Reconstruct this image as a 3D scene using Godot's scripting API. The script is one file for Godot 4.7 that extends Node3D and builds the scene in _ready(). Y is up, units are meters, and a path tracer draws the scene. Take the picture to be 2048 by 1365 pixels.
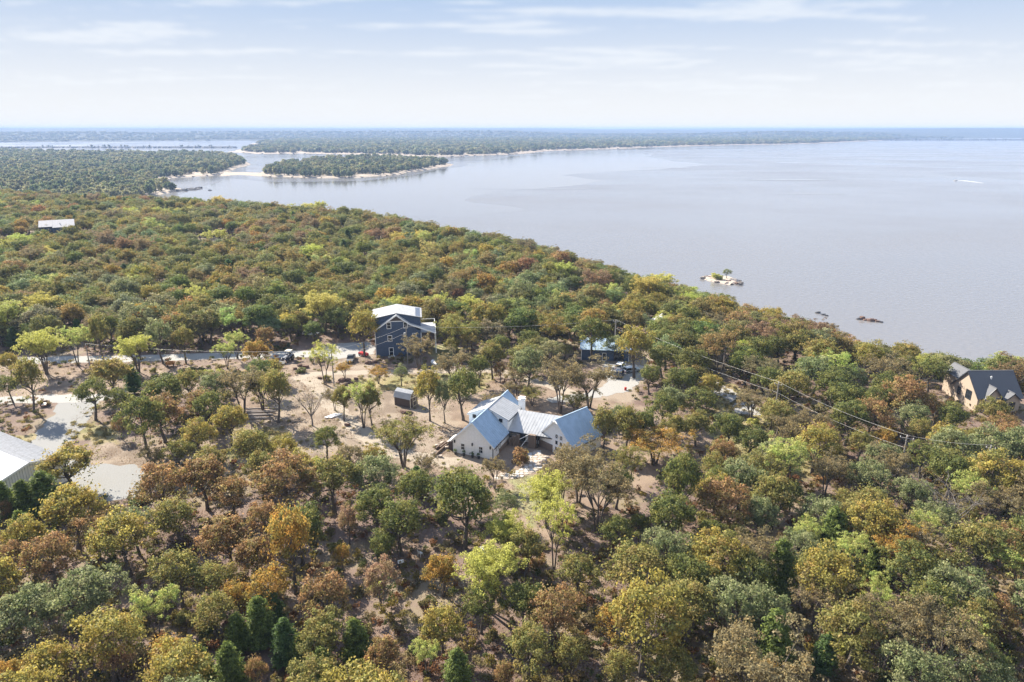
extends Node3D
# An autumn oak wood on a bluff over a broad lake, seen from the air: y is up, units are metres, the plateau is at y = 0 and the lake at LAKE.

const LAKE := -25.0
const SUN := Vector3(-0.5801, 0.5882, -0.5640)      # towards the sun
const UPV := Vector3.UP
var used := {}
var M := {}
var rng := RandomNumberGenerator.new()
var noise := FastNoiseLite.new()

# ---------------------------------------------------------------- helpers
func numbered(called: String) -> String:
	var n: int = used.get(called, 0)
	used[called] = n + 1
	return called if n == 0 else "%s_%03d" % [called, n]

func tag(o: Node, label: String, category := "", group := "", kind := "") -> Node:
	o.set_meta("label", label)
	if category: o.set_meta("category", category)
	if group: o.set_meta("group", group)
	if kind: o.set_meta("kind", kind)
	return o

func thing(called: String, label: String, category: String, at: Vector3, turn := 0.0, group := "") -> Node3D:
	var o := Node3D.new()
	o.name = numbered(called)
	add_child(o)
	o.position = at
	o.rotation.y = turn
	tag(o, label, category, group)
	return o

func again(root: Node3D, label: String, at: Vector3, turn := 0.0) -> Node3D:
	var r: Node3D = root.duplicate()
	r.name = numbered(String(root.name).rstrip("0123456789").trim_suffix("_"))
	add_child(r)
	r.position = at
	r.rotation.y = turn
	r.set_meta("label", label)
	return r

func lin(r: float, g: float, b: float) -> Color:
	return Color(r, g, b).linear_to_srgb()

func plain(c: Color, rough := 0.8, metal := 0.0) -> StandardMaterial3D:
	var m := StandardMaterial3D.new()
	m.albedo_color = c
	m.roughness = rough
	m.metallic = metal
	return m

# grain: a seamless noise picture between two greys, used to mottle a colour without lightening it overall
func grain(freq: float, lo: float, hi: float, sd: int, size := 256, octaves := 4) -> NoiseTexture2D:
	var n := FastNoiseLite.new()
	n.seed = sd
	n.frequency = freq
	n.fractal_octaves = octaves
	var t := NoiseTexture2D.new()
	t.width = size
	t.height = size
	t.seamless = true
	t.noise = n
	var ramp := Gradient.new()
	ramp.set_color(0, Color(lo, lo, lo))
	ramp.set_color(1, Color(hi, hi, hi))
	t.color_ramp = ramp
	return t

func mottled(c: Color, rough: float, tex: Texture2D, per_metre: float, relief := 0.0, bump: Texture2D = null) -> StandardMaterial3D:
	var m := plain(c, rough)
	m.albedo_texture = tex
	m.uv1_triplanar = true
	m.uv1_world_triplanar = true
	m.uv1_scale = Vector3.ONE * per_metre
	if bump:
		m.heightmap_enabled = true
		m.heightmap_texture = bump
		m.heightmap_scale = relief
	return m

# a mesh under construction: faces with hard edges, each turned to a given outside
class Build:
	var v := PackedVector3Array()
	var n := PackedVector3Array()
	var xf := Transform3D()
	func tri(a: Vector3, b: Vector3, c: Vector3, out: Vector3) -> void:
		var k := (c - a).cross(b - a)
		if k.dot(out) < 0.0:
			var t := b
			b = c
			c = t
			k = -k
		k = xf.basis * k.normalized()
		for p in [a, b, c]:
			v.append(xf * p)
			n.append(k)
	func quad(a: Vector3, b: Vector3, c: Vector3, d: Vector3, out: Vector3) -> void:
		tri(a, b, c, out)
		tri(a, c, d, out)
	func hull(p: Array) -> void:   # eight corners: 0-3 round the bottom, 4-7 above them
		var mid := Vector3.ZERO
		for q in p: mid += q / 8.0
		for f in [[0, 1, 2, 3], [4, 5, 6, 7], [0, 1, 5, 4], [1, 2, 6, 5], [2, 3, 7, 6], [3, 0, 4, 7]]:
			var c: Vector3 = (p[f[0]] + p[f[1]] + p[f[2]] + p[f[3]]) / 4.0
			quad(p[f[0]], p[f[1]], p[f[2]], p[f[3]], c - mid)
	func box(c: Vector3, s: Vector3) -> void:
		var h := s / 2.0
		var p := []
		for y in [-h.y, h.y]:
			for q in [Vector2(-1, -1), Vector2(1, -1), Vector2(1, 1), Vector2(-1, 1)]:
				p.append(c + Vector3(q.x * h.x, y, q.y * h.z))
		hull(p)
	func sheet(a: Vector3, b: Vector3, c: Vector3, d: Vector3, thick: float, up := Vector3.UP) -> void:   # a slab whose top is a b c d
		var k := (b - a).cross(d - a).normalized()
		if k.dot(up) < 0.0: k = -k
		k *= thick
		hull([a - k, b - k, c - k, d - k, a, b, c, d])
	func bar(a: Vector3, b: Vector3, w: float, h: float, side := Vector3.UP) -> void:
		var d := (b - a).normalized()
		var s := d.cross(side).normalized() * w / 2.0
		var u := s.cross(d).normalized() * h / 2.0
		hull([a - s - u, a + s - u, a + s + u, a - s + u, b - s - u, b + s - u, b + s + u, b - s + u])
	func prism(outline: PackedVector2Array, z0: float, z1: float) -> void:   # an outline in x and y carried from z0 to z1, both ends closed
		var c := Vector2.ZERO
		for q in outline: c += q / outline.size()
		var t := Geometry2D.triangulate_polygon(outline)
		for e in [z0, z1]:
			for i in range(0, t.size(), 3):
				tri(Vector3(outline[t[i]].x, outline[t[i]].y, e), Vector3(outline[t[i + 1]].x, outline[t[i + 1]].y, e), Vector3(outline[t[i + 2]].x, outline[t[i + 2]].y, e), Vector3(0, 0, e - (z0 + z1) / 2.0))
		var turn := 0.0
		for i in outline.size(): turn += outline[i].cross(outline[(i + 1) % outline.size()])
		for i in outline.size():
			var p := outline[i]
			var q := outline[(i + 1) % outline.size()]
			var o := Vector3(q.y - p.y, p.x - q.x, 0) * signf(turn)
			quad(Vector3(p.x, p.y, z0), Vector3(q.x, q.y, z0), Vector3(q.x, q.y, z1), Vector3(p.x, p.y, z1), o)
	func tube(path: Array, radii: Array, sides := 6) -> void:
		var rings := []
		for i in path.size():
			var d: Vector3 = (path[mini(i + 1, path.size() - 1)] - path[maxi(i - 1, 0)]).normalized()
			var s := d.cross(Vector3(0.31, 0.17, 0.93)).normalized()
			var u := d.cross(s)
			var ring := []
			for k in sides: ring.append(s * cos(TAU * k / sides) + u * sin(TAU * k / sides))
			rings.append(ring)
		for i in path.size() - 1:
			for k in sides:
				var k2 := (k + 1) % sides
				var q := [[i, k], [i, k2], [i + 1, k2], [i + 1, k]]
				var a: Vector3 = path[i] + rings[i][k] * radii[i]
				var c: Vector3 = path[i + 1] + rings[i + 1][k2] * radii[i + 1]
				var b: Vector3 = path[i] + rings[i][k2] * radii[i]
				var d2: Vector3 = path[i + 1] + rings[i + 1][k] * radii[i + 1]
				smooth(a, b, c, rings[i][k], rings[i][k2], rings[i + 1][k2])
				smooth(a, c, d2, rings[i][k], rings[i + 1][k2], rings[i + 1][k])
		for e in [0, path.size() - 1]:
			var o: Vector3 = (path[e] - path[1 if e == 0 else e - 1]).normalized()
			if radii[e] > 0.02:
				for k in range(1, sides - 1): tri(path[e] + rings[e][0] * radii[e], path[e] + rings[e][k] * radii[e], path[e] + rings[e][k + 1] * radii[e], o)
	func smooth(a: Vector3, b: Vector3, c: Vector3, na: Vector3, nb: Vector3, nc: Vector3) -> void:
		if (c - a).cross(b - a).dot(na + nb + nc) < 0.0:
			v.append_array([xf * a, xf * c, xf * b])
			n.append_array([xf.basis * na, xf.basis * nc, xf.basis * nb])
		else:
			v.append_array([xf * a, xf * b, xf * c])
			n.append_array([xf.basis * na, xf.basis * nb, xf.basis * nc])
	func lump(c: Vector3, s: Vector3, sd: int, rough := 0.25) -> void:   # an angular stone
		var g := RandomNumberGenerator.new()
		g.seed = sd
		var rows := 4
		var cols := 7
		var at := []
		for i in rows + 1:
			var line := []
			for k in cols:
				var f := PI * i / rows
				var r := 1.0 + g.randf_range(-rough, rough)
				if i == 0 or i == rows: r = 0.9
				line.append(c + Vector3(sin(f) * cos(TAU * k / cols) * s.x * r, cos(f) * s.y * r, sin(f) * sin(TAU * k / cols) * s.z * r))
			at.append(line)
		for i in rows:
			for k in cols:
				var k2 := (k + 1) % cols
				var mid: Vector3 = (at[i][k] + at[i + 1][k2]) / 2.0 - c
				tri(at[i][k], at[i + 1][k], at[i + 1][k2], mid)
				tri(at[i][k], at[i + 1][k2], at[i][k2], mid)
	func mesh(m: Material) -> ArrayMesh:
		var a := []
		a.resize(Mesh.ARRAY_MAX)
		a[Mesh.ARRAY_VERTEX] = v
		a[Mesh.ARRAY_NORMAL] = n
		var r := ArrayMesh.new()
		r.add_surface_from_arrays(Mesh.PRIMITIVE_TRIANGLES, a)
		r.surface_set_material(0, m)
		return r

func part(called: String, b: Build, m: Material, parent: Node = null) -> MeshInstance3D:
	var o := MeshInstance3D.new()
	o.name = called if parent else numbered(called)
	o.mesh = b.mesh(m)
	(parent if parent else self).add_child(o, true)
	return o

func placed(xf: Transform3D) -> Build:
	var b := Build.new()
	b.xf = xf
	return b

func turned(angle: float, at: Vector3) -> Transform3D:
	return Transform3D(Basis(UPV, angle), at)

# ---------------------------------------------------------------- the scene
func _ready():
	rng.seed = 20241
	noise.seed = 7
	noise.frequency = 0.02
	noise.fractal_octaves = 4
	# camera: a drone 60 m above the plateau, tilted down 17 degrees
	var cam := Camera3D.new()
	cam.name = "camera"
	cam.position = Vector3(0, 60, 0)
	cam.rotation_degrees = Vector3(-17.31, 0, 0)
	cam.fov = 53.13
	cam.near = 0.5
	cam.far = 60000.0
	add_child(cam)
	cam.current = true
	# sky, air and exposure
	var env := Environment.new()
	env.background_mode = Environment.BG_SKY
	var sky := Sky.new()
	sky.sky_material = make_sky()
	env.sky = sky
	env.background_energy_multiplier = 1.0
	env.tonemap_mode = Environment.TONE_MAPPER_LINEAR
	env.tonemap_exposure = 3.0
	env.fog_enabled = true
	env.fog_density = 0.00011
	env.fog_light_color = Color(0.69, 0.81, 1.0)
	env.sdfgi_enabled = true
	env.ssao_enabled = true
	env.ssil_enabled = true
	var we := WorldEnvironment.new()
	we.name = "environment"
	we.environment = env
	add_child(we)
	# the sun: behind the hills ahead, to the left, 36 degrees up
	var sun := DirectionalLight3D.new()
	sun.name = "sun"
	var to_sun := SUN
	sun.look_at_from_position(Vector3.ZERO, -to_sun)
	sun.light_energy = 1.6
	sun.light_color = Color(1.0, 0.955, 0.88)
	sun.light_angular_distance = 0.5
	sun.shadow_enabled = true
	add_child(sun)
	materials()
	make_ground()
	make_lake()
	make_far_shores()
	make_roads()
	make_buildings()
	make_vehicles()
	make_poles()
	make_yard()
	make_water_things()
	make_trees()
	make_forest()
	make_undergrowth()

func make_sky() -> PanoramaSkyMaterial:
	var w := 2048
	var h := 1024
	var im := Image.create(w, h, false, Image.FORMAT_RGBF)
	var wisps := FastNoiseLite.new()
	wisps.seed = 31
	wisps.frequency = 1.0
	wisps.fractal_octaves = 5
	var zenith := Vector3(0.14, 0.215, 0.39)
	var mid := Vector3(0.148, 0.202, 0.288)
	var milky := Vector3(0.25, 0.275, 0.31)      # the whiter sky on the sun's side
	var low := Vector3(0.312, 0.316, 0.321)
	var ground := Color(0.16, 0.15, 0.13)
	for y in h:
		var el := (0.5 - (y + 0.5) / h) * 180.0
		if el < -1.0:
			im.fill_rect(Rect2i(0, y, w, h - y), ground)
			break
		var t := clampf(el / 12.0, 0.0, 1.0)
		for x in w:
			var az := (x + 0.5) / w * TAU
			var dir := Vector3(sin(az - PI) * cos(deg_to_rad(el)), sin(deg_to_rad(el)), -cos(az - PI) * cos(deg_to_rad(el)))
			var near_sun := smoothstep(0.15, 0.98, dir.dot(SUN))
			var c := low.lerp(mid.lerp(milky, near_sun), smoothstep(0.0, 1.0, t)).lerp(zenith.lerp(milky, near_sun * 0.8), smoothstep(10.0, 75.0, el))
			if el > 0.5 and el < 45.0:
				var r := 60.0 / tan(deg_to_rad(el + 3.0))      # where this ray meets a thin layer of ice cloud
				var p := Vector2(sin(az), cos(az)) * r / 60.0 + Vector2(3.1, 0.4)
				var a := wisps.get_noise_3d(p.x * 0.35 + 5.0, p.y * 1.15, 2.0)
				var b := wisps.get_noise_3d(p.x * 1.2, p.y * 5.0, 9.0)
				var k := smoothstep(0.02, 0.42, a * 0.75 + b * 0.38) * smoothstep(0.5, 3.5, el) * 0.6
				c = c.lerp(Vector3(0.318, 0.33, 0.345), k)
			im.set_pixel(x, y, Color(c.x, c.y, c.z))
	var m := PanoramaSkyMaterial.new()
	m.panorama = ImageTexture.create_from_image(im)
	return m

func materials() -> void:
	var fine := grain(0.05, 0.72, 1.12, 3)
	var soft := grain(0.012, 0.86, 1.08, 4)
	var faint := grain(0.02, 0.95, 1.03, 6)
	var ridge := grain(0.08, 0.0, 1.0, 5)
	M.fine = fine
	M.relief = ridge
	M.gravel = mottled(lin(0.40, 0.395, 0.38), 0.95, grain(0.09, 0.6, 1.15, 11, 512, 5), 0.22, 6.0, ridge)
	M.grey_gravel = mottled(lin(0.29, 0.295, 0.295), 0.95, grain(0.09, 0.6, 1.15, 12, 512, 5), 0.2, 6.0, ridge)
	M.concrete = mottled(lin(0.52, 0.52, 0.51), 0.9, soft, 0.3)
	M.sand_track = mottled(lin(0.37, 0.315, 0.25), 0.95, grain(0.07, 0.68, 1.12, 13, 512, 5), 0.18, 5.0, ridge)
	M.shore = mottled(lin(0.40, 0.33, 0.26), 0.95, grain(0.05, 0.6, 1.15, 14), 0.03)
	M.white_wall = mottled(lin(0.88, 0.88, 0.88), 0.55, faint, 0.5)
	M.white_trim = plain(lin(0.82, 0.82, 0.82), 0.45)
	M.shade_blue_roof = metal_roof(lin(0.34, 0.45, 0.58))  # pale metal, with the blue of its shaded slopes put into the colour
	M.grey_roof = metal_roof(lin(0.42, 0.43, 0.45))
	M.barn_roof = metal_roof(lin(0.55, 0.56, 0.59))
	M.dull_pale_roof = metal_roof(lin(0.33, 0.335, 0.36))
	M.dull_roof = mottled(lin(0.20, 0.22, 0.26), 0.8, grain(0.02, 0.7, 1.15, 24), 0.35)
	M.blue_wall = mottled(lin(0.055, 0.085, 0.15), 0.6, soft, 0.5)
	M.dark_blue_wall = mottled(lin(0.05, 0.075, 0.13), 0.6, soft, 0.5)
	M.brown_gable = mottled(lin(0.10, 0.075, 0.065), 0.7, soft, 0.5)
	M.shed_wall = mottled(lin(0.085, 0.06, 0.05), 0.65, soft, 0.7)
	M.cream = plain(lin(0.66, 0.60, 0.45), 0.55)
	M.black = plain(lin(0.025, 0.027, 0.03), 0.45)
	M.gutter = plain(lin(0.03, 0.035, 0.045), 0.4)
	M.shingle = mottled(lin(0.125, 0.13, 0.145), 0.85, grain(0.2, 0.6, 1.25, 15, 256, 3), 0.5)
	M.tan_brick = mottled(lin(0.42, 0.34, 0.27), 0.85, grain(0.3, 0.72, 1.12, 16, 256, 2), 0.8)
	M.stone = mottled(lin(0.23, 0.17, 0.13), 0.9, grain(0.1, 0.55, 1.25, 17), 0.8)
	M.pale_stone = mottled(lin(0.46, 0.39, 0.33), 0.9, grain(0.1, 0.65, 1.2, 18), 0.5)
	M.red_rock = mottled(lin(0.17, 0.10, 0.075), 0.9, grain(0.1, 0.55, 1.25, 19), 0.6)
	M.grey_rock = mottled(lin(0.20, 0.18, 0.175), 0.9, grain(0.1, 0.55, 1.25, 20), 0.6)
	M.dark_rock = mottled(lin(0.075, 0.075, 0.085), 0.9, grain(0.1, 0.55, 1.25, 21), 0.6)
	M.flag = mottled(lin(0.44, 0.43, 0.41), 0.85, soft, 0.9)
	M.bark = mottled(lin(0.12, 0.10, 0.088), 0.95, fine, 0.7)
	M.pale_bark = mottled(lin(0.24, 0.215, 0.20), 0.95, fine, 0.7)
	M.grey_wood = mottled(lin(0.30, 0.265, 0.25), 0.9, fine, 0.8)
	M.brown_wood = mottled(lin(0.19, 0.13, 0.09), 0.85, fine, 0.8)
	M.pole_wood = mottled(lin(0.34, 0.31, 0.285), 0.9, fine, 0.6)
	M.galvanised = plain(lin(0.55, 0.57, 0.58), 0.35, 0.6)
	M.wire = plain(lin(0.55, 0.53, 0.5), 0.4)
	M.tyre = plain(lin(0.018, 0.018, 0.018), 0.9)
	M.rim = plain(lin(0.35, 0.36, 0.37), 0.35, 0.8)
	M.glass = plain(lin(0.02, 0.025, 0.032), 0.06)
	M.lens = plain(lin(0.75, 0.75, 0.72), 0.12)
	M.tail = plain(lin(0.35, 0.02, 0.02), 0.2)
	M.foam = mottled(lin(0.52, 0.54, 0.55), 0.8, fine, 0.3)
	M.leaf = plain(Color.WHITE, 0.62)
	M.leaf.vertex_color_use_as_albedo = true
	M.leaf.backlight_enabled = true
	M.leaf.backlight = Color(1.0, 1.0, 1.0)
	M.leaf.metallic_specular = 0.35

func metal_roof(c: Color) -> StandardMaterial3D:
	var m := mottled(c, 0.82, grain(0.01, 0.9, 1.06, 23), 0.25)
	m.metallic_specular = 0.15
	return m

# ---------------------------------------------------------------- land and water
var rim := PackedVector2Array([Vector2(-1100, 260), Vector2(-1100, -840), Vector2(-420, -600), Vector2(-250, -540), Vector2(-108, -466), Vector2(-6, -342), Vector2(58, -221), Vector2(81, -175), Vector2(104, -154), Vector2(140, -134), Vector2(205, -106), Vector2(330, -40), Vector2(430, 260)])
var zones := []      # [outline in x and z, colour index]

func off_rim(p: Vector2) -> float:    # metres outside the plateau's rim, 0 on it
	if Geometry2D.is_point_in_polygon(p, rim): return 0.0
	var d := 1e9
	for i in range(1, rim.size() - 1):
		d = minf(d, p.distance_to(Geometry2D.get_closest_point_to_segment(p, rim[i], rim[i + 1])))
	return d

func height(x: float, z: float) -> float:
	var d := off_rim(Vector2(x, z))
	if d <= 0.0: return 0.0
	return -27.5 * smoothstep(0.0, 75.0, d) - 0.8 * absf(noise.get_noise_2d(x * 3.0, z * 3.0)) * smoothstep(5.0, 30.0, d)

func grid_mesh(xs: PackedFloat32Array, zs: PackedFloat32Array, high: Callable, tint: Callable, m: Material) -> ArrayMesh:
	var v := PackedVector3Array()
	var n := PackedVector3Array()
	var c := PackedColorArray()
	var ix := PackedInt32Array()
	var w := xs.size()
	for z in zs:
		for x in xs:
			v.append(Vector3(x, high.call(x, z), z))
			c.append(tint.call(x, z))
	n.resize(v.size())
	for j in zs.size():
		for i in w:
			var l := v[j * w + maxi(i - 1, 0)]
			var r := v[j * w + mini(i + 1, w - 1)]
			var a := v[maxi(j - 1, 0) * w + i]
			var b := v[mini(j + 1, zs.size() - 1) * w + i]
			var k := (r - l).cross(b - a).normalized()
			n[j * w + i] = k if k.y > 0.0 else -k
			if i < w - 1 and j < zs.size() - 1:
				var q := j * w + i
				var tris := [q, q + 1, q + w + 1, q, q + w + 1, q + w]
				if (v[q + w + 1] - v[q]).cross(v[q + 1] - v[q]).y < 0.0: tris = [q, q + w + 1, q + 1, q, q + w, q + w + 1]
				ix.append_array(PackedInt32Array(tris))
	var arr := []
	arr.resize(Mesh.ARRAY_MAX)
	arr[Mesh.ARRAY_VERTEX] = v
	arr[Mesh.ARRAY_NORMAL] = n
	arr[Mesh.ARRAY_COLOR] = c
	arr[Mesh.ARRAY_INDEX] = ix
	var r := ArrayMesh.new()
	r.add_surface_from_arrays(Mesh.PRIMITIVE_TRIANGLES, arr)
	r.surface_set_material(0, m)
	return r

func steps(lo: float, hi: float, fine_lo: float, fine_hi: float, fine: float, coarse: float) -> PackedFloat32Array:
	var r := PackedFloat32Array()
	var x := lo
	while x < hi:
		r.append(x)
		x += fine if x >= fine_lo and x < fine_hi else minf(coarse, maxf(fine, fine_lo - x)) if x < fine_lo else coarse
	r.append(hi)
	return r

func ground_tint(x: float, z: float) -> Color:
	var a := noise.get_noise_2d(x * 1.5, z * 1.5)
	var b := noise.get_noise_2d(x * 9.0 + 400.0, z * 9.0)
	var c := Color(0.185, 0.125, 0.10).lerp(Color(0.25, 0.18, 0.145), clampf(0.5 + a * 1.2 + b * 0.8, 0, 1))     # fallen oak leaves over sandy soil
	c = c.lerp(Color(0.30, 0.25, 0.16), smoothstep(0.12, 0.4, a - b * 0.4) * 0.7)                               # dry grass between
	if x > -140 and x < 150 and z < -52 and z > -330:
		var p := Vector2(x + b * 2.2 + noise.get_noise_2d(x * 4.0, z * 4.0 + 90.0) * 3.0, z + a * 3.0 + noise.get_noise_2d(x * 22.0, z * 22.0) * 1.2)
		for q in zones:
			if Geometry2D.is_point_in_polygon(p, q[0]):
				if q[1] == 0: c = Color(0.36, 0.29, 0.22).lerp(Color(0.225, 0.17, 0.125), clampf(0.42 + b * 1.9 + a * 1.3, 0, 1))   # bare sandy soil
				elif q[1] == 1: c = Color(0.38, 0.31, 0.17).lerp(Color(0.25, 0.23, 0.09), clampf(0.5 + b * 1.5 + a, 0, 1))  # yellowing grass
				elif q[1] == 2: c = Color(0.26, 0.28, 0.12).lerp(Color(0.34, 0.31, 0.16), clampf(0.5 + b * 1.5, 0, 1))      # mown lawn
				elif q[1] == 3: c = Color(0.345, 0.26, 0.195).lerp(Color(0.235, 0.17, 0.125), clampf(0.5 + b * 1.7, 0, 1))    # reddish leaf litter in the open
	return c

func make_ground() -> void:
	zones.append([PackedVector2Array([Vector2(-139.9, -169.3), Vector2(-42.8, -170.1), Vector2(-40.5, -160.0), Vector2(-75.3, -153.8), Vector2(-108.6, -149.3), Vector2(-122.7, -146.2)]), 3])
	zones.append([PackedVector2Array([Vector2(-82.0, -175.4), Vector2(-34.7, -169.3), Vector2(10.5, -156.5), Vector2(27.3, -146.8), Vector2(26.2, -127.9), Vector2(27.4, -109.1), Vector2(17.4, -102.3), Vector2(5.7, -89.2), Vector2(-1.9, -93.2), Vector2(-13.9, -102.3), Vector2(-23.6, -109.1), Vector2(-38.5, -111.0), Vector2(-50.8, -114.8), Vector2(-67.6, -114.8), Vector2(-79.1, -125.6), Vector2(-67.8, -121.1), Vector2(-55.8, -127.9), Vector2(-64.2, -149.9)]), 3])
	zones.append([PackedVector2Array([Vector2(-58.0, -158.2), Vector2(-52.4, -166.6), Vector2(-34.2, -166.6), Vector2(-3.1, -168.1), Vector2(-0.5, -162.9), Vector2(-15.3, -158.2), Vector2(-18.2, -149.9), Vector2(-10.0, -132.8), Vector2(-10.6, -120.0), Vector2(-3.1, -113.3), Vector2(-2.2, -110.0), Vector2(-13.3, -112.9), Vector2(-22.5, -112.9), Vector2(-33.4, -124.4), Vector2(-37.0, -118.9), Vector2(-43.3, -114.8), Vector2(-52.0, -123.3), Vector2(-57.6, -135.4), Vector2(-54.5, -142.4)]), 0])
	zones.append([PackedVector2Array([Vector2(-87.5, -130.3), Vector2(-78.3, -127.9), Vector2(-68.8, -120.0), Vector2(-66.6, -112.9), Vector2(-77.9, -114.8), Vector2(-84.8, -123.3)]), 0])
	zones.append([PackedVector2Array([Vector2(-95.5, -132.3), Vector2(-88.7, -133.4), Vector2(-80.7, -128.4), Vector2(-78.9, -123.7), Vector2(-84.1, -123.7), Vector2(-90.3, -127.4)]), 1])
	zones.append([PackedVector2Array([Vector2(-106.5, -124.4), Vector2(-99.2, -128.4), Vector2(-96.7, -132.8), Vector2(-92.5, -120.0), Vector2(-101.6, -117.9)]), 1])
	zones.append([PackedVector2Array([Vector2(-41.0, -162.1), Vector2(-3.1, -164.3), Vector2(-7.7, -153.8), Vector2(-14.4, -146.8), Vector2(-18.2, -149.9), Vector2(-36.7, -153.8)]), 1])
	zones.append([PackedVector2Array([Vector2(-57.7, -130.3), Vector2(-49.2, -132.8), Vector2(-41.4, -121.1), Vector2(-47.1, -114.8), Vector2(-53.9, -117.9)]), 1])
	zones.append([PackedVector2Array([Vector2(0.5, -108.8), Vector2(7.8, -110.6), Vector2(11.1, -107.0), Vector2(8.0, -100.6), Vector2(5.3, -95.3), Vector2(2.1, -96.1), Vector2(-0.3, -102.3)]), 2])
	zones.append([PackedVector2Array([Vector2(-23.5, -188.9), Vector2(-16.3, -188.9), Vector2(-15.8, -171.3), Vector2(-21.2, -168.1)]), 2])
	zones.append([PackedVector2Array([Vector2(-175.4, -373.8), Vector2(-157.6, -388.0), Vector2(-140.1, -348.2), Vector2(-157.5, -339.4)]), 1])
	zones.append([PackedVector2Array([Vector2(47.1, -165.5), Vector2(54.9, -157.2), Vector2(56.8, -132.8), Vector2(63.1, -114.8), Vector2(55.6, -108.2), Vector2(42.9, -110.0), Vector2(42.0, -125.6)]), 1])
	zones.append([PackedVector2Array([Vector2(18.2, -148.3), Vector2(23.6, -184.2), Vector2(40.1, -188.9), Vector2(35.2, -163.6), Vector2(27.3, -146.8)]), 0])
	zones.append([PackedVector2Array([Vector2(27.3, -146.8), Vector2(44.1, -132.8), Vector2(37.0, -114.8), Vector2(24.5, -112.9)]), 3])
	zones.append([PackedVector2Array([Vector2(-56.4, -191.3), Vector2(-41.1, -191.8), Vector2(-36.7, -169.3), Vector2(-43.6, -168.1), Vector2(-52.1, -175.4)]), 0])
	var m := mottled(Color.WHITE, 0.97, grain(0.1, 0.55, 1.2, 27, 512, 5), 0.35, 7.0, M.relief)
	m.vertex_color_use_as_albedo = true
	var o := MeshInstance3D.new()
	o.name = "ground"
	o.mesh = grid_mesh(steps(-1100, 520, -125, 135, 1.05, 14.0), steps(-930, 260, -232, -56, 1.05, 14.0), height, ground_tint, m)
	add_child(o)
	tag(o, "sandy wooded plateau with leaf litter, dry grass and bare clearings", "", "", "structure")

func make_lake() -> void:
	var n := FastNoiseLite.new()
	n.seed = 5
	n.frequency = 0.17
	n.fractal_octaves = 3
	var ripples := NoiseTexture2D.new()
	ripples.width = 2048
	ripples.height = 2048
	ripples.seamless = true
	ripples.as_normal_map = true
	ripples.bump_strength = 4.0
	ripples.noise = n
	var m := plain(lin(0.172, 0.166, 0.168), 0.1)
	m.metallic_specular = 0.5
	m.normal_enabled = true
	m.normal_texture = ripples
	m.normal_scale = 0.07
	# slicks of calmer water between wind-roughened lanes
	var lanes := FastNoiseLite.new()
	lanes.seed = 8
	lanes.frequency = 0.0035
	lanes.fractal_octaves = 4
	var t := NoiseTexture2D.new()
	t.width = 1024
	t.height = 1024
	t.seamless = true
	t.noise = lanes
	var ramp := Gradient.new()
	ramp.set_color(0, Color(0.03, 0.03, 0.03))
	ramp.set_color(1, Color(0.26, 0.26, 0.26))
	t.color_ramp = ramp
	m.roughness_texture = t
	m.roughness = 1.0
	m.uv1_triplanar = true
	m.uv1_world_triplanar = true
	m.uv1_scale = Vector3(1.0 / 1500.0, 1.0, 1.0 / 1000.0)
	var arr := []
	arr.resize(Mesh.ARRAY_MAX)
	arr[Mesh.ARRAY_VERTEX] = PackedVector3Array([Vector3(-15000, LAKE, 200), Vector3(15000, LAKE, 200), Vector3(15000, LAKE, -15500), Vector3(-15000, LAKE, -15500)])
	arr[Mesh.ARRAY_NORMAL] = PackedVector3Array([UPV, UPV, UPV, UPV])
	arr[Mesh.ARRAY_INDEX] = PackedInt32Array([0, 2, 1, 0, 3, 2])
	var r := ArrayMesh.new()
	r.add_surface_from_arrays(Mesh.PRIMITIVE_TRIANGLES, arr)
	r.surface_set_material(0, m)
	var o := MeshInstance3D.new()
	o.name = "lake"
	o.mesh = r
	add_child(o)
	tag(o, "broad pale lake ruffled by light wind", "", "", "structure")
	make_calm_water(m)

# wind-sheltered water, nearly a mirror: the bay and thin slicks further out
func calm(label: String, outline: PackedVector2Array, m: Material, group := 0) -> void:
	var edge := PackedVector2Array()
	for i in outline.size():
		var a := outline[i]
		var b := outline[(i + 1) % outline.size()]
		var k := maxi(1, int(a.distance_to(b) / 18.0))
		for s in k:
			var p := a.lerp(b, float(s) / k)
			edge.append(p + Vector2(noise.get_noise_2d(p.x * 0.1, p.y * 0.1), noise.get_noise_2d(p.x * 0.1 + 777.0, p.y * 0.1)) * 60.0)
	var t := Geometry2D.triangulate_polygon(edge)
	var b := Build.new()
	for i in range(0, t.size(), 3): b.tri(up(edge[t[i]], LAKE + 0.02 + 0.01 * group), up(edge[t[i + 1]], LAKE + 0.02 + 0.01 * group), up(edge[t[i + 2]], LAKE + 0.02 + 0.01 * group), UPV)
	if t.size(): tag(part("calm_water", b, m), label, "", "", "structure")

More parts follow.
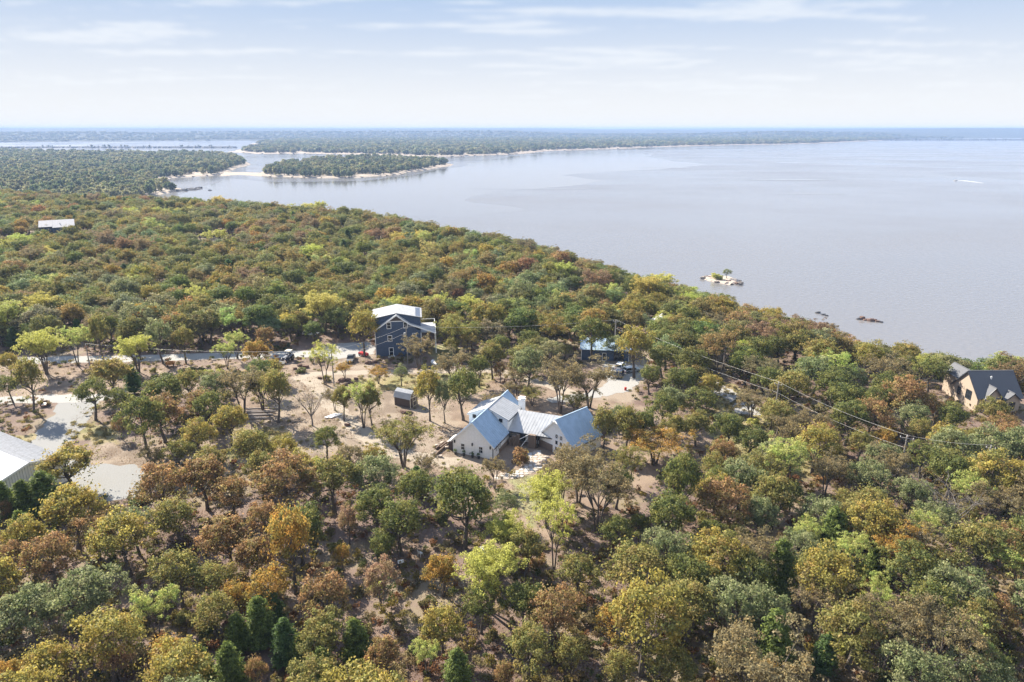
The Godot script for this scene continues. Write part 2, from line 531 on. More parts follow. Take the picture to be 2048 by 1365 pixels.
func make_calm_water(water: StandardMaterial3D) -> void:
	var m: StandardMaterial3D = water.duplicate()
	m.normal_scale = 0.022
	m.roughness_texture = null
	m.roughness = 0.04
	calm("calm light water of the sheltered bay", PackedVector2Array([Vector2(-448.1, -917.0), Vector2(-467.2, -1044.0), Vector2(-520.4, -1247.6), Vector2(-427.7, -1186.9), Vector2(-346.2, -1198.5), Vector2(-263.0, -1210.4), Vector2(-207.9, -1300.7), Vector2(-156.0, -1421.5), Vector2(-126.2, -1628.6), Vector2(-37.5, -2210.2), Vector2(289.9, -2630.4), Vector2(523.8, -2687.0), Vector2(447.3, -2063.3), Vector2(490.3, -1743.7), Vector2(231.5, -1438.2), Vector2(99.4, -1314.7), Vector2(149.4, -1186.9), Vector2(-17.4, -1009.2), Vector2(-49.6, -817.0), Vector2(18.8, -718.3), Vector2(-60.4, -669.4), Vector2(-166.8, -709.7), Vector2(-379.3, -754.9)]), m)
	calm("thin slick of calm water, first from the west", PackedVector2Array([Vector2(-153.4, -2029.6), Vector2(-13.9, -2061.3), Vector2(127.6, -2055.3), Vector2(246.3, -2033.5), Vector2(85.8, -2021.8), Vector2(-53.5, -2025.7)]), m, 2)
	calm("thin slick of calm water, second from the west", PackedVector2Array([Vector2(-114.9, -3131.0), Vector2(33.4, -3332.7), Vector2(186.8, -3292.9), Vector2(305.4, -3154.8), Vector2(133.9, -3084.3), Vector2(-10.4, -3107.4)]), m, 14)
	calm("thin slick of calm water, third from the west", PackedVector2Array([Vector2(-69.1, -1054.1), Vector2(4.9, -1063.4), Vector2(79.3, -1061.6), Vector2(142.3, -1055.3), Vector2(57.5, -1051.9), Vector2(-16.3, -1053.0)]), m, 11)
	calm("thin slick of calm water, fourth from the west", PackedVector2Array([Vector2(14.7, -2463.5), Vector2(160.4, -2568.9), Vector2(303.0, -2548.5), Vector2(414.4, -2476.2), Vector2(250.7, -2438.4), Vector2(113.5, -2450.9)]), m, 7)
	calm("thin slick of calm water, fifth from the west", PackedVector2Array([Vector2(419.7, -3509.0), Vector2(530.6, -3689.6), Vector2(614.2, -3654.3), Vector2(667.0, -3530.6), Vector2(558.8, -3466.5), Vector2(477.6, -3487.6)]), m, 13)
	calm("thin slick of calm water, sixth from the west", PackedVector2Array([Vector2(334.0, -3026.0), Vector2(506.4, -3214.6), Vector2(650.7, -3177.5), Vector2(748.0, -3048.4), Vector2(570.8, -2982.3), Vector2(433.0, -3004.0)]), m, 5)
	calm("thin slick of calm water, seventh from the west", PackedVector2Array([Vector2(261.5, -1591.0), Vector2(320.2, -1641.0), Vector2(368.6, -1631.4), Vector2(403.2, -1597.0), Vector2(343.0, -1578.9), Vector2(295.5, -1584.9)]), m, 9)
	calm("thin slick of calm water, eighth from the west", PackedVector2Array([Vector2(497.2, -2231.5), Vector2(629.9, -2270.8), Vector2(751.5, -2263.4), Vector2(847.3, -2236.4), Vector2(703.2, -2221.9), Vector2(583.1, -2226.7)]), m, 15)
	calm("thin slick of calm water, ninth from the west", PackedVector2Array([Vector2(795.4, -3156.0), Vector2(930.6, -3251.8), Vector2(1036.1, -3233.4), Vector2(1108.1, -3167.6), Vector2(973.5, -3132.9), Vector2(869.4, -3144.4)]), m, 8)
	calm("thin slick of calm water, tenth from the west", PackedVector2Array([Vector2(316.3, -1075.0), Vector2(353.2, -1097.6), Vector2(382.2, -1093.3), Vector2(402.5, -1077.7), Vector2(365.6, -1069.5), Vector2(336.8, -1072.2)]), m, 1)
	calm("thin slick of calm water, eleventh from the west", PackedVector2Array([Vector2(663.8, -1841.5), Vector2(720.0, -1882.6), Vector2(758.5, -1874.8), Vector2(782.2, -1846.6), Vector2(729.6, -1831.5), Vector2(691.0, -1836.5)]), m, 3)
	calm("thin slick of calm water, twelfth from the west", PackedVector2Array([Vector2(398.4, -1186.0), Vector2(473.1, -1215.4), Vector2(535.7, -1209.7), Vector2(581.6, -1189.6), Vector2(504.3, -1178.8), Vector2(442.5, -1182.4)]), m, 16)
	calm("thin slick of calm water, thirteenth from the west", PackedVector2Array([Vector2(328.6, -904.5), Vector2(371.8, -919.1), Vector2(408.7, -916.3), Vector2(436.5, -906.3), Vector2(391.3, -900.9), Vector2(354.7, -902.7)]), m, 6)
	calm("thin slick of calm water, fourteenth from the west", PackedVector2Array([Vector2(1031.7, -2988.0), Vector2(1255.3, -3167.7), Vector2(1401.8, -3132.4), Vector2(1479.2, -3009.3), Vector2(1276.0, -2946.2), Vector2(1133.0, -2966.9)]), m, 12)
	calm("thin slick of calm water, fifteenth from the west", PackedVector2Array([Vector2(863.0, -2121.1), Vector2(1007.2, -2160.9), Vector2(1131.6, -2153.3), Vector2(1225.6, -2126.0), Vector2(1074.0, -2111.4), Vector2(950.8, -2116.3)]), m, 4)
	calm("thin slick of calm water, sixteenth from the west", PackedVector2Array([Vector2(1806.0, -3285.0), Vector2(2026.2, -3435.0), Vector2(2146.4, -3405.9), Vector2(2196.2, -3303.1), Vector2(2011.2, -3249.5), Vector2(1890.3, -3267.2)]), m, 10)

# a low shore: an outline at the water's edge, rising a little inland, of sand
func shore(called: String, label: String, outline: PackedVector2Array, rise: float, inset: float, m: Material) -> void:
	var edge := PackedVector2Array()
	for i in outline.size():
		var a := outline[i]
		var b := outline[(i + 1) % outline.size()]
		var k := maxi(1, int(a.distance_to(b) / (inset * 1.6)))
		for s in k:
			var p := a.lerp(b, float(s) / k)
			edge.append(p + Vector2(noise.get_noise_2d(p.x * 2.3, p.y * 2.3), noise.get_noise_2d(p.x * 2.3 + 777.0, p.y * 2.3)) * inset * 1.9)
	var b := Build.new()
	if Geometry2D.is_polygon_clockwise(edge): edge.reverse()
	var tops := Geometry2D.offset_polygon(edge, -inset)
	for top in tops:
		var t := Geometry2D.triangulate_polygon(top)
		for i in range(0, t.size(), 3):
			b.tri(up(top[t[i]], LAKE + rise), up(top[t[i + 1]], LAKE + rise), up(top[t[i + 2]], LAKE + rise), UPV)
		for i in top.size():        # the beach falls away outward from the inner edge
			var p: Vector2 = top[i]
			var q: Vector2 = top[(i + 1) % top.size()]
			var o := Vector2(q.y - p.y, p.x - q.x).normalized() * inset * 1.25
			if Geometry2D.is_point_in_polygon((p + q) / 2.0 + o.normalized() * 0.2, top): o = -o
			b.quad(up(p, LAKE + rise), up(q, LAKE + rise), up(q + o, LAKE - 0.6), up(p + o, LAKE - 0.6), UPV)
	tag(part(called, b, m), label, "", "", "structure")

func up(p: Vector2, y: float) -> Vector3:
	return Vector3(p.x, y, p.y)

func hill_height(x: float, z: float) -> float:
	var d := sqrt(x * x + z * z)
	var bear := x / -z
	var s := 5650.0 + 500.0 * smoothstep(0.36, 0.5, bear) + 1100.0 * smoothstep(0.5, 0.6, bear) + 900.0 * smoothstep(0.6, 0.7, bear) + 180.0 * noise.get_noise_2d(x * 0.05, 3.0)
	var h := LAKE - 4.0 + 10.0 * smoothstep(s - 40.0, s + 60.0, d)
	var a := noise.get_noise_2d(x * 0.012, z * 0.03 + 50.0)
	var b := noise.get_noise_2d(x * 0.008 + 300.0, z * 0.02)
	h += (40.0 + 26.0 * a) * smoothstep(s + 150.0, s + 1700.0, d) * (1.0 - 0.5 * smoothstep(-0.02, 0.12, bear) * (1.0 - smoothstep(0.25, 0.4, bear)))
	h += (30.0 + 34.0 * b) * smoothstep(8600.0, 10200.0, d)
	h += 26.0 * exp(-pow((x - 150.0) / 1300.0, 2.0)) * smoothstep(11300.0, 12600.0, d) + 12.0 * smoothstep(12500.0, 14000.0, d)
	return minf(h + 3.0 * noise.get_noise_2d(x * 0.3, z * 0.3), 66.0 + 7.0 * noise.get_noise_2d(x * 0.03, 9.0) - 6.0 * smoothstep(12500.0, 9000.0, d))

func wood_tint(x: float, z: float) -> Color:
	var a := noise.get_noise_2d(x * 0.25, z * 0.25)
	var b := noise.get_noise_2d(x * 1.2, z * 0.8 + 40.0)
	return Color(0.045, 0.06, 0.03).lerp(Color(0.10, 0.10, 0.05), clampf(0.4 + a + b, 0, 1))

func make_far_shores() -> void:
	var west := PackedVector2Array([Vector2(-741.8, -669.4), Vector2(-424.3, -709.7), Vector2(-451.0, -864.2), Vector2(-475.9, -961.0), Vector2(-468.5, -1000.8), Vector2(-537.7, -1081.3), Vector2(-600.2, -1175.4), Vector2(-611.2, -1260.5), Vector2(-579.2, -1300.7), Vector2(-559.6, -1343.6), Vector2(-572.8, -1405.2), Vector2(-621.6, -1607.3), Vector2(-639.9, -1719.4), Vector2(-729.7, -1934.6), Vector2(-787.8, -2063.3), Vector2(-866.7, -2210.2), Vector2(-946.9, -2291.7), Vector2(-1030.5, -2334.7), Vector2(-1218.2, -2379.3), Vector2(-1464.7, -2425.7), Vector2(-1754.7, -2576.1), Vector2(-1943.4, -2687.0), Vector2(-3021.2, -2807.8)])
	shore("west_shore", "wooded low shore across the bay with a sandy beach", west, 1.6, 9.0, M.shore)
	var point := PackedVector2Array([Vector2(-490.6, -1343.6), Vector2(-449.3, -1300.7), Vector2(-381.7, -1260.5), Vector2(-288.7, -1247.6), Vector2(-240.8, -1329.0), Vector2(-217.0, -1358.5), Vector2(-211.7, -1421.5), Vector2(-178.3, -1527.6), Vector2(-143.3, -1695.8), Vector2(-151.9, -1768.6), Vector2(-188.8, -1847.9), Vector2(-256.3, -1965.2), Vector2(-342.0, -2063.3), Vector2(-415.1, -2063.3), Vector2(-472.7, -1996.9), Vector2(-526.7, -1934.6), Vector2(-532.3, -1768.6), Vector2(-551.5, -1672.8), Vector2(-543.6, -1546.8)])
	shore("wooded_point", "wooded point with a sand beach reaching into the lake", point, 1.6, 9.0, M.shore)
	var bar := PackedVector2Array([Vector2(-546.8, -1300.7), Vector2(-521.3, -1343.6), Vector2(-453.8, -1287.0), Vector2(-494.7, -1405.2), Vector2(-540.8, -1421.5), Vector2(-586.4, -1421.5)])
	shore("sand_bar", "reddish sand bar joining the wooded point to the beach", bar, 0.5, 4.0, M.shore)
	var north := PackedVector2Array([Vector2(-1070.4, -2687.0), Vector2(-881.4, -2473.8), Vector2(-756.3, -2523.9), Vector2(-555.7, -2425.7), Vector2(-369.9, -2334.7), Vector2(-308.9, -2250.2), Vector2(-197.5, -2250.2), Vector2(-105.7, -2334.7), Vector2(10.3, -2425.7), Vector2(65.5, -2576.1), Vector2(150.7, -2807.8), Vector2(373.9, -3010.7), Vector2(648.2, -3331.2), Vector2(958.9, -3619.7), Vector2(1233.6, -3841.3), Vector2(1495.4, -3962.5), Vector2(1833.5, -4229.2), Vector2(2236.4, -4703.6), Vector2(2684.3, -5188.0), Vector2(3193.7, -5783.0), Vector2(3100.5, -6531.2), Vector2(2240.9, -6704.6), Vector2(-102.2, -6060.8), Vector2(-1727.7, -5297.1), Vector2(-1509.2, -4091.5), Vector2(-1224.7, -3518.2), Vector2(-1155.6, -3010.7)])
	shore("north_shore", "long wooded shore below the far hills", north, 2.0, 14.0, M.shore)
	var dike := PackedVector2Array([Vector2(-3029, -3245), Vector2(-1272, -3245), Vector2(-1272, -3291), Vector2(-3029, -3291)])
	shore("causeway", "thin rocky causeway crossing the far inlet", dike, 6.0, 7.0, M.dark_rock)
	var dike2 := PackedVector2Array([Vector2(2647, -5297), Vector2(5211, -5388), Vector2(5211, -5458), Vector2(2647, -5367)])
	shore("causeway", "long thin causeway closing off the far right of the lake", dike2, 7.0, 9.0, M.dark_rock)
	var islet := PackedVector2Array([Vector2(-476.5, -961.0), Vector2(-469.5, -984.5), Vector2(-456.1, -1022.0), Vector2(-462.3, -1039.5), Vector2(-474.2, -1026.3), Vector2(-484.6, -1009.2), Vector2(-494.3, -1000.8)])
	shore("stone_jetty", "dark stone jetty reaching from the near shore into the bay", islet, 1.2, 2.2, M.dark_rock)
	var m := mottled(Color.WHITE, 0.95, grain(0.06, 0.45, 1.3, 33, 512, 4), 0.012, 900.0, M.relief)
	m.vertex_color_use_as_albedo = true
	var o := MeshInstance3D.new()
	o.name = "hills"
	var zs := PackedFloat32Array()
	var z := -16500.0
	while z < -4600.0:
		zs.append(z)
		z += 110.0 if z < -9000.0 else 70.0
	o.mesh = grid_mesh(steps(-13500, 13500, -6000, 9500, 95.0, 250.0), zs, hill_height, wood_tint, m)
	add_child(o)
	tag(o, "low wooded hills fading to blue along the horizon", "", "", "structure")
	# the woods on the far shores: crowns too many and too small to count
	var far := Node3D.new()
	far.name = "far_forest"
	add_child(far)
	tag(far, "hazy blue green forest covering the shores across the water", "forest", "", "stuff")
	var mesh := far_tree(5)
	var g := RandomNumberGenerator.new()
	g.seed = 77
	var xs: Array[Transform3D] = []
	for set in [[west, 9.0, 12.0, 1500.0], [point, 9.0, 12.0, 9e9], [north, 15.0, 34.0, 9e9]]:
		var poly: PackedVector2Array = set[0]
		var box := Rect2(poly[0], Vector2.ZERO)
		for p in poly: box = box.expand(p)
		var zz := box.position.y
		while zz < box.end.y:
			var step: float = lerpf(set[1], 26.0, clampf((-zz - 1300.0) / 2600.0, 0, 1))
			var xx := box.position.x
			while xx < box.end.x:
				var p := Vector2(xx + g.randf_range(-0.5, 0.5) * step, zz + g.randf_range(-0.5, 0.5) * step)
				xx += step
				if absf(p.x) > -p.y * 0.95 or g.randf() < 0.08: continue
				if noise.get_noise_2d(p.x * 0.9, p.y * 0.9) > 0.17: continue     # glades
				if Geometry2D.is_point_in_polygon(p, poly) and edge_gap(p, poly) > float(set[2]):
					var k := step / 9.0 * g.randf_range(0.55, 1.45)
					xs.append(Transform3D(Basis(UPV, g.randf() * TAU).scaled(Vector3(k, g.randf_range(0.7, 1.5) * pow(k, 0.3), k)), up(p, LAKE + 1.2)))
			zz += step
	for line in [[dike, 150.0], [dike2, 260.0]]:      # scattered trees along the causeways
		var poly: PackedVector2Array = line[0]
		for i in int(line[1]):
			var a := poly[0].lerp(poly[1], g.randf())
			if noise.get_noise_2d(a.x * 0.4, 5.0) < -0.05: continue
			xs.append(Transform3D(Basis(UPV, g.randf() * TAU).scaled(Vector3.ONE * g.randf_range(0.3, 1.0)), up(a + Vector2(0, -14), LAKE + 5.0)))
	for i in 5200:      # and along the foot of the hills
		var bear := g.randf_range(-0.85, 0.85)
		var d := g.randf_range(5700.0, 7600.0)
		var p := Vector3(bear, 0, -1).normalized() * d
		var y := hill_height(p.x, p.z)
		if y > LAKE + 1.5: xs.append(Transform3D(Basis(UPV, g.randf() * TAU).scaled(Vector3(3.2, g.randf_range(0.8, 1.5), 3.2)), Vector3(p.x, y - 0.5, p.z)))
	swarm("tree_crowns", mesh, xs, far, func(i: int) -> Color:
		var p := xs[i].origin
		var a := noise.get_noise_2d(p.x * 0.8, p.z * 0.8) + g.randf_range(-0.35, 0.35)
		return Color(0.13, 0.17, 0.08).lerp(Color(0.31, 0.29, 0.15), clampf(0.45 + a * 1.7, 0, 1)) * g.randf_range(0.7, 1.45))
	for h in [
		[Vector2(-871.5, -1314.7), 0.3, "white lakeside house among the near trees of the west shore", 16],
		[Vector2(-860.8, -1247.6), 1.0, "small white house nearest the edge of the west shore", 14],
		[Vector2(-675.4, -1164.2), -0.4, "long white house near the jetty on the west shore", 20],
		[Vector2(-950.7, -1546.8), 0.2, "white house deep in the west shore woods", 16],
		[Vector2(1003.6, -3841.3), 0.1, "white house by the water below the far hills", 26],
		[Vector2(1232.5, -4159.2), 0.4, "white waterside house east of its neighbour on the north shore", 30],
		[Vector2(423.3, -3619.7), 0.2, "pale house in the woods of the north shore", 26]
	]:
		var b := Build.new()
		var t := thing("lakeside_house", h[2], "house", up(h[0], LAKE + 1.8), h[1], "white houses on the far shores")
		b.box(Vector3(0, 2.5, 0), Vector3(h[3], 5, 9))
		part("wall", b, M.white_trim, t)
		b = Build.new()
		b.sheet(Vector3(-h[3] / 2 - 0.6, 5, 5.2), Vector3(h[3] / 2 + 0.6, 5, 5.2), Vector3(h[3] / 2 + 0.6, 8, 0), Vector3(-h[3] / 2 - 0.6, 8, 0), 0.3)
		b.sheet(Vector3(-h[3] / 2 - 0.6, 5, -5.2), Vector3(h[3] / 2 + 0.6, 5, -5.2), Vector3(h[3] / 2 + 0.6, 8, 0), Vector3(-h[3] / 2 - 0.6, 8, 0), 0.3)
		part("roof", b, M.grey_roof, t)

func edge_gap(p: Vector2, poly: PackedVector2Array) -> float:
	var d := 1e9
	for i in poly.size():
		d = minf(d, p.distance_squared_to(Geometry2D.get_closest_point_to_segment(p, poly[i], poly[(i + 1) % poly.size()])))
	return sqrt(d)

func swarm(called: String, mesh: Mesh, xs: Array[Transform3D], parent: Node, tint: Callable) -> void:
	var mm := MultiMesh.new()
	mm.transform_format = MultiMesh.TRANSFORM_3D
	mm.use_colors = true
	mm.mesh = mesh
	mm.instance_count = xs.size()
	for i in xs.size():
		mm.set_instance_transform(i, xs[i])
		mm.set_instance_color(i, tint.call(i))
	var o := MultiMeshInstance3D.new()
	o.name = called
	o.multimesh = mm
	parent.add_child(o, true)
	o.set_meta("kind", "stuff")

func far_tree(sd: int) -> ArrayMesh:
	var g := RandomNumberGenerator.new()
	g.seed = sd
	var L := Leaves.new()
	for k in 16:
		var a := g.randf() * TAU
		var r := sqrt(g.randf()) * 3.6
		L.clump(Vector3(cos(a) * r, 5.2 + g.randf() * 4.2 - r * 0.5, sin(a) * r), 1.9, 20, 1.15, 0.8, [Color(1, 1, 1), Color(0.75, 0.8, 0.7)], g)
	L.clump(Vector3(0, 3.0, 0), 3.2, 40, 1.4, 0.8, [Color(0.9, 0.9, 0.9)], g)
	return L.mesh(M.leaf)

# ---------------------------------------------------------------- roads and yards
func patch(called: String, label: String, outline: PackedVector2Array, y: float, m: Material, ragged := 0.5, finer := 0.8) -> void:
	var edge := PackedVector2Array()
	for i in outline.size():
		var a := outline[i]
		var b := outline[(i + 1) % outline.size()]
		var k := maxi(1, int(a.distance_to(b) / finer))
		for s in k:
			var p := a.cubic_interpolate(b, outline[(i - 1 + outline.size()) % outline.size()], outline[(i + 2) % outline.size()], float(s) / k)
			edge.append(p + Vector2(noise.get_noise_2d(p.x * 20.0, p.y * 20.0), noise.get_noise_2d(p.x * 20.0 + 333.0, p.y * 20.0)) * ragged * 2.0)
	var b := Build.new()
	var t := Geometry2D.triangulate_polygon(edge)
	for i in range(0, t.size(), 3):
		b.tri(up(edge[t[i]], y), up(edge[t[i + 1]], y), up(edge[t[i + 2]], y), UPV)
	tag(part(called, b, m), label, "", "", "structure")

# a track along a line, its edges wandering a little
func ribbon(called: String, label: String, pts: PackedVector2Array, half: float, y: float, m: Material, ragged := 0.5) -> void:
	var b := Build.new()
	var line := PackedVector2Array()
	for i in pts.size() - 1:
		var k := maxi(2, int(pts[i].distance_to(pts[i + 1]) / 0.9))
		for s in k: line.append(pts[i].cubic_interpolate(pts[i + 1], pts[maxi(i - 1, 0)], pts[mini(i + 2, pts.size() - 1)], float(s) / k))
	line.append(pts[-1])
	var was := []
	for i in line.size():
		var p := line[i]
		var d := (line[mini(i + 1, line.size() - 1)] - line[maxi(i - 1, 0)]).normalized()
		var n := Vector2(d.y, -d.x)
		var l := p + n * (half + noise.get_noise_2d(p.x * 20.0, p.y * 20.0) * ragged * 2.0)
		var r := p - n * (half + noise.get_noise_2d(p.x * 20.0 + 333.0, p.y * 20.0) * ragged * 2.0)
		if was: b.quad(up(was[0], y), up(l, y), up(r, y), up(was[1], y), UPV)
		was = [l, r]
	tag(part(called, b, m), label, "", "", "structure")

func make_roads() -> void:
	ribbon("road", "white gravel road crossing behind the clearing", PackedVector2Array([Vector2(-159.4, -173.7), Vector2(-134.4, -174.6), Vector2(-122.7, -175.4), Vector2(-105.5, -176.3), Vector2(-95.0, -177.1), Vector2(-85.9, -178.2), Vector2(-76.6, -179.0), Vector2(-64.4, -179.7), Vector2(-53.6, -181.0), Vector2(-45.7, -182.8)]), 2.9, 0.024, M.gravel, 0.25)
	patch("gravel_pad", "white rubble pad beside the blue house", PackedVector2Array([Vector2(-54.8, -187.9), Vector2(-41.3, -190.8), Vector2(-39.0, -180.6), Vector2(-44.4, -177.1), Vector2(-51.2, -177.1)]), 0.028, M.gravel, 0.50)
	ribbon("dirt_track", "pale sandy track running behind the shed", PackedVector2Array([Vector2(-54.9, -160.0), Vector2(-51.5, -163.6), Vector2(-42.9, -165.1), Vector2(-33.9, -165.1), Vector2(-21.2, -166.2), Vector2(-4.4, -166.2), Vector2(8.1, -156.8), Vector2(14.9, -149.9)]), 1.7, 0.016, M.sand_track, 0.50)
	ribbon("dirt_track", "pale sandy track curving through the clearing to the farmhouse", PackedVector2Array([Vector2(-52.3, -162.9), Vector2(-45.7, -151.5), Vector2(-40.7, -143.2), Vector2(-35.3, -134.9), Vector2(-30.0, -127.4), Vector2(-24.8, -121.1), Vector2(-17.6, -117.9), Vector2(-10.2, -115.2)]), 2.0, 0.020, M.sand_track, 0.50)
	ribbon("driveway", "grey gravel driveway curving down to the barn", PackedVector2Array([Vector2(-100.2, -147.1), Vector2(-96.7, -138.7), Vector2(-93.9, -129.8), Vector2(-91.2, -122.2), Vector2(-84.9, -113.8), Vector2(-75.5, -109.1)]), 4.2, 0.016, M.grey_gravel, 0.60)
	ribbon("lane", "pale gravel lane joining the driveway from the west", PackedVector2Array([Vector2(-126.4, -145.0), Vector2(-113.9, -146.8), Vector2(-106.4, -147.7), Vector2(-98.8, -147.7), Vector2(-91.3, -149.9)]), 2.4, 0.020, M.gravel, 0.50)
	patch("gravel_yard", "grey gravel yard beside the barn", PackedVector2Array([Vector2(-79.6, -113.8), Vector2(-70.2, -114.4), Vector2(-64.7, -110.0), Vector2(-64.2, -103.1), Vector2(-70.6, -102.3), Vector2(-77.2, -104.7)]), 0.020, M.grey_gravel, 0.70)
	patch("parking_place", "pale gravel parking place beside the blue workshop", PackedVector2Array([Vector2(24.2, -177.5), Vector2(26.8, -172.1), Vector2(34.5, -170.1), Vector2(33.8, -162.9), Vector2(29.1, -153.8), Vector2(22.4, -149.3), Vector2(11.0, -145.0), Vector2(8.3, -147.7), Vector2(18.6, -152.2), Vector2(23.9, -160.0)]), 0.020, M.gravel, 0.60)
	ribbon("driveway", "pale gravel driveway between trees below the power lines", PackedVector2Array([Vector2(45.9, -168.1), Vector2(48.1, -161.8), Vector2(50.0, -153.1), Vector2(52.8, -146.8), Vector2(52.2, -138.1)]), 2.6, 0.020, M.gravel, 0.60)

# ---------------------------------------------------------------- buildings
# a roof slope as a thin slab with standing seams running down it; e0-e1 is the eave, r0-r1 the ridge above it
func slope(t: Node, e0: Vector3, e1: Vector3, r1: Vector3, r0: Vector3, m: Material, xf := Transform3D(), gap := 0.6, called := "roof") -> MeshInstance3D:
	var b := placed(xf)
	b.sheet(e0, e1, r1, r0, 0.12)
	var o := part(called, b, m, t)
	if gap > 0.0:
		var s := placed(xf)
		var up_ := (e1 - e0).cross(r0 - e0).normalized()
		if up_.y < 0: up_ = -up_
		var k := int(e0.distance_to(e1) / gap)
		for i in k + 1:
			var f := (i + 0.02) / (k + 0.04)
			s.bar(e0.lerp(e1, f) + up_ * 0.02, r0.lerp(r1, f) + up_ * 0.005, 0.04, 0.04, up_)
		part("standing_seam", s, m, o)
	return o

# a window on a wall: centre of the opening, the wall's outward direction, size, panes
func window(t: Node, c: Vector3, out: Vector3, w: float, h: float, cols: int, rows: int, frame: Material, xf := Transform3D(), cross := false, called := "window") -> void:
	var r := UPV.cross(out).normalized()
	var b := placed(xf)
	var bars := []
	for s in [-1, 1]:
		bars.append([c + r * s * w / 2 - UPV * (h / 2 + 0.05), c + r * s * w / 2 + UPV * (h / 2 + 0.05)])
		bars.append([c - r * w / 2 + UPV * s * h / 2, c + r * w / 2 + UPV * s * h / 2])
	for q in bars: b.bar(q[0] + out * 0.05, q[1] + out * 0.05, 0.13, 0.1, out)
	for i in range(1, cols): b.bar(c + r * w * (float(i) / cols - 0.5) + out * 0.04 - UPV * h / 2, c + r * w * (float(i) / cols - 0.5) + out * 0.04 + UPV * h / 2, 0.05, 0.06, out)
	for i in range(1, rows): b.bar(c + UPV * h * (float(i) / rows - 0.5) + out * 0.04 - r * w / 2, c + UPV * h * (float(i) / rows - 0.5) + out * 0.04 + r * w / 2, 0.06, 0.06, out)
	if cross:
		b.bar(c + out * 0.04 - r * w / 2 - UPV * h / 2, c + out * 0.04 + r * w / 2 + UPV * h / 2, 0.05, 0.05, out)
		b.bar(c + out * 0.045 + r * w / 2 - UPV * h / 2, c + out * 0.045 - r * w / 2 + UPV * h / 2, 0.05, 0.05, out)
	var o := part(called, b, frame, t)
	for i in cols:
		for k in rows:
			var p := placed(xf)
			var m := c + r * w * ((i + 0.5) / cols - 0.5) + UPV * h * ((k + 0.5) / rows - 0.5)
			p.bar(m - r * (w / cols / 2 - 0.02) + out * 0.015, m + r * (w / cols / 2 - 0.02) + out * 0.015, h / rows - 0.04, 0.03, out)
			part("pane", p, M.glass, o)

# gabled walls along z: half width, eave, ridge, from z0 back to z1
func gable_wall(b: Build, w: float, eave: float, ridge: float, z0: float, z1: float) -> void:
	b.prism(PackedVector2Array([Vector2(-w, 0), Vector2(w, 0), Vector2(w, eave), Vector2(0, ridge), Vector2(-w, eave)]), z0, z1)

func both_slopes(t: Node, w: float, eave: float, ridge: float, z0: float, z1: float, over: float, m: Material, xf := Transform3D(), gap := 0.6) -> void:
	var drop := (ridge - eave) / w * over
	for s in [-1.0, 1.0]:
		slope(t, Vector3(s * (w + over), eave - drop + 0.14, z0), Vector3(s * (w + over), eave - drop + 0.14, z1), Vector3(s * 0.01, ridge + 0.14, z1), Vector3(s * 0.01, ridge + 0.14, z0), m, xf, gap)
	var b := placed(xf)
	b.bar(Vector3(0, ridge + 0.16, z0), Vector3(0, ridge + 0.16, z1), 0.22, 0.09)
	part("ridge_cap", b, m, t)

func rake(t: Node, w: float, eave: float, ridge: float, z: float, over: float, m: Material, xf := Transform3D()) -> void:
	var drop := (ridge - eave) / w * over
	for s in [-1.0, 1.0]:
		var b := placed(xf)
		b.bar(Vector3(s * (w + over), eave - drop - 0.02, z), Vector3(0, ridge - 0.02, z), 0.09, 0.26)
		part("bargeboard", b, m, t)

func boards(t: Node, w: float, eave: float, ridge: float, z: float, out: float, gap: float, m: Material, xf := Transform3D()) -> void:   # battens on a gable
	var b := placed(xf)
	var x := -w + gap / 2
	while x < w:
		b.box(Vector3(x, (eave + (ridge - eave) * (1 - absf(x) / w)) / 2, z + out * 0.015), Vector3(0.05, eave + (ridge - eave) * (1 - absf(x) / w) - 0.1, 0.03))
		x += gap
	part("siding_batten", b, m, t)

func lantern(t: Node, c: Vector3, out: Vector3, xf := Transform3D()) -> void:
	var b := placed(xf)
	b.box(c + out * 0.14, Vector3(0.22, 0.42, 0.22))
	b.box(c + out * 0.14 + UPV * 0.26, Vector3(0.28, 0.06, 0.28))
	b.box(c + out * 0.05 + UPV * 0.1, Vector3(0.12, 0.5, 0.08))
	part("wall_lantern", b, M.black, t)

func make_buildings() -> void:
	farmhouse()
	blue_house()
	brown_shed()
	metal_barn()
	workshop()
	slate_house()
	far_dark_house()
	hidden_house()

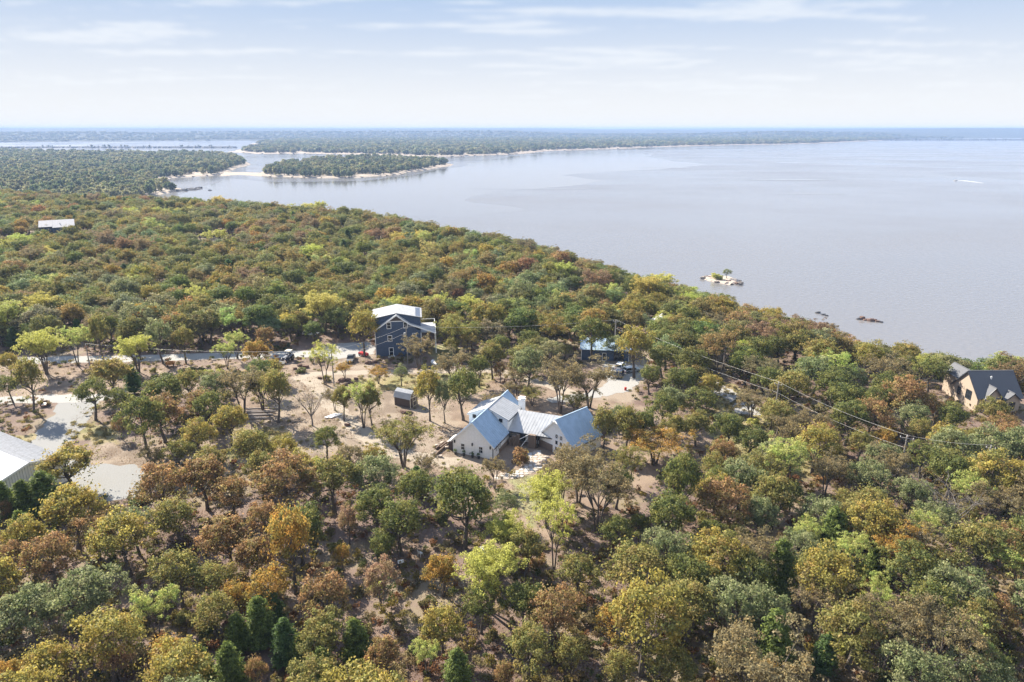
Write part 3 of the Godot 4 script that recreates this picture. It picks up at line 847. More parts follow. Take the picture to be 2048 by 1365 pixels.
func farmhouse() -> void:
	var t := thing("farmhouse", "white board-sided farmhouse with metal roofs coloured with blue shade, angled wing and white chimney", "house", Vector3(-7.54, 0, -118.51), deg_to_rad(-22))
	var W := 4.2
	var b := Build.new()
	gable_wall(b, W, 2.75, 6.9, 0, -17.4)
	gable_wall(b, W + 0.02, 5.15, 6.88, -7.4, -14.0)
	part("wall", b, M.white_wall, t)
	both_slopes(t, W, 2.75, 6.9, 0.3, -7.35, 0.4, M.shade_blue_roof)
	both_slopes(t, W, 5.15, 6.93, -7.15, -14.2, 0.35, M.grey_roof)
	both_slopes(t, W, 2.75, 6.9, -14.05, -17.8, 0.4, M.shade_blue_roof)
	rake(t, W, 2.75, 6.9, 0.27, 0.38, M.white_trim)
	rake(t, W, 5.15, 6.88, -7.2, 0.33, M.white_trim)
	boards(t, W, 2.75, 6.9, 0, 1, 0.62, M.white_trim)
	for x in [-2.05, 1.75]: window(t, Vector3(x, 1.55, 0), Vector3(0, 0, 1), 0.85, 1.35, 1, 2, M.white_trim)
	for x in [-3.75, 0.0, 3.75]: lantern(t, Vector3(x, 2.35, 0), Vector3(0, 0, 1))
	for z in [-1.6, -2.5, -3.4]: window(t, Vector3(W, 1.6, z), Vector3(1, 0, 0), 0.5, 1.5, 1, 1, M.white_trim)
	window(t, Vector3(-3.0, 4.75, -7.39), Vector3(0, 0, 1), 0.6, 0.6, 2, 2, M.black)
	window(t, Vector3(2.75, 4.75, -7.39), Vector3(0, 0, 1), 0.6, 0.6, 2, 2, M.black)
	var g: Build
	for q in [[Vector3(W + 0.46, 2.3, 0.3), Vector3(W + 0.46, 2.3, -7.3)], [Vector3(W + 0.06, 0, 0.07), Vector3(W + 0.06, 2.35, 0.07)], [Vector3(-W - 0.06, 0, 0.07), Vector3(-W - 0.06, 2.35, 0.07)], [Vector3(W + 0.42, 4.98, -7.1), Vector3(W + 0.42, 4.98, -14.1)]]:
		g = Build.new()
		g.bar(q[0], q[1], 0.12, 0.12, Vector3(1, 0.1, 0.3))
		part("gutter", g, M.gutter, t)
	b = Build.new()      # dark lean-to under the left eave
	b.prism(PackedVector2Array([Vector2(-W - 1.3, 0), Vector2(-W - 0.01, 0), Vector2(-W - 0.01, 2.3), Vector2(-W - 1.3, 1.75)]), -0.6, -3.4)
	part("lean_to", b, M.brown_gable, t)
	b = Build.new()
	b.sheet(Vector3(-W - 1.5, 1.75, -0.4), Vector3(-W - 1.5, 1.75, -3.6), Vector3(-W, 2.45, -3.6), Vector3(-W, 2.45, -0.4), 0.1)
	part("lean_to_roof", b, M.white_trim, t)
	b = Build.new()      # stone footing along the right side
	b.box(Vector3(W + 0.06, 0.45, -6.0), Vector3(0.22, 0.9, 6.0))
	part("stone_footing", b, M.stone, t)
	# chimney
	b = Build.new()
	b.box(Vector3(W + 0.1, 3.3, -14.9), Vector3(1.15, 6.6, 1.0))
	var c := part("chimney", b, M.white_wall, t)
	b = Build.new()
	b.box(Vector3(W + 0.1, 6.66, -14.9), Vector3(1.4, 0.14, 1.25))
	for q in [Vector2(-1, -1), Vector2(1, -1), Vector2(1, 1), Vector2(-1, 1)]: b.box(Vector3(W + 0.1 + q.x * 0.5, 6.9, -14.9 + q.y * 0.42), Vector3(0.1, 0.36, 0.1))
	b.box(Vector3(W + 0.1, 7.12, -14.9), Vector3(1.3, 0.08, 1.15))
	part("chimney_cap", b, M.white_trim, c)
	# the link between the two halves: its ridge runs across
	var L0 := W
	var L1 := W + 10.6
	b = Build.new()
	b.xf = Transform3D(Basis(UPV, PI / 2), Vector3(0, 0, 0))
	var zc := -12.0
	b = Build.new()
	b.box(Vector3((L0 + L1) / 2, 1.4, zc), Vector3(L1 - L0, 2.8, 5.0))
	part("link_wall", b, M.white_wall, t)
	slope(t, Vector3(L0, 2.75, zc + 4.4), Vector3(L1 - 0.2, 2.75, zc + 4.4), Vector3(L1 + 0.8, 5.35, zc - 0.6), Vector3(L0, 5.35, zc - 0.6), M.grey_roof, Transform3D(), 0.6, "link_roof")
	slope(t, Vector3(L0, 2.75, zc - 5.0), Vector3(L1 + 1.8, 2.75, zc - 5.0), Vector3(L1 + 0.8, 5.34, zc - 0.62), Vector3(L0, 5.34, zc - 0.62), M.grey_roof, Transform3D(), 0.6, "link_roof")
	b = Build.new()
	b.bar(Vector3(L0, 2.6, zc + 4.45), Vector3(L1 - 1.0, 2.6, zc + 4.45), 0.16, 0.16)
	for x in [L0 + 0.35, L0 + 3.2, L0 + 6.2]: b.box(Vector3(x, 1.28, zc + 4.3), Vector3(0.16, 2.56, 0.16))
	part("porch_post", b, M.gutter, t)
	window(t, Vector3(L0 + 2.2, 1.25, zc + 2.5), Vector3(0, 0, 1), 1.5, 2.2, 2, 2, M.black, Transform3D(), false, "door")
	window(t, Vector3(L0 + 5.2, 1.5, zc + 2.5), Vector3(0, 0, 1), 1.6, 1.5, 2, 1, M.white_trim)
	# the angled wing, about 25 degrees further round
	var x2 := Transform3D(Basis(UPV, deg_to_rad(-25)), Vector3(14.3, 0, -7.1))
	b = placed(x2)
	gable_wall(b, 4.1, 2.75, 6.9, 0, -8.7)
	part("wing_wall", b, M.white_wall, t)
	both_slopes(t, 4.1, 2.75, 6.9, 0.3, -9.0, 0.4, M.shade_blue_roof, x2)
	rake(t, 4.1, 2.75, 6.9, 0.27, 0.38, M.white_trim, x2)
	boards(t, 4.1, 2.75, 6.9, 0, 1, 0.62, M.white_trim, x2)
	for r in 3:
		for k in 2: window(t, Vector3(0.35 + k * 1.15, 1.0 + r * 1.3, 0), Vector3(0, 0, 1), 0.8, 0.95, 1, 1, M.white_trim, x2, r == 2)
	b = placed(x2)
	b.box(Vector3(-2.45, 0.7, 0.1), Vector3(3.4, 1.4, 0.3))
	part("stone_footing", b, M.stone, t)
	b = placed(x2)      # the little hood at the peak
	b.hull([Vector3(-0.75, 6.15, 0.25), Vector3(0.75, 6.15, 0.25), Vector3(0.05, 6.75, 1.15), Vector3(-0.05, 6.75, 1.15), Vector3(-0.75, 6.3, 0.25), Vector3(0.75, 6.3, 0.25), Vector3(0.05, 7.05, 1.15), Vector3(-0.05, 7.05, 1.15)])
	part("gable_hood", b, M.white_trim, t)
	for q in [[Vector3(-4.2, 0, 0.12), Vector3(-4.2, 2.4, 0.12)], [Vector3(4.56, 2.3, 0.3), Vector3(4.56, 2.3, -8.9)]]:
		g = placed(x2)
		g.bar(q[0], q[1], 0.12, 0.12, Vector3(1, 0.1, 0.3))
		part("gutter", g, M.gutter, t)

func blue_house() -> void:
	var t := thing("blue_house", "tall dark blue house of three storeys with white trim and pale metal roof", "house", Vector3(-31.45, 0, -178.80), deg_to_rad(8))
	var W := 5.9
	var b := Build.new()
	b.prism(PackedVector2Array([Vector2(-W, 0), Vector2(W + 0.6, 0), Vector2(W + 0.6, 6.6), Vector2(3.4, 9.0), Vector2(0, 11.6), Vector2(-W, 7.6)]), 0, -11.0)
	part("wall", b, M.blue_wall, t)
	b = Build.new()
	b.prism(PackedVector2Array([Vector2(-2.4, 9.95), Vector2(2.3, 9.95), Vector2(0, 11.62)]), 0.02, -0.1)
	part("gable_panel", b, M.brown_gable, t)
	b = Build.new()
	b.bar(Vector3(-2.5, 9.9, 0.05), Vector3(2.4, 9.9, 0.05), 0.12, 0.2)
	part("gable_trim", b, M.white_trim, t)
	# raised roof over the middle
	b = Build.new()
	b.prism(PackedVector2Array([Vector2(-W, 7.5), Vector2(W + 0.5, 6.6), Vector2(W + 0.5, 10.7), Vector2(0, 11.75), Vector2(-W, 10.4)]), -1.3, -10.6)
	part("upper_wall", b, M.blue_wall, t)
	for s in [-1.0, 1.0]:
		slope(t, Vector3(s * (W + 1.0), 10.55, -0.9), Vector3(s * (W + 1.0), 10.55, -11.2), Vector3(s * 0.01, 11.95, -11.2), Vector3(s * 0.01, 11.95, -0.9), M.grey_roof, Transform3D(), 0.9)
	slope(t, Vector3(-W - 0.5, 7.35, 0.4), Vector3(-W - 0.5, 7.35, -1.25), Vector3(0, 11.75, -1.25), Vector3(0, 11.75, 0.4), M.grey_roof, Transform3D(), 0.8)
	slope(t, Vector3(3.5, 9.05, 0.4), Vector3(3.5, 9.05, -1.25), Vector3(0.02, 11.75, -1.25), Vector3(0.02, 11.75, 0.4), M.grey_roof, Transform3D(), 0.8)
	slope(t, Vector3(10.6, 6.3, 0.4), Vector3(10.6, 6.3, -1.3), Vector3(3.5, 9.0, -1.3), Vector3(3.5, 9.0, 0.4), M.grey_roof, Transform3D(), 0.8, "porch_roof")
	for q in [[Vector3(-W - 0.5, 7.25, 0.45), Vector3(0, 11.65, 0.45)], [Vector3(0, 11.65, 0.45), Vector3(3.5, 8.97, 0.45)], [Vector3(3.5, 8.97, 0.45), Vector3(10.6, 6.2, 0.45)]]:
		b = Build.new()
		b.bar(q[0], q[1], 0.1, 0.3)
		part("bargeboard", b, M.white_trim, t)
	# balcony and open porch on the right
	b = Build.new()
	b.box(Vector3(8.5, 6.2, -5.6), Vector3(4.2, 0.2, 9.6))
	part("balcony_deck", b, M.grey_roof, t)
	b = Build.new()
	for z in [-1.2, -4.6, -7.8, -10.3]:
		b.box(Vector3(10.5, 3.1, z), Vector3(0.22, 6.2, 0.22))
		b.box(Vector3(10.5, 6.9, z), Vector3(0.12, 1.2, 0.12))
	for y in [6.75, 7.1, 7.45]: b.bar(Vector3(10.5, y, -1.2), Vector3(10.5, y, -10.3), 0.07, 0.09)
	b.bar(Vector3(6.7, 7.45, -10.3), Vector3(10.5, 7.45, -10.3), 0.07, 0.09)
	part("porch_post", b, M.white_trim, t)
	for x in [-2.1, 2.4]: window(t, Vector3(x, 8.75, 0), Vector3(0, 0, 1), 1.1, 1.7, 1, 2, M.white_trim)
	window(t, Vector3(-2.0, 5.1, 0), Vector3(0, 0, 1), 1.1, 1.7, 1, 2, M.white_trim)
	window(t, Vector3(4.7, 5.6, 0), Vector3(0, 0, 1), 1.1, 1.4, 1, 2, M.white_trim)
	window(t, Vector3(-1.8, 1.25, 0), Vector3(0, 0, 1), 1.15, 2.35, 1, 2, M.white_trim, Transform3D(), false, "door")
	for q in [[Vector3(-W - 0.02, 3.7, 0.06), Vector3(0.16, 7.4, 0.16), "corner_trim"], [Vector3(W + 0.6, 3.2, 0.06), Vector3(0.16, 6.4, 0.16), "corner_trim"], [Vector3(-1.8, 0.06, 0.5), Vector3(1.8, 0.12, 1.0), "doorstep"]]:
		b = Build.new()
		b.box(q[0], q[1])
		part(q[2], b, M.white_trim, t)
	b = Build.new()
	b.box(Vector3(1.3, 0.5, 0.55), Vector3(1.3, 1.0, 0.75))
	part("air_conditioner", b, M.blue_wall, t)

func brown_shed() -> void:
	var t := thing("garden_shed", "small brown barn-roofed shed with cream trim and white metal roof", "shed", Vector3(-22.20, 0, -143.02), deg_to_rad(-26.8))
	# its door end faces +x here; the long side runs back along -x
	var w := 1.4
	var prof := PackedVector2Array([Vector2(-w, 0), Vector2(w, 0), Vector2(w, 2.15), Vector2(0.95, 3.15), Vector2(0, 3.65), Vector2(-0.95, 3.15), Vector2(-w, 2.15)])
	var xf := Transform3D(Basis(UPV, PI / 2), Vector3.ZERO)
	var b := placed(xf)
	b.prism(prof, 0, -4.3)
	part("wall", b, M.shed_wall, t)
	for s in [-1.0, 1.0]:
		slope(t, Vector3(s * (w + 0.16), 2.0, 0.12), Vector3(s * (w + 0.16), 2.0, -4.42), Vector3(s * 0.97, 3.24, -4.42), Vector3(s * 0.97, 3.24, 0.12), M.grey_roof, xf, 0.3)
		slope(t, Vector3(s * 0.97, 3.26, 0.12), Vector3(s * 0.97, 3.26, -4.42), Vector3(0, 3.78, -4.42), Vector3(0, 3.78, 0.12), M.grey_roof, xf, 0.3)
		for q in [[Vector3(s * (w + 0.1), 2.0, 0.1), Vector3(s * 0.95, 3.16, 0.1)], [Vector3(s * 0.95, 3.16, 0.1), Vector3(0, 3.68, 0.1)], [Vector3(s * w, 0, 0.04), Vector3(s * w, 2.1, 0.04)]]:
			b = placed(xf)
			b.bar(q[0], q[1], 0.06, 0.14, Vector3(0, 0, 1))
			part("trim_board", b, M.cream, t)
	b = placed(xf)
	b.box(Vector3(0, 2.25, 0.03), Vector3(2.8, 0.12, 0.06))
	part("trim_board", b, M.cream, t)
	b = placed(xf)
	b.box(Vector3(0.2, 1.12, 0.03), Vector3(1.25, 2.1, 0.05))
	var d := part("door", b, M.shed_wall, t)
	b = placed(xf)
	for q in [[Vector3(-0.4, 0.08, 0.08), Vector3(-0.4, 2.16, 0.08)], [Vector3(0.8, 0.08, 0.08), Vector3(0.8, 2.16, 0.08)], [Vector3(-0.4, 0.1, 0.085), Vector3(0.8, 0.1, 0.085)], [Vector3(-0.4, 1.2, 0.085), Vector3(0.8, 1.2, 0.085)], [Vector3(-0.4, 2.14, 0.085), Vector3(0.8, 2.14, 0.085)]]:
		b.bar(q[0], q[1], 0.12, 0.05, Vector3(0, 0, 1))
	part("door_trim", b, M.cream, d)
	window(t, Vector3(0, 2.85, 0), Vector3(0, 0, 1), 0.6, 0.55, 2, 1, M.cream, xf, false, "gable_window")

func metal_barn() -> void:
	var t := thing("metal_barn", "long white metal barn with low pale roof beside the gravel yard", "barn", Vector3(-81.88, 0, -103.91), atan2(0.87, 0.48) - PI + PI)
	var W := 5.6
	var b := Build.new()
	# walls as panels: the gable end has a wide dark opening below
	b.prism(PackedVector2Array([Vector2(-W, 2.6), Vector2(W, 2.6), Vector2(W, 4.5), Vector2(0, 6.1), Vector2(-W, 4.5)]), 0, -0.25)
	b.box(Vector3(-W + 0.1, 2.2, -11), Vector3(0.2, 4.4, 22))
	b.box(Vector3(W - 0.1, 2.2, -11), Vector3(0.2, 4.4, 22))
	b.box(Vector3(0, 2.2, -21.8), Vector3(2 * W - 0.5, 4.4, 0.2))
	b.box(Vector3(3.6, 1.3, -0.12), Vector3(3.9, 2.6, 0.22))
	part("wall", b, M.white_wall, t)
	var s := Build.new()
	for i in 26:
		var x := -W + 0.25 + i * 0.43
		s.box(Vector3(x, 2.6 + (1.9 + 1.6 * (1 - absf(x) / W)) / 2, 0.02), Vector3(0.06, 1.9 + 1.6 * (1 - absf(x) / W) - 0.1, 0.04))
	part("siding_rib", s, M.galvanised, t)
	s = Build.new()
	s.box(Vector3(-1.9, 2.5, 0.03), Vector3(7.3, 0.16, 0.1))
	for x in [-5.4, 1.65]: s.box(Vector3(x, 1.3, 0.03), Vector3(0.16, 2.6, 0.1))
	part("door_frame", s, M.black, t)
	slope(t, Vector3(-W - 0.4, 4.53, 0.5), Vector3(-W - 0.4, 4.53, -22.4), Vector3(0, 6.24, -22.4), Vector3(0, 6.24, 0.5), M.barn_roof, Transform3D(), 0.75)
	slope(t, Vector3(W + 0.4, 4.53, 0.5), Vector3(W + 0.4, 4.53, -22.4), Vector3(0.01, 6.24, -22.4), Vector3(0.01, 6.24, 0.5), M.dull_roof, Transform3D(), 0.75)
	rake(t, W, 4.5, 6.1, 0.48, 0.38, M.white_trim)

func workshop() -> void:
	var t := thing("blue_workshop", "low dark blue workshop with pale roof half hidden behind trees", "workshop", Vector3(25.91, 0, -178.80), deg_to_rad(-8))
	var b := Build.new()
	b.prism(PackedVector2Array([Vector2(-6.6, 0), Vector2(6.2, 0), Vector2(6.2, 3.1), Vector2(-6.6, 3.1)]), 4.2, -4.6)
	part("wall", b, M.blue_wall, t)
	slope(t, Vector3(-7.0, 3.1, 4.7), Vector3(6.7, 3.1, 4.7), Vector3(6.7, 5.0, -0.2), Vector3(-7.0, 5.0, -0.2), M.shade_blue_roof, Transform3D(), 0.8)
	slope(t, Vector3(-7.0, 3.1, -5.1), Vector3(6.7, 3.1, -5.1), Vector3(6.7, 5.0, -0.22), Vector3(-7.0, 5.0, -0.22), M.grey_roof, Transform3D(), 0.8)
	for x in [-6.58, 6.18]:
		b = Build.new()
		b.prism(PackedVector2Array([Vector2(-4.2, 3.1), Vector2(4.6, 3.1), Vector2(0.2, 4.85)]), -0.1, 0.1)
		b.xf = Transform3D(Basis(UPV, PI / 2), Vector3(x, 0, 0))
		var g := placed(Transform3D(Basis(UPV, PI / 2), Vector3(x, 0, 0)))
		g.prism(PackedVector2Array([Vector2(-4.2, 3.1), Vector2(4.6, 3.1), Vector2(0.2, 4.85)]), -0.1, 0.1)
		part("gable", g, M.blue_wall, t)
	window(t, Vector3(-0.4, 1.1, 4.2), Vector3(0, 0, 1), 1.0, 2.1, 1, 1, M.white_trim, Transform3D(), false, "door")
	window(t, Vector3(3.6, 1.5, 4.2), Vector3(0, 0, 1), 2.4, 2.4, 2, 3, M.gutter, Transform3D(), false, "garage_door")
	for x in [-6.55, 6.15]:
		b = Build.new()
		b.box(Vector3(x, 1.55, 4.25), Vector3(0.14, 3.1, 0.14))
		part("corner_trim", b, M.white_trim, t)

func slate_house() -> void:
	var t := thing("slate_roofed_house", "tan brick house with a steep dark slate-grey roof above the lake", "house", Vector3(102.69, 0, -144.10), deg_to_rad(1.0))
	# ridge along +x; the gable end faces -x
	var xf := Transform3D(Basis(UPV, -PI / 2), Vector3.ZERO)      # local z of the gable looks to -x
	xf = Transform3D(Basis(Vector3(0, 0, 1), UPV, Vector3(-1, 0, 0)), Vector3.ZERO)
	var b := placed(xf)
	gable_wall(b, 4.3, 3.6, 8.0, 0, -9.6)
	part("wall", b, M.tan_brick, t)
	both_slopes(t, 4.3, 3.6, 8.0, 0.35, -9.9, 0.5, M.shingle, xf, 0.0)
	rake(t, 4.3, 3.6, 8.0, 0.32, 0.48, M.gutter, xf)
	window(t, Vector3(1.2, 2.9, 0), Vector3(0, 0, 1), 1.7, 2.0, 2, 2, M.black, xf)
	window(t, Vector3(-2.0, 2.6, 0), Vector3(0, 0, 1), 1.0, 1.6, 1, 2, M.black, xf)
	# cross gables on the front slope
	for q in [[3.2, 1.9, 5.6, 2.2], [7.0, 1.5, 4.6, 2.9]]:
		var x3 := Transform3D(Basis(), Vector3(q[0], 0, 4.35 + q[3] - 1.9))
		b = placed(x3)
		gable_wall(b, q[1], 3.3, q[2], 0, -4.4)
		part("front_gable", b, M.tan_brick, t)
		both_slopes(t, q[1], 3.3, q[2], 0.3, -4.6, 0.35, M.shingle, x3, 0.0)
		rake(t, q[1], 3.3, q[2], 0.28, 0.33, M.gutter, x3)
		window(t, Vector3(0, 1.8, 0), Vector3(0, 0, 1), 1.2, 1.6, 2, 2, M.black, x3)
	var x4 := Transform3D(Basis(), Vector3(2.3, 0, 0))
	b = placed(x4)
	gable_wall(b, 1.9, 5.2, 7.0, -4.0, -8.4)
	part("rear_wing", b, M.tan_brick, t)
	both_slopes(t, 1.9, 5.2, 7.0, -1.4, -8.7, 0.35, M.shingle, x4, 0.0)
	b = Build.new()
	b.tube([Vector3(4.2, 6.2, 1.4), Vector3(4.2, 7.1, 1.4)], [0.16, 0.16], 8)
	b.tube([Vector3(4.2, 7.1, 1.4), Vector3(4.2, 7.3, 1.4)], [0.26, 0.1], 8)
	part("vent_pipe", b, M.white_trim, t)

func far_dark_house() -> void:
	var t := thing("slate_blue_house", "tall dark blue house with pale single-pitch roof rising over the distant oaks", "house", Vector3(-242.7, 0, -365.6), deg_to_rad(31))
	var b := Build.new()
	b.hull([Vector3(-7.6, 0, 3.4), Vector3(-2, 0, 3.4), Vector3(-2, 0, -5), Vector3(-7.6, 0, -5), Vector3(-7.6, 10.6, 3.4), Vector3(-2, 10.6, 3.4), Vector3(-2, 12.7, -5), Vector3(-7.6, 12.7, -5)])
	b.hull([Vector3(-2, 0, 4.8), Vector3(7.6, 0, 4.8), Vector3(7.6, 0, -5), Vector3(-2, 0, -5), Vector3(-2, 10.2, 4.8), Vector3(7.6, 10.2, 4.8), Vector3(7.6, 12.7, -5), Vector3(-2, 12.7, -5)])
	part("wall", b, M.dark_blue_wall, t)
	slope(t, Vector3(-8.1, 10.65, 4.2), Vector3(-2, 10.65, 4.2), Vector3(-2, 13.0, -5.5), Vector3(-8.1, 13.0, -5.5), M.dull_pale_roof, Transform3D(), 1.2)
	slope(t, Vector3(-1.98, 10.2, 5.6), Vector3(8.1, 10.2, 5.6), Vector3(8.1, 13.0, -5.5), Vector3(-1.98, 13.0, -5.5), M.dull_pale_roof, Transform3D(), 1.2)
	window(t, Vector3(-6, 7, 3.4), Vector3(0, 0, 1), 1.6, 1.6, 2, 1, M.gutter)
	b = Build.new()
	b.tube([Vector3(1.5, 8.1, 1), Vector3(1.5, 12.3, 1)], [0.2, 0.2], 8)
	part("vent_pipe", b, M.galvanised, t)

func hidden_house() -> void:
	var t := thing("grey_cottage", "low grey cottage with pale roof edges glimpsed between dark oaks", "house", Vector3(45.1, 0, -197.9), deg_to_rad(-12))
	var b := Build.new()
	gable_wall(b, 4.0, 3.0, 5.4, 5, -5)
	part("wall", b, M.grey_wood, t)
	both_slopes(t, 4.0, 3.0, 5.4, 5.4, -5.4, 0.6, M.barn_roof, Transform3D(), 0.7)
	b = Build.new()
	b.sheet(Vector3(4.2, 2.4, 4.5), Vector3(8.5, 2.2, 4.5), Vector3(8.5, 2.4, -1.5), Vector3(4.2, 2.6, -1.5), 0.12)
	for x in [8.3]:
		for z in [4.3, -1.3]: b.box(Vector3(x, 1.1, z), Vector3(0.16, 2.2, 0.16))
	part("carport_roof", b, M.barn_roof, t)
	window(t, Vector3(-1.6, 1.7, 5), Vector3(0, 0, 1), 1.1, 1.3, 1, 2, M.white_trim)
	window(t, Vector3(1.6, 1.1, 5), Vector3(0, 0, 1), 1.0, 2.1, 1, 1, M.white_trim, Transform3D(), false, "door")

# ---------------------------------------------------------------- vehicles
func wheel(t: Node, c: Vector3, r: float, wide: float) -> void:
	var b := Build.new()
	b.tube([c - Vector3(wide / 2, 0, 0), c - Vector3(wide / 2 - 0.04, 0, 0), c + Vector3(wide / 2 - 0.04, 0, 0), c + Vector3(wide / 2, 0, 0)], [r * 0.86, r, r, r * 0.86], 14)
	var o := part("wheel", b, M.tyre, t)
	b = Build.new()
	b.tube([c - Vector3(wide / 2 + 0.015, 0, 0), c + Vector3(wide / 2 + 0.015, 0, 0)], [r * 0.58, r * 0.58], 12)
	part("rim", b, M.rim, o)

# a car looking to +z: long, wide, high, bonnet and cabin shares; a pickup has an open bed behind
func car(called: String, label: String, at: Vector3, turn: float, paint: Material, pickup := false, tall := 1.75) -> void:
	var t := thing(called, label, "pickup" if pickup else "car", at, turn, "")
	var L := 5.3 if pickup else 4.7
	var w := 0.95
	var sill := 0.38
	var belt := tall * 0.58
	var f := L / 2
	var b := Build.new()
	var front := [Vector3(-w * 0.9, sill, f), Vector3(w * 0.9, sill, f), Vector3(w, sill, f - 1.5), Vector3(-w, sill, f - 1.5), Vector3(-w * 0.86, belt - 0.16, f - 0.06), Vector3(w * 0.86, belt - 0.16, f - 0.06), Vector3(w * 0.95, belt, f - 1.5), Vector3(-w * 0.95, belt, f - 1.5)]
	b.hull(front)
	if pickup:
		b.hull([Vector3(-w, sill, f - 1.5), Vector3(w, sill, f - 1.5), Vector3(w, sill, -0.75), Vector3(-w, sill, -0.75), Vector3(-w * 0.95, belt, f - 1.5), Vector3(w * 0.95, belt, f - 1.5), Vector3(w * 0.95, belt, -0.75), Vector3(-w * 0.95, belt, -0.75)])
		b.box(Vector3(0, sill + 0.1, -f / 2 - 0.375), Vector3(w * 1.9, 0.2, f - 0.75))
		for s in [-1, 1]: b.box(Vector3(s * (w - 0.07), sill + (belt - sill) / 2, -f / 2 - 0.375), Vector3(0.12, belt - sill, f - 0.75))
		b.box(Vector3(0, sill + (belt - sill) / 2, -f + 0.06), Vector3(w * 1.9, belt - sill, 0.1))
	else:
		b.hull([Vector3(-w, sill, f - 1.5), Vector3(w, sill, f - 1.5), Vector3(w * 0.95, sill, -f), Vector3(-w * 0.95, sill, -f), Vector3(-w * 0.95, belt, f - 1.5), Vector3(w * 0.95, belt, f - 1.5), Vector3(w * 0.92, belt, -f + 0.05), Vector3(-w * 0.92, belt, -f + 0.05)])
	part("body", b, paint, t)
	var c0 := f - 1.35
	var c1 := -0.75 if pickup else -f + 0.15
	b = Build.new()
	b.hull([Vector3(-w * 0.93, belt, c0), Vector3(w * 0.93, belt, c0), Vector3(w * 0.92, belt, c1), Vector3(-w * 0.92, belt, c1), Vector3(-w * 0.76, tall - 0.05, c0 - 0.75), Vector3(w * 0.76, tall - 0.05, c0 - 0.75), Vector3(w * 0.76, tall - 0.05, c1 + 0.3), Vector3(-w * 0.76, tall - 0.05, c1 + 0.3)])
	part("window", b, M.glass, t)
	b = Build.new()
	b.hull([Vector3(-w * 0.79, tall - 0.06, c0 - 0.7), Vector3(w * 0.79, tall - 0.06, c0 - 0.7), Vector3(w * 0.79, tall - 0.06, c1 + 0.25), Vector3(-w * 0.79, tall - 0.06, c1 + 0.25), Vector3(-w * 0.7, tall, c0 - 0.85), Vector3(w * 0.7, tall, c0 - 0.85), Vector3(w * 0.7, tall, c1 + 0.4), Vector3(-w * 0.7, tall, c1 + 0.4)])
	for s in [-1, 1]:
		for z in [[c0, c0 - 0.75], [c1, c1 + 0.3], [(c0 + c1) / 2, (c0 + c1) / 2]]: b.bar(Vector3(s * w * 0.945, belt, z[0]), Vector3(s * w * 0.775, tall - 0.03, z[1]), 0.08, 0.08, Vector3(0, 0, 1))
	part("roof", b, paint, t)
	for s in [-1, 1]:
		for z in [f - 0.95, -f + 0.95]: wheel(t, Vector3(s * (w - 0.1), 0.36, z), 0.36, 0.24)
		b = Build.new()
		b.box(Vector3(s * 0.62, belt - 0.32, f - 0.02), Vector3(0.36, 0.17, 0.08))
		part("headlight", b, M.lens, t)
		b = Build.new()
		b.box(Vector3(s * 0.72, belt - 0.25, -f + 0.0), Vector3(0.26, 0.2, 0.06))
		part("tail_light", b, M.tail, t)
		b = Build.new()
		b.box(Vector3(s * (w + 0.1), belt + 0.1, c0 - 0.35), Vector3(0.18, 0.14, 0.1))
		part("mirror", b, paint, t)
	b = Build.new()
	b.box(Vector3(0, belt - 0.34, f + 0.0), Vector3(0.8, 0.22, 0.05))
	b.box(Vector3(0, sill + 0.05, f + 0.05), Vector3(1.7, 0.16, 0.12))
	part("grille", b, M.black, t)

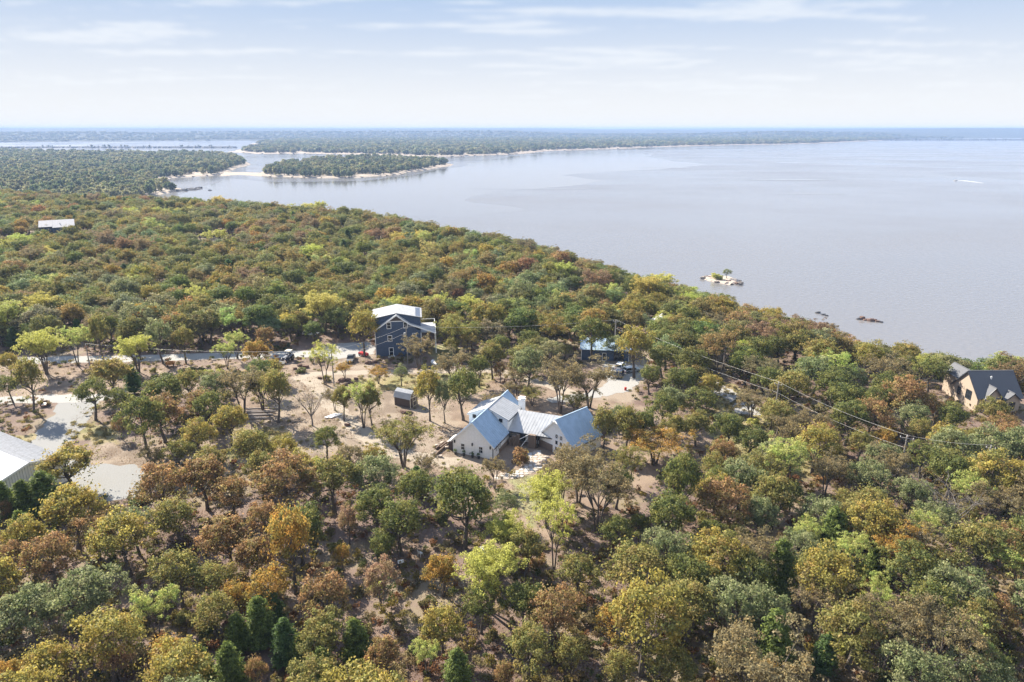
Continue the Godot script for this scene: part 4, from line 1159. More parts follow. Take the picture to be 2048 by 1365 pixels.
func make_vehicles() -> void:
	var navy := plain(lin(0.02, 0.035, 0.075), 0.25)
	navy.clearcoat_enabled = true
	var charcoal := plain(lin(0.03, 0.033, 0.038), 0.3)
	charcoal.clearcoat_enabled = true
	var silver := plain(lin(0.42, 0.47, 0.52), 0.3, 0.3)
	var white := plain(lin(0.72, 0.73, 0.74), 0.3)
	car("car", "dark navy off-road car parked nearest on the pale gravel beside the workshop", Vector3(27.25, 0.00, -162.49), deg_to_rad(160), navy, false, 1.85)
	car("car", "white off-road car parked behind the dark navy one", Vector3(28.36, 0.00, -168.14), deg_to_rad(155), white, false, 1.85)
	car("car", "silver car parked under a tree next to the navy one", Vector3(30.98, 0.00, -165.84), deg_to_rad(110), silver, false, 1.45)
	car("car", "white car under the trees beyond the white gravel road", Vector3(-61.04, 0.00, -198.39), deg_to_rad(80), white, false, 1.5)
	car("pickup", "charcoal pickup parked on bare soil before the white rubble pad", Vector3(-43.53, 0.00, -174.57), deg_to_rad(5), charcoal, true, 1.8)
	# a tractor with a pale canopy, seen from the front
	var t := thing("tractor", "dark blue tractor with pale canopy standing on the white gravel road", "tractor", Vector3(-60.56, 0.00, -174.57), deg_to_rad(-15))
	var b := Build.new()
	b.hull([Vector3(-0.4, 0.75, 2.0), Vector3(0.4, 0.75, 2.0), Vector3(0.45, 0.75, 0.2), Vector3(-0.45, 0.75, 0.2), Vector3(-0.36, 1.5, 1.95), Vector3(0.36, 1.5, 1.95), Vector3(0.42, 1.65, 0.2), Vector3(-0.42, 1.65, 0.2)])
	b.box(Vector3(0, 0.75, -0.5), Vector3(0.9, 0.6, 1.8))
	for s in [-1, 1]: b.hull([Vector3(s * 0.62, 1.35, 0.2), Vector3(s * 1.1, 1.35, 0.2), Vector3(s * 1.1, 1.35, -1.5), Vector3(s * 0.62, 1.35, -1.5), Vector3(s * 0.62, 1.75, -0.1), Vector3(s * 1.1, 1.75, -0.1), Vector3(s * 1.1, 1.75, -1.2), Vector3(s * 0.62, 1.75, -1.2)])
	part("body", b, navy, t)
	b = Build.new()
	for s in [-1, 1]:
		b.bar(Vector3(s * 0.55, 1.6, -0.05), Vector3(s * 0.55, 2.7, -0.15), 0.09, 0.09, Vector3(0, 0, 1))
		b.bar(Vector3(s * 0.62, 1.6, -1.2), Vector3(s * 0.58, 2.7, -1.2), 0.09, 0.09, Vector3(0, 0, 1))
	part("canopy_post", b, M.black, t)
	b = Build.new()
	b.hull([Vector3(-0.85, 2.68, 0.25), Vector3(0.85, 2.68, 0.25), Vector3(0.85, 2.68, -1.5), Vector3(-0.85, 2.68, -1.5), Vector3(-0.75, 2.82, 0.15), Vector3(0.75, 2.82, 0.15), Vector3(0.75, 2.82, -1.4), Vector3(-0.75, 2.82, -1.4)])
	part("canopy", b, M.cream, t)
	b = Build.new()
	b.box(Vector3(0, 1.3, -0.95), Vector3(0.55, 0.14, 0.5))
	b.box(Vector3(0, 1.65, -1.2), Vector3(0.55, 0.6, 0.12))
	part("seat", b, M.black, t)
	for s in [-1, 1]:
		wheel(t, Vector3(s * 0.95, 0.78, -0.75), 0.78, 0.42)
		wheel(t, Vector3(s * 0.75, 0.48, 1.45), 0.48, 0.28)
		b = Build.new()      # loader arms
		b.tube([Vector3(s * 0.58, 1.5, 0.1), Vector3(s * 0.58, 1.35, 1.9), Vector3(s * 0.58, 0.5, 2.7)], [0.08, 0.08, 0.07], 6)
		part("loader_arm", b, navy, t)
	b = Build.new()
	b.hull([Vector3(-0.95, 0.15, 2.6), Vector3(0.95, 0.15, 2.6), Vector3(0.95, 0.2, 3.3), Vector3(-0.95, 0.2, 3.3), Vector3(-0.95, 0.8, 2.6), Vector3(0.95, 0.8, 2.6), Vector3(0.95, 0.3, 3.3), Vector3(-0.95, 0.3, 3.3)])
	part("bucket", b, M.black, t)
	# white propane tank
	t = thing("propane_tank", "white propane tank on the lawn beside the blue house", "tank", Vector3(-20.64, 0.00, -170.50), deg_to_rad(25))
	b = Build.new()
	b.tube([Vector3(0, 0.85, -1.5), Vector3(0, 0.85, -1.35), Vector3(0, 0.85, -1.05), Vector3(0, 0.85, 1.05), Vector3(0, 0.85, 1.35), Vector3(0, 0.85, 1.5)], [0.12, 0.4, 0.55, 0.55, 0.4, 0.12], 16)
	part("vessel", b, M.white_trim, t)
	for z in [-0.8, 0.8]:
		b = Build.new()
		b.box(Vector3(0, 0.2, z), Vector3(0.8, 0.4, 0.2))
		part("foot", b, M.concrete, t)
	b = Build.new()
	b.tube([Vector3(0, 1.38, 0), Vector3(0, 1.6, 0)], [0.2, 0.17], 10)
	part("valve_dome", b, M.white_trim, t)
	# red side-by-side by the corner of the blue house
	var red := plain(lin(0.42, 0.03, 0.03), 0.35)
	t = thing("utility_buggy", "small red utility buggy parked at the corner of the blue house", "buggy", Vector3(-41.03, 0.00, -178.82), deg_to_rad(60))
	b = Build.new()
	b.hull([Vector3(-0.65, 0.4, 1.4), Vector3(0.65, 0.4, 1.4), Vector3(0.7, 0.4, -1.3), Vector3(-0.7, 0.4, -1.3), Vector3(-0.55, 0.85, 1.3), Vector3(0.55, 0.85, 1.3), Vector3(0.7, 1.0, -1.3), Vector3(-0.7, 1.0, -1.3)])
	part("body", b, red, t)
	b = Build.new()
	for s in [-1, 1]:
		b.tube([Vector3(s * 0.6, 0.9, 0.7), Vector3(s * 0.55, 1.85, 0.2), Vector3(s * 0.55, 1.85, -0.7), Vector3(s * 0.62, 0.95, -0.9)], [0.04, 0.04, 0.04, 0.04], 5)
	b.box(Vector3(0, 1.88, -0.25), Vector3(1.2, 0.05, 1.1))
	part("roll_cage", b, M.black, t)
	for s in [-1, 1]:
		for z in [0.95, -0.9]: wheel(t, Vector3(s * 0.66, 0.32, z), 0.32, 0.24)
	# orange-brown dump cart near the road
	var ochre := plain(lin(0.30, 0.15, 0.045), 0.6)
	t = thing("dump_cart", "boxy orange brown cart below the white gravel road", "cart", Vector3(-90.19, 0.00, -170.11), deg_to_rad(8))
	b = Build.new()
	b.sheet(Vector3(-0.9, 0.65, 0.6), Vector3(0.9, 0.65, 0.6), Vector3(0.9, 0.65, -0.6), Vector3(-0.9, 0.65, -0.6), 0.08)
	for s in [-1, 1]:
		b.hull([Vector3(s * 0.9, 0.6, 0.6), Vector3(s * 0.84, 0.6, 0.6), Vector3(s * 0.84, 0.6, -0.6), Vector3(s * 0.9, 0.6, -0.6), Vector3(s * 1.0, 1.3, 0.68), Vector3(s * 0.94, 1.3, 0.68), Vector3(s * 0.94, 1.3, -0.68), Vector3(s * 1.0, 1.3, -0.68)])
		b.hull([Vector3(-0.9, 0.6, s * 0.6), Vector3(0.9, 0.6, s * 0.6), Vector3(0.9, 0.6, s * 0.54), Vector3(-0.9, 0.6, s * 0.54), Vector3(-1.0, 1.3, s * 0.68), Vector3(1.0, 1.3, s * 0.68), Vector3(1.0, 1.3, s * 0.62), Vector3(-1.0, 1.3, s * 0.62)])
	part("bin", b, ochre, t)
	for s in [-1, 1]: wheel(t, Vector3(s * 0.75, 0.34, 0), 0.34, 0.2)
	b = Build.new()
	b.bar(Vector3(0.9, 0.5, 0), Vector3(2.0, 0.4, 0), 0.08, 0.08)
	part("tow_bar", b, M.black, t)
	# small trailer with white sheets by the tree on the pale drive
	t = thing("flat_trailer", "rusty little trailer with white sheets beside the pale gravel drive", "trailer", Vector3(-105.78, 0.00, -143.23), deg_to_rad(20))
	b = Build.new()
	b.box(Vector3(0, 0.5, 0), Vector3(1.3, 0.12, 2.6))
	b.bar(Vector3(0, 0.48, -1.3), Vector3(0, 0.4, -2.3), 0.1, 0.1)
	for s in [-1, 1]: b.box(Vector3(s * 0.64, 0.7, 0), Vector3(0.05, 0.3, 2.5))
	part("bed", b, plain(lin(0.14, 0.06, 0.04), 0.8), t)
	for k in 2:
		b = Build.new()
		b.box(Vector3(0.05, 0.62, 0.65 - k * 0.75), Vector3(1.0, 0.08, 0.34))
		part("sheet", b, M.white_trim, t)
	for s in [-1, 1]: wheel(t, Vector3(s * 0.8, 0.32, 0), 0.32, 0.2)
	b = Build.new()
	b.lump(Vector3(-0.1, 0.75, -0.95), Vector3(0.5, 0.3, 0.3), 4)
	part("bundle", b, M.brown_wood, t)

# ---------------------------------------------------------------- poles and wires
func pole(label: String, at: Vector3, tall: float, arm: float, turn: float, can := false) -> Node3D:
	var t := thing("utility_pole", label, "utility pole", at, turn, "utility poles along the drives")
	var b := Build.new()
	b.tube([Vector3(0, -0.5, 0), Vector3(0, tall, 0)], [0.17, 0.12], 8)
	part("pole", b, M.pole_wood, t)
	if arm > 0.0:
		b = Build.new()
		b.box(Vector3(0, tall - 0.35, 0.14), Vector3(arm, 0.12, 0.1))
		b.bar(Vector3(-arm * 0.35, tall - 0.38, 0.14), Vector3(0, tall - 1.1, 0.14), 0.05, 0.05, Vector3(0, 0, 1))
		b.bar(Vector3(arm * 0.35, tall - 0.38, 0.14), Vector3(0, tall - 1.1, 0.14), 0.05, 0.05, Vector3(0, 0, 1))
		part("crossarm", b, M.pole_wood, t)
		for s in [-1, 1]:
			b = Build.new()
			b.tube([Vector3(s * arm * 0.45, tall - 0.28, 0.14), Vector3(s * arm * 0.45, tall - 0.16, 0.14), Vector3(s * arm * 0.45, tall - 0.08, 0.14)], [0.04, 0.07, 0.035], 7)
			part("insulator", b, M.white_trim, t)
	b = Build.new()
	b.tube([Vector3(0, tall, 0), Vector3(0, tall + 0.14, 0), Vector3(0, tall + 0.24, 0)], [0.04, 0.07, 0.03], 7)
	part("insulator", b, M.white_trim, t)
	if can:
		b = Build.new()
		b.tube([Vector3(-0.42, tall - 2.6, 0.1), Vector3(-0.42, tall - 2.52, 0.1), Vector3(-0.42, tall - 1.55, 0.1), Vector3(-0.42, tall - 1.45, 0.1)], [0.28, 0.34, 0.34, 0.24], 12)
		b.box(Vector3(-0.14, tall - 2.0, 0.1), Vector3(0.28, 0.12, 0.12))
		part("transformer", b, M.galvanised, t)
	return t

func wire(label: String, a: Vector3, z: Vector3, sag: float) -> void:
	var b := Build.new()
	var path := []
	var rad := []
	for i in 13:
		var f := i / 12.0
		path.append(a.lerp(z, f) - UPV * sag * 4.0 * f * (1.0 - f))
		rad.append(0.02)
	b.tube(path, rad, 4)
	tag(part("power_line", b, M.wire), label, "power line", "power lines between the poles")

func make_poles() -> void:
	pole("grey pole beside the white gravel road on the west side", Vector3(-109.77, 0, -167.37), 6.96, 0.0, deg_to_rad(0), false)
	pole("leaning grey pole carrying a transformer beside three trunks", Vector3(-43.45, 0, -155.81), 8.99, 0.0, deg_to_rad(0), true)
	pole("tall grey pole among dark oaks at the head of the power line", Vector3(28.66, 0, -181.25), 9.50, 1.6, deg_to_rad(-35), false)
	pole("pale pole halfway down the slope between the wires", Vector3(55.50, 0, -132.87), 9.50, 1.6, deg_to_rad(-40), false)
	pole("pole with a wide crossarm deep in the trees", Vector3(68.61, 0, -108.11), 9.00, 2.2, deg_to_rad(-30), false)
	pole("easternmost grey pole standing among golden oaks", Vector3(81.35, 0, -105.23), 8.50, 1.4, deg_to_rad(-30), false)
	pole("thin pole standing before the blue three-storey house", Vector3(-27.83, 0, -172.11), 10.14, 0.0, deg_to_rad(0), true)
	wire("upper wire from the tall pole down to the pole halfway", Vector3(28.66, 9.70, -181.25), Vector3(55.50, 9.70, -132.87), 0.9)
	wire("lower wire from the tall pole down to the pole halfway", Vector3(28.66, 7.30, -181.25), Vector3(55.50, 7.30, -132.87), 0.9)
	wire("upper wire from the pole halfway down to the crossarm pole", Vector3(55.50, 9.70, -132.87), Vector3(68.61, 9.20, -108.11), 0.7)
	wire("lower wire from the pole halfway down to the crossarm pole", Vector3(55.50, 7.30, -132.87), Vector3(68.61, 6.80, -108.11), 0.7)
	wire("wire between the crossarm pole and the easternmost pole", Vector3(68.61, 9.20, -108.11), Vector3(81.35, 8.70, -105.23), 0.4)
	wire("upper wire from the transformer pole to the pole before the blue house", Vector3(-43.45, 9.19, -155.81), Vector3(-27.83, 10.34, -172.11), 0.6)
	wire("lower wire from the transformer pole to the pole before the blue house", Vector3(-43.45, 7.49, -155.81), Vector3(-27.83, 8.64, -172.11), 0.7)
	wire("long wire along the white gravel road to the transformer pole", Vector3(-109.77, 7.16, -167.37), Vector3(-43.45, 9.19, -155.81), 1.2)
	wire("long wire from the blue house pole to the tall pole", Vector3(-27.83, 10.34, -172.11), Vector3(28.66, 9.70, -181.25), 1.0)

# ---------------------------------------------------------------- things lying about
func stone(label: String, at: Vector3, s: Vector3, sd: int, m: Material, called := "rock", group := "") -> void:
	var b := Build.new()
	b.lump(Vector3.ZERO, s, sd)
	var o := part(called, b, m)
	o.position = at + UPV * s.y * 0.45
	tag(o, label, "rock", group)

func make_yard() -> void:
	var g := RandomNumberGenerator.new()
	g.seed = 515
	var b: Build
	stone("flat brown boulder on the bare ground before the shed", Vector3(-23.38, 0, -138.97), Vector3(1.50, 0.55, 0.70), 363, M.red_rock, "rock", "")
	stone("small brown boulder beside the foot of a thin olive oak", Vector3(-34.86, 0, -132.34), Vector3(0.70, 0.45, 0.50), 686, M.red_rock, "rock", "")
	stone("dark red boulder of the tumbled heap behind the thin trunks, third from the left", Vector3(-42.15, 0, -158.56), Vector3(1.10, 0.65, 0.77), 265, M.red_rock, "boulder", "boulders tumbled along the tracks")
	stone("dark red boulder of the tumbled heap behind the thin trunks, fourth from the left", Vector3(-40.83, 0, -159.26), Vector3(0.90, 0.55, 0.63), 816, M.red_rock, "boulder", "boulders tumbled along the tracks")
	stone("dark red boulder of the tumbled heap behind the thin trunks, fifth from the left", Vector3(-39.24, 0, -157.17), Vector3(1.20, 0.70, 0.84), 194, M.red_rock, "boulder", "boulders tumbled along the tracks")
	stone("dark red boulder of the tumbled heap behind the thin trunks, second from the left", Vector3(-40.84, 0, -156.15), Vector3(0.80, 0.50, 0.56), 851, M.red_rock, "boulder", "boulders tumbled along the tracks")
	stone("dark red boulder of the tumbled heap behind the thin trunks, rightmost from the left", Vector3(-38.99, 0, -159.97), Vector3(0.70, 0.45, 0.49), 187, M.red_rock, "boulder", "boulders tumbled along the tracks")
	stone("dark red boulder of the tumbled heap behind the thin trunks, leftmost from the left", Vector3(-42.93, 0, -157.17), Vector3(0.60, 0.40, 0.42), 623, M.red_rock, "boulder", "boulders tumbled along the tracks")
	stone("dark red boulder of the tumbled heap by the pale track, leftmost from the left", Vector3(-48.18, 0, -160.68), Vector3(0.60, 0.40, 0.42), 552, M.red_rock, "boulder", "boulders tumbled along the tracks")
	stone("dark red boulder of the tumbled heap by the pale track, rightmost from the left", Vector3(-47.27, 0, -161.04), Vector3(0.50, 0.35, 0.35), 340, M.red_rock, "boulder", "boulders tumbled along the tracks")
	stone("dark red boulder of the tumbled heap below the tractor, second from the left", Vector3(-55.99, 0, -170.11), Vector3(0.80, 0.50, 0.56), 792, M.red_rock, "boulder", "boulders tumbled along the tracks")
	stone("dark red boulder of the tumbled heap below the tractor, rightmost from the left", Vector3(-54.07, 0, -168.92), Vector3(0.90, 0.55, 0.63), 144, M.red_rock, "boulder", "boulders tumbled along the tracks")
	stone("dark red boulder of the tumbled heap below the tractor, leftmost from the left", Vector3(-56.60, 0, -167.76), Vector3(0.70, 0.45, 0.49), 331, M.red_rock, "boulder", "boulders tumbled along the tracks")
	stone("dark red boulder of the tumbled heap before the blue house, leftmost from the left", Vector3(-38.44, 0, -172.11), Vector3(1.10, 0.65, 0.77), 437, M.red_rock, "boulder", "boulders tumbled along the tracks")
	stone("dark red boulder of the tumbled heap before the blue house, rightmost from the left", Vector3(-36.99, 0, -172.93), Vector3(0.80, 0.50, 0.56), 827, M.red_rock, "boulder", "boulders tumbled along the tracks")
	for i in 9:
		b = Build.new()
		var l := g.randf_range(5.2, 7.4)
		b.tube([Vector3(-l / 2, 0, 0), Vector3(0, g.randf_range(-0.04, 0.06), g.randf_range(-0.1, 0.1)), Vector3(l / 2, 0, 0)], [0.2, 0.18, 0.14], 8)
		var o := part("log", b, M.grey_wood)
		o.position = Vector3(-55.65 + g.randf_range(-0.5, 0.5), 0.19 + (0.24 if i % 3 == 2 else 0.0), -135.72 - i * 0.62)
		o.rotation.y = g.randf_range(-0.12, 0.12)
		tag(o, ["grey felled log nearest the camera in the log pile", "second grey log from the front of the log pile", "third grey log from the front of the log pile", "fourth grey log from the front of the log pile", "grey log in the middle of the log pile", "fourth grey log from the back of the log pile", "third grey log from the back of the log pile", "second grey log from the back of the log pile", "grey log at the back of the log pile"][i], "log", "felled logs in the clearing")
	for i in 4:
		b = Build.new()
		b.box(Vector3(0, 0.14, 0), Vector3(0.26, 0.16, 2.9))
		var o := part("white_board", b, M.white_trim)
		o.position = Vector3(-39.66 + i * 0.44, 0.02, -137.32 + (i % 2) * 0.2)
		o.rotation.y = -0.75
		tag(o, ["long white board beside the sandy track, leftmost of four", "long white board beside the sandy track, second from the left", "long white board beside the sandy track, third from the left", "long white board beside the sandy track, rightmost of four"][i], "board", "white boards beside the track")
	var t := thing("stone_gateway", "brown stone courtyard walls with stepped top and a pale diagonal brace", "wall", Vector3(1.83, 0, -122.60), deg_to_rad(-22))
	for w in [[-2.1, 0.35, 0.6, 1.6], [-1.35, 0.2, 0.75, 2.1], [-0.65, 0.0, 0.7, 2.5], [2.3, 0.0, 1.5, 2.9]]:
		b = Build.new()
		var k := int(w[3] / 0.3)
		for r in k:
			var xx: float = -w[2] / 2
			while xx < w[2] / 2 - 0.08:
				var l: float = minf(g.randf_range(0.25, 0.5), w[2] / 2 - xx)
				var dd := g.randf_range(0.55, 0.68)
				b.box(Vector3(w[0] + xx + l / 2, (r + 0.5) * w[3] / k, w[1]), Vector3(l - 0.025, w[3] / k - 0.025, dd))
				xx += l
		b.box(Vector3(w[0], w[3] / 2, w[1]), Vector3(w[2] - 0.06, w[3] - 0.04, 0.5))
		part("stone_wall", b, M.stone, t)
	b = Build.new()
	b.bar(Vector3(-0.5, 1.4, 0.2), Vector3(1.75, 2.9, 0.1), 0.1, 0.14)
	b.bar(Vector3(0.2, 0.2, 0.9), Vector3(1.7, 2.6, 0.15), 0.08, 0.1)
	part("brace", b, M.white_trim, t)
	potted(0, Vector3(-10.89, 0, -119.06), "dark round shrub in a black pot before the farmhouse front, leftmost")
	potted(1, Vector3(-9.22, 0, -118.38), "dark round shrub in a black pot before the farmhouse front, second from the left")
	potted(2, Vector3(-7.55, 0, -117.71), "dark round shrub in a black pot before the farmhouse front, third from the left")
	potted(3, Vector3(-6.34, 0, -117.22), "dark round shrub in a black pot before the farmhouse front, rightmost")
	b = Build.new()
	b.tube([Vector3(-14.90, 0.25, -117.88), Vector3(-12.95, 0.3, -122.60)], [0.22, 0.2], 8)
	tag(part("garden_log", b, M.brown_wood), "brown log edging the garden bed left of the farmhouse, nearest the camera", "log", "logs edging the garden bed")
	b = Build.new()
	b.tube([Vector3(-14.86, 0.25, -121.06), Vector3(-13.39, 0.3, -124.17)], [0.22, 0.2], 8)
	tag(part("garden_log", b, M.brown_wood), "brown log edging the garden bed left of the farmhouse, farthest left", "log", "logs edging the garden bed")
	b = Build.new()
	b.tube([Vector3(-14.12, 0.25, -121.50), Vector3(-12.71, 0.3, -124.40)], [0.22, 0.2], 8)
	tag(part("garden_log", b, M.brown_wood), "brown log edging the garden bed left of the farmhouse, middle one", "log", "logs edging the garden bed")
	stone("pale stone in the garden bed left of the farmhouse, by the front log", Vector3(-15.06, 0, -119.35), Vector3(0.60, 0.35, 0.45), 640, M.pale_stone, "garden_stone", "stones in the garden bed")
	stone("pale stone in the garden bed left of the farmhouse, at the back", Vector3(-14.82, 0, -122.60), Vector3(0.60, 0.35, 0.45), 711, M.pale_stone, "garden_stone", "stones in the garden bed")
	stone("pale stone in the garden bed left of the farmhouse, right of the back one", Vector3(-13.85, 0, -123.72), Vector3(0.60, 0.35, 0.45), 40, M.pale_stone, "garden_stone", "stones in the garden bed")
	stone("pale stone in the garden bed left of the farmhouse, nearest the house wall", Vector3(-12.87, 0, -121.72), Vector3(0.60, 0.35, 0.45), 368, M.pale_stone, "garden_stone", "stones in the garden bed")
	stone("pale stone in the garden bed left of the farmhouse, lowest of them", Vector3(-13.76, 0, -117.88), Vector3(0.60, 0.35, 0.45), 335, M.pale_stone, "garden_stone", "stones in the garden bed")
	stone("tan boulder beside the flagstone path, middle of the right-hand row", Vector3(5.74, 0, -115.83), Vector3(0.90, 0.51, 0.63), 333, M.pale_stone, "path_stone", "boulders beside the path")
	stone("tan boulder beside the flagstone path, uppermost of the right-hand row", Vector3(6.47, 0, -117.26), Vector3(0.80, 0.46, 0.56), 879, M.pale_stone, "path_stone", "boulders beside the path")
	stone("tan boulder beside the flagstone path, lowest of the right-hand row", Vector3(5.02, 0, -114.24), Vector3(0.60, 0.37, 0.42), 644, M.pale_stone, "path_stone", "boulders beside the path")
	stone("tan boulder beside the flagstone path, left of the path under the round bush", Vector3(2.45, 0, -115.83), Vector3(0.50, 0.33, 0.35), 617, M.pale_stone, "path_stone", "boulders beside the path")
	stone("tan boulder beside the flagstone path, farthest right", Vector3(7.01, 0, -113.26), Vector3(0.70, 0.42, 0.49), 196, M.pale_stone, "path_stone", "boulders beside the path")
	t = thing("garden_chair", "white plastic chair alone in the shade under dark oaks", "chair", Vector3(-13.45, 0.00, -86.40), deg_to_rad(140))
	b = Build.new()
	b.box(Vector3(0, 0.44, 0), Vector3(0.55, 0.05, 0.52))
	part("seat", b, M.white_trim, t)
	b = Build.new()
	b.hull([Vector3(-0.27, 0.46, -0.26), Vector3(0.27, 0.46, -0.26), Vector3(0.27, 0.46, -0.22), Vector3(-0.27, 0.46, -0.22), Vector3(-0.24, 1.0, -0.42), Vector3(0.24, 1.0, -0.42), Vector3(0.24, 1.0, -0.38), Vector3(-0.24, 1.0, -0.38)])
	part("backrest", b, M.white_trim, t)
	for s in [[-1, -1], [1, -1], [1, 1], [-1, 1]]:
		b = Build.new()
		b.bar(Vector3(s[0] * 0.24, 0.42, s[1] * 0.22), Vector3(s[0] * 0.29, 0, s[1] * 0.28), 0.05, 0.05, Vector3(0, 0, 1))
		part("leg", b, M.white_trim, t)
	t = thing("cool_box", "small pale box with dark front on sunlit leaf litter", "box", Vector3(-15.95, 0.00, -84.00), deg_to_rad(15))
	b = Build.new()
	b.box(Vector3(0, 0.3, 0), Vector3(0.8, 0.6, 0.6))
	part("body", b, M.black, t)
	b = Build.new()
	b.hull([Vector3(-0.45, 0.6, 0.34), Vector3(0.45, 0.6, 0.34), Vector3(0.45, 0.6, -0.34), Vector3(-0.45, 0.6, -0.34), Vector3(-0.4, 0.72, 0.3), Vector3(0.4, 0.72, 0.3), Vector3(0.4, 0.78, -0.3), Vector3(-0.4, 0.78, -0.3)])
	part("lid", b, M.white_trim, t)
	b = Build.new()
	b.hull([Vector3(-1.2, 0, 0.9), Vector3(1.2, 0, 0.7), Vector3(1.3, 0, -0.9), Vector3(-1.1, 0, -0.8), Vector3(-0.5, 0.5, 0.4), Vector3(0.6, 0.65, 0.3), Vector3(0.5, 0.55, -0.4), Vector3(-0.6, 0.7, -0.3)])
	var o2 := part("tarpaulin_heap", b, M.white_trim)
	o2.position = Vector3(-4.16, 0.00, -87.40)
	tag(o2, "white covered heap behind the trunk of the broad deep green oak", "tarpaulin")
	t = thing("barrel", "red barrel standing at the lower edge of the parking place", "barrel", Vector3(27.23, 0.00, -152.81))
	b = Build.new()
	b.tube([Vector3(0, 0, 0), Vector3(0, 0.04, 0), Vector3(0, 0.32, 0), Vector3(0, 0.36, 0), Vector3(0, 0.64, 0), Vector3(0, 0.68, 0), Vector3(0, 0.98, 0), Vector3(0, 1.0, 0)], [0.36, 0.38, 0.38, 0.41, 0.41, 0.38, 0.38, 0.36], 14)
	part("drum", b, plain(lin(0.45, 0.03, 0.02), 0.45), t)
	b = Build.new()
	b.tube([Vector3(0.2, 1.0, 0), Vector3(0.2, 1.05, 0)], [0.06, 0.06], 8)
	part("cap", b, M.black, t)
	t.scale = Vector3.ONE * 0.75
	# flagstone path below the courtyard: every stone a piece of its own
	var path := MeshInstance3D.new()
	path.name = "flagstone_path"
	var bed := Build.new()
	var edge := PackedVector2Array([Vector2(3.1, -119.3), Vector2(4.9, -121.1), Vector2(6.1, -118.5), Vector2(6.4, -114.8), Vector2(4.2, -111.9), Vector2(1.4, -109.9), Vector2(-3.5, -108.8), Vector2(-3.1, -111.0), Vector2(0.5, -112.1), Vector2(2.6, -114.4)])
	var tri_ := Geometry2D.triangulate_polygon(edge)
	for i in range(0, tri_.size(), 3): bed.tri(up(edge[tri_[i]], 0.02), up(edge[tri_[i + 1]], 0.02), up(edge[tri_[i + 2]], 0.02), UPV)
	path.mesh = bed.mesh(M.sand_track)
	add_child(path)
	tag(path, "pale flagstone path leading from the stone courtyard to the lawn", "", "", "structure")
	var shapes := []
	for k in 6:
		var s := Build.new()
		var top := []
		var n := 5 + k % 3
		for i in n: top.append(Vector3(cos(TAU * i / n + k), 0, sin(TAU * i / n + k)) * g.randf_range(0.33, 0.47))
		for i in n:
			s.tri(Vector3(0, 0.09, 0), top[i] + UPV * 0.08, top[(i + 1) % n] + UPV * 0.08, UPV)
			s.quad(top[i] * 1.04, top[(i + 1) % n] * 1.04, top[(i + 1) % n] + UPV * 0.08, top[i] + UPV * 0.08, top[i] + top[(i + 1) % n])
		shapes.append(s.mesh([M.flag, M.pale_stone, M.flag][k % 3]))
	var box := Rect2(edge[0], Vector2.ZERO)
	for p in edge: box = box.expand(p)
	var z := box.position.y
	while z < box.end.y:
		var x := box.position.x
		while x < box.end.x:
			var p := Vector2(x + g.randf_range(-0.1, 0.1), z + g.randf_range(-0.1, 0.1))
			x += 0.88
			if not Geometry2D.is_point_in_polygon(p, edge): continue
			var o := MeshInstance3D.new()
			o.name = "flagstone"
			o.mesh = shapes[g.randi() % 6]
			o.position = up(p, 0.0)
			o.rotation.y = g.randf() * TAU
			path.add_child(o, true)
		z += 0.82

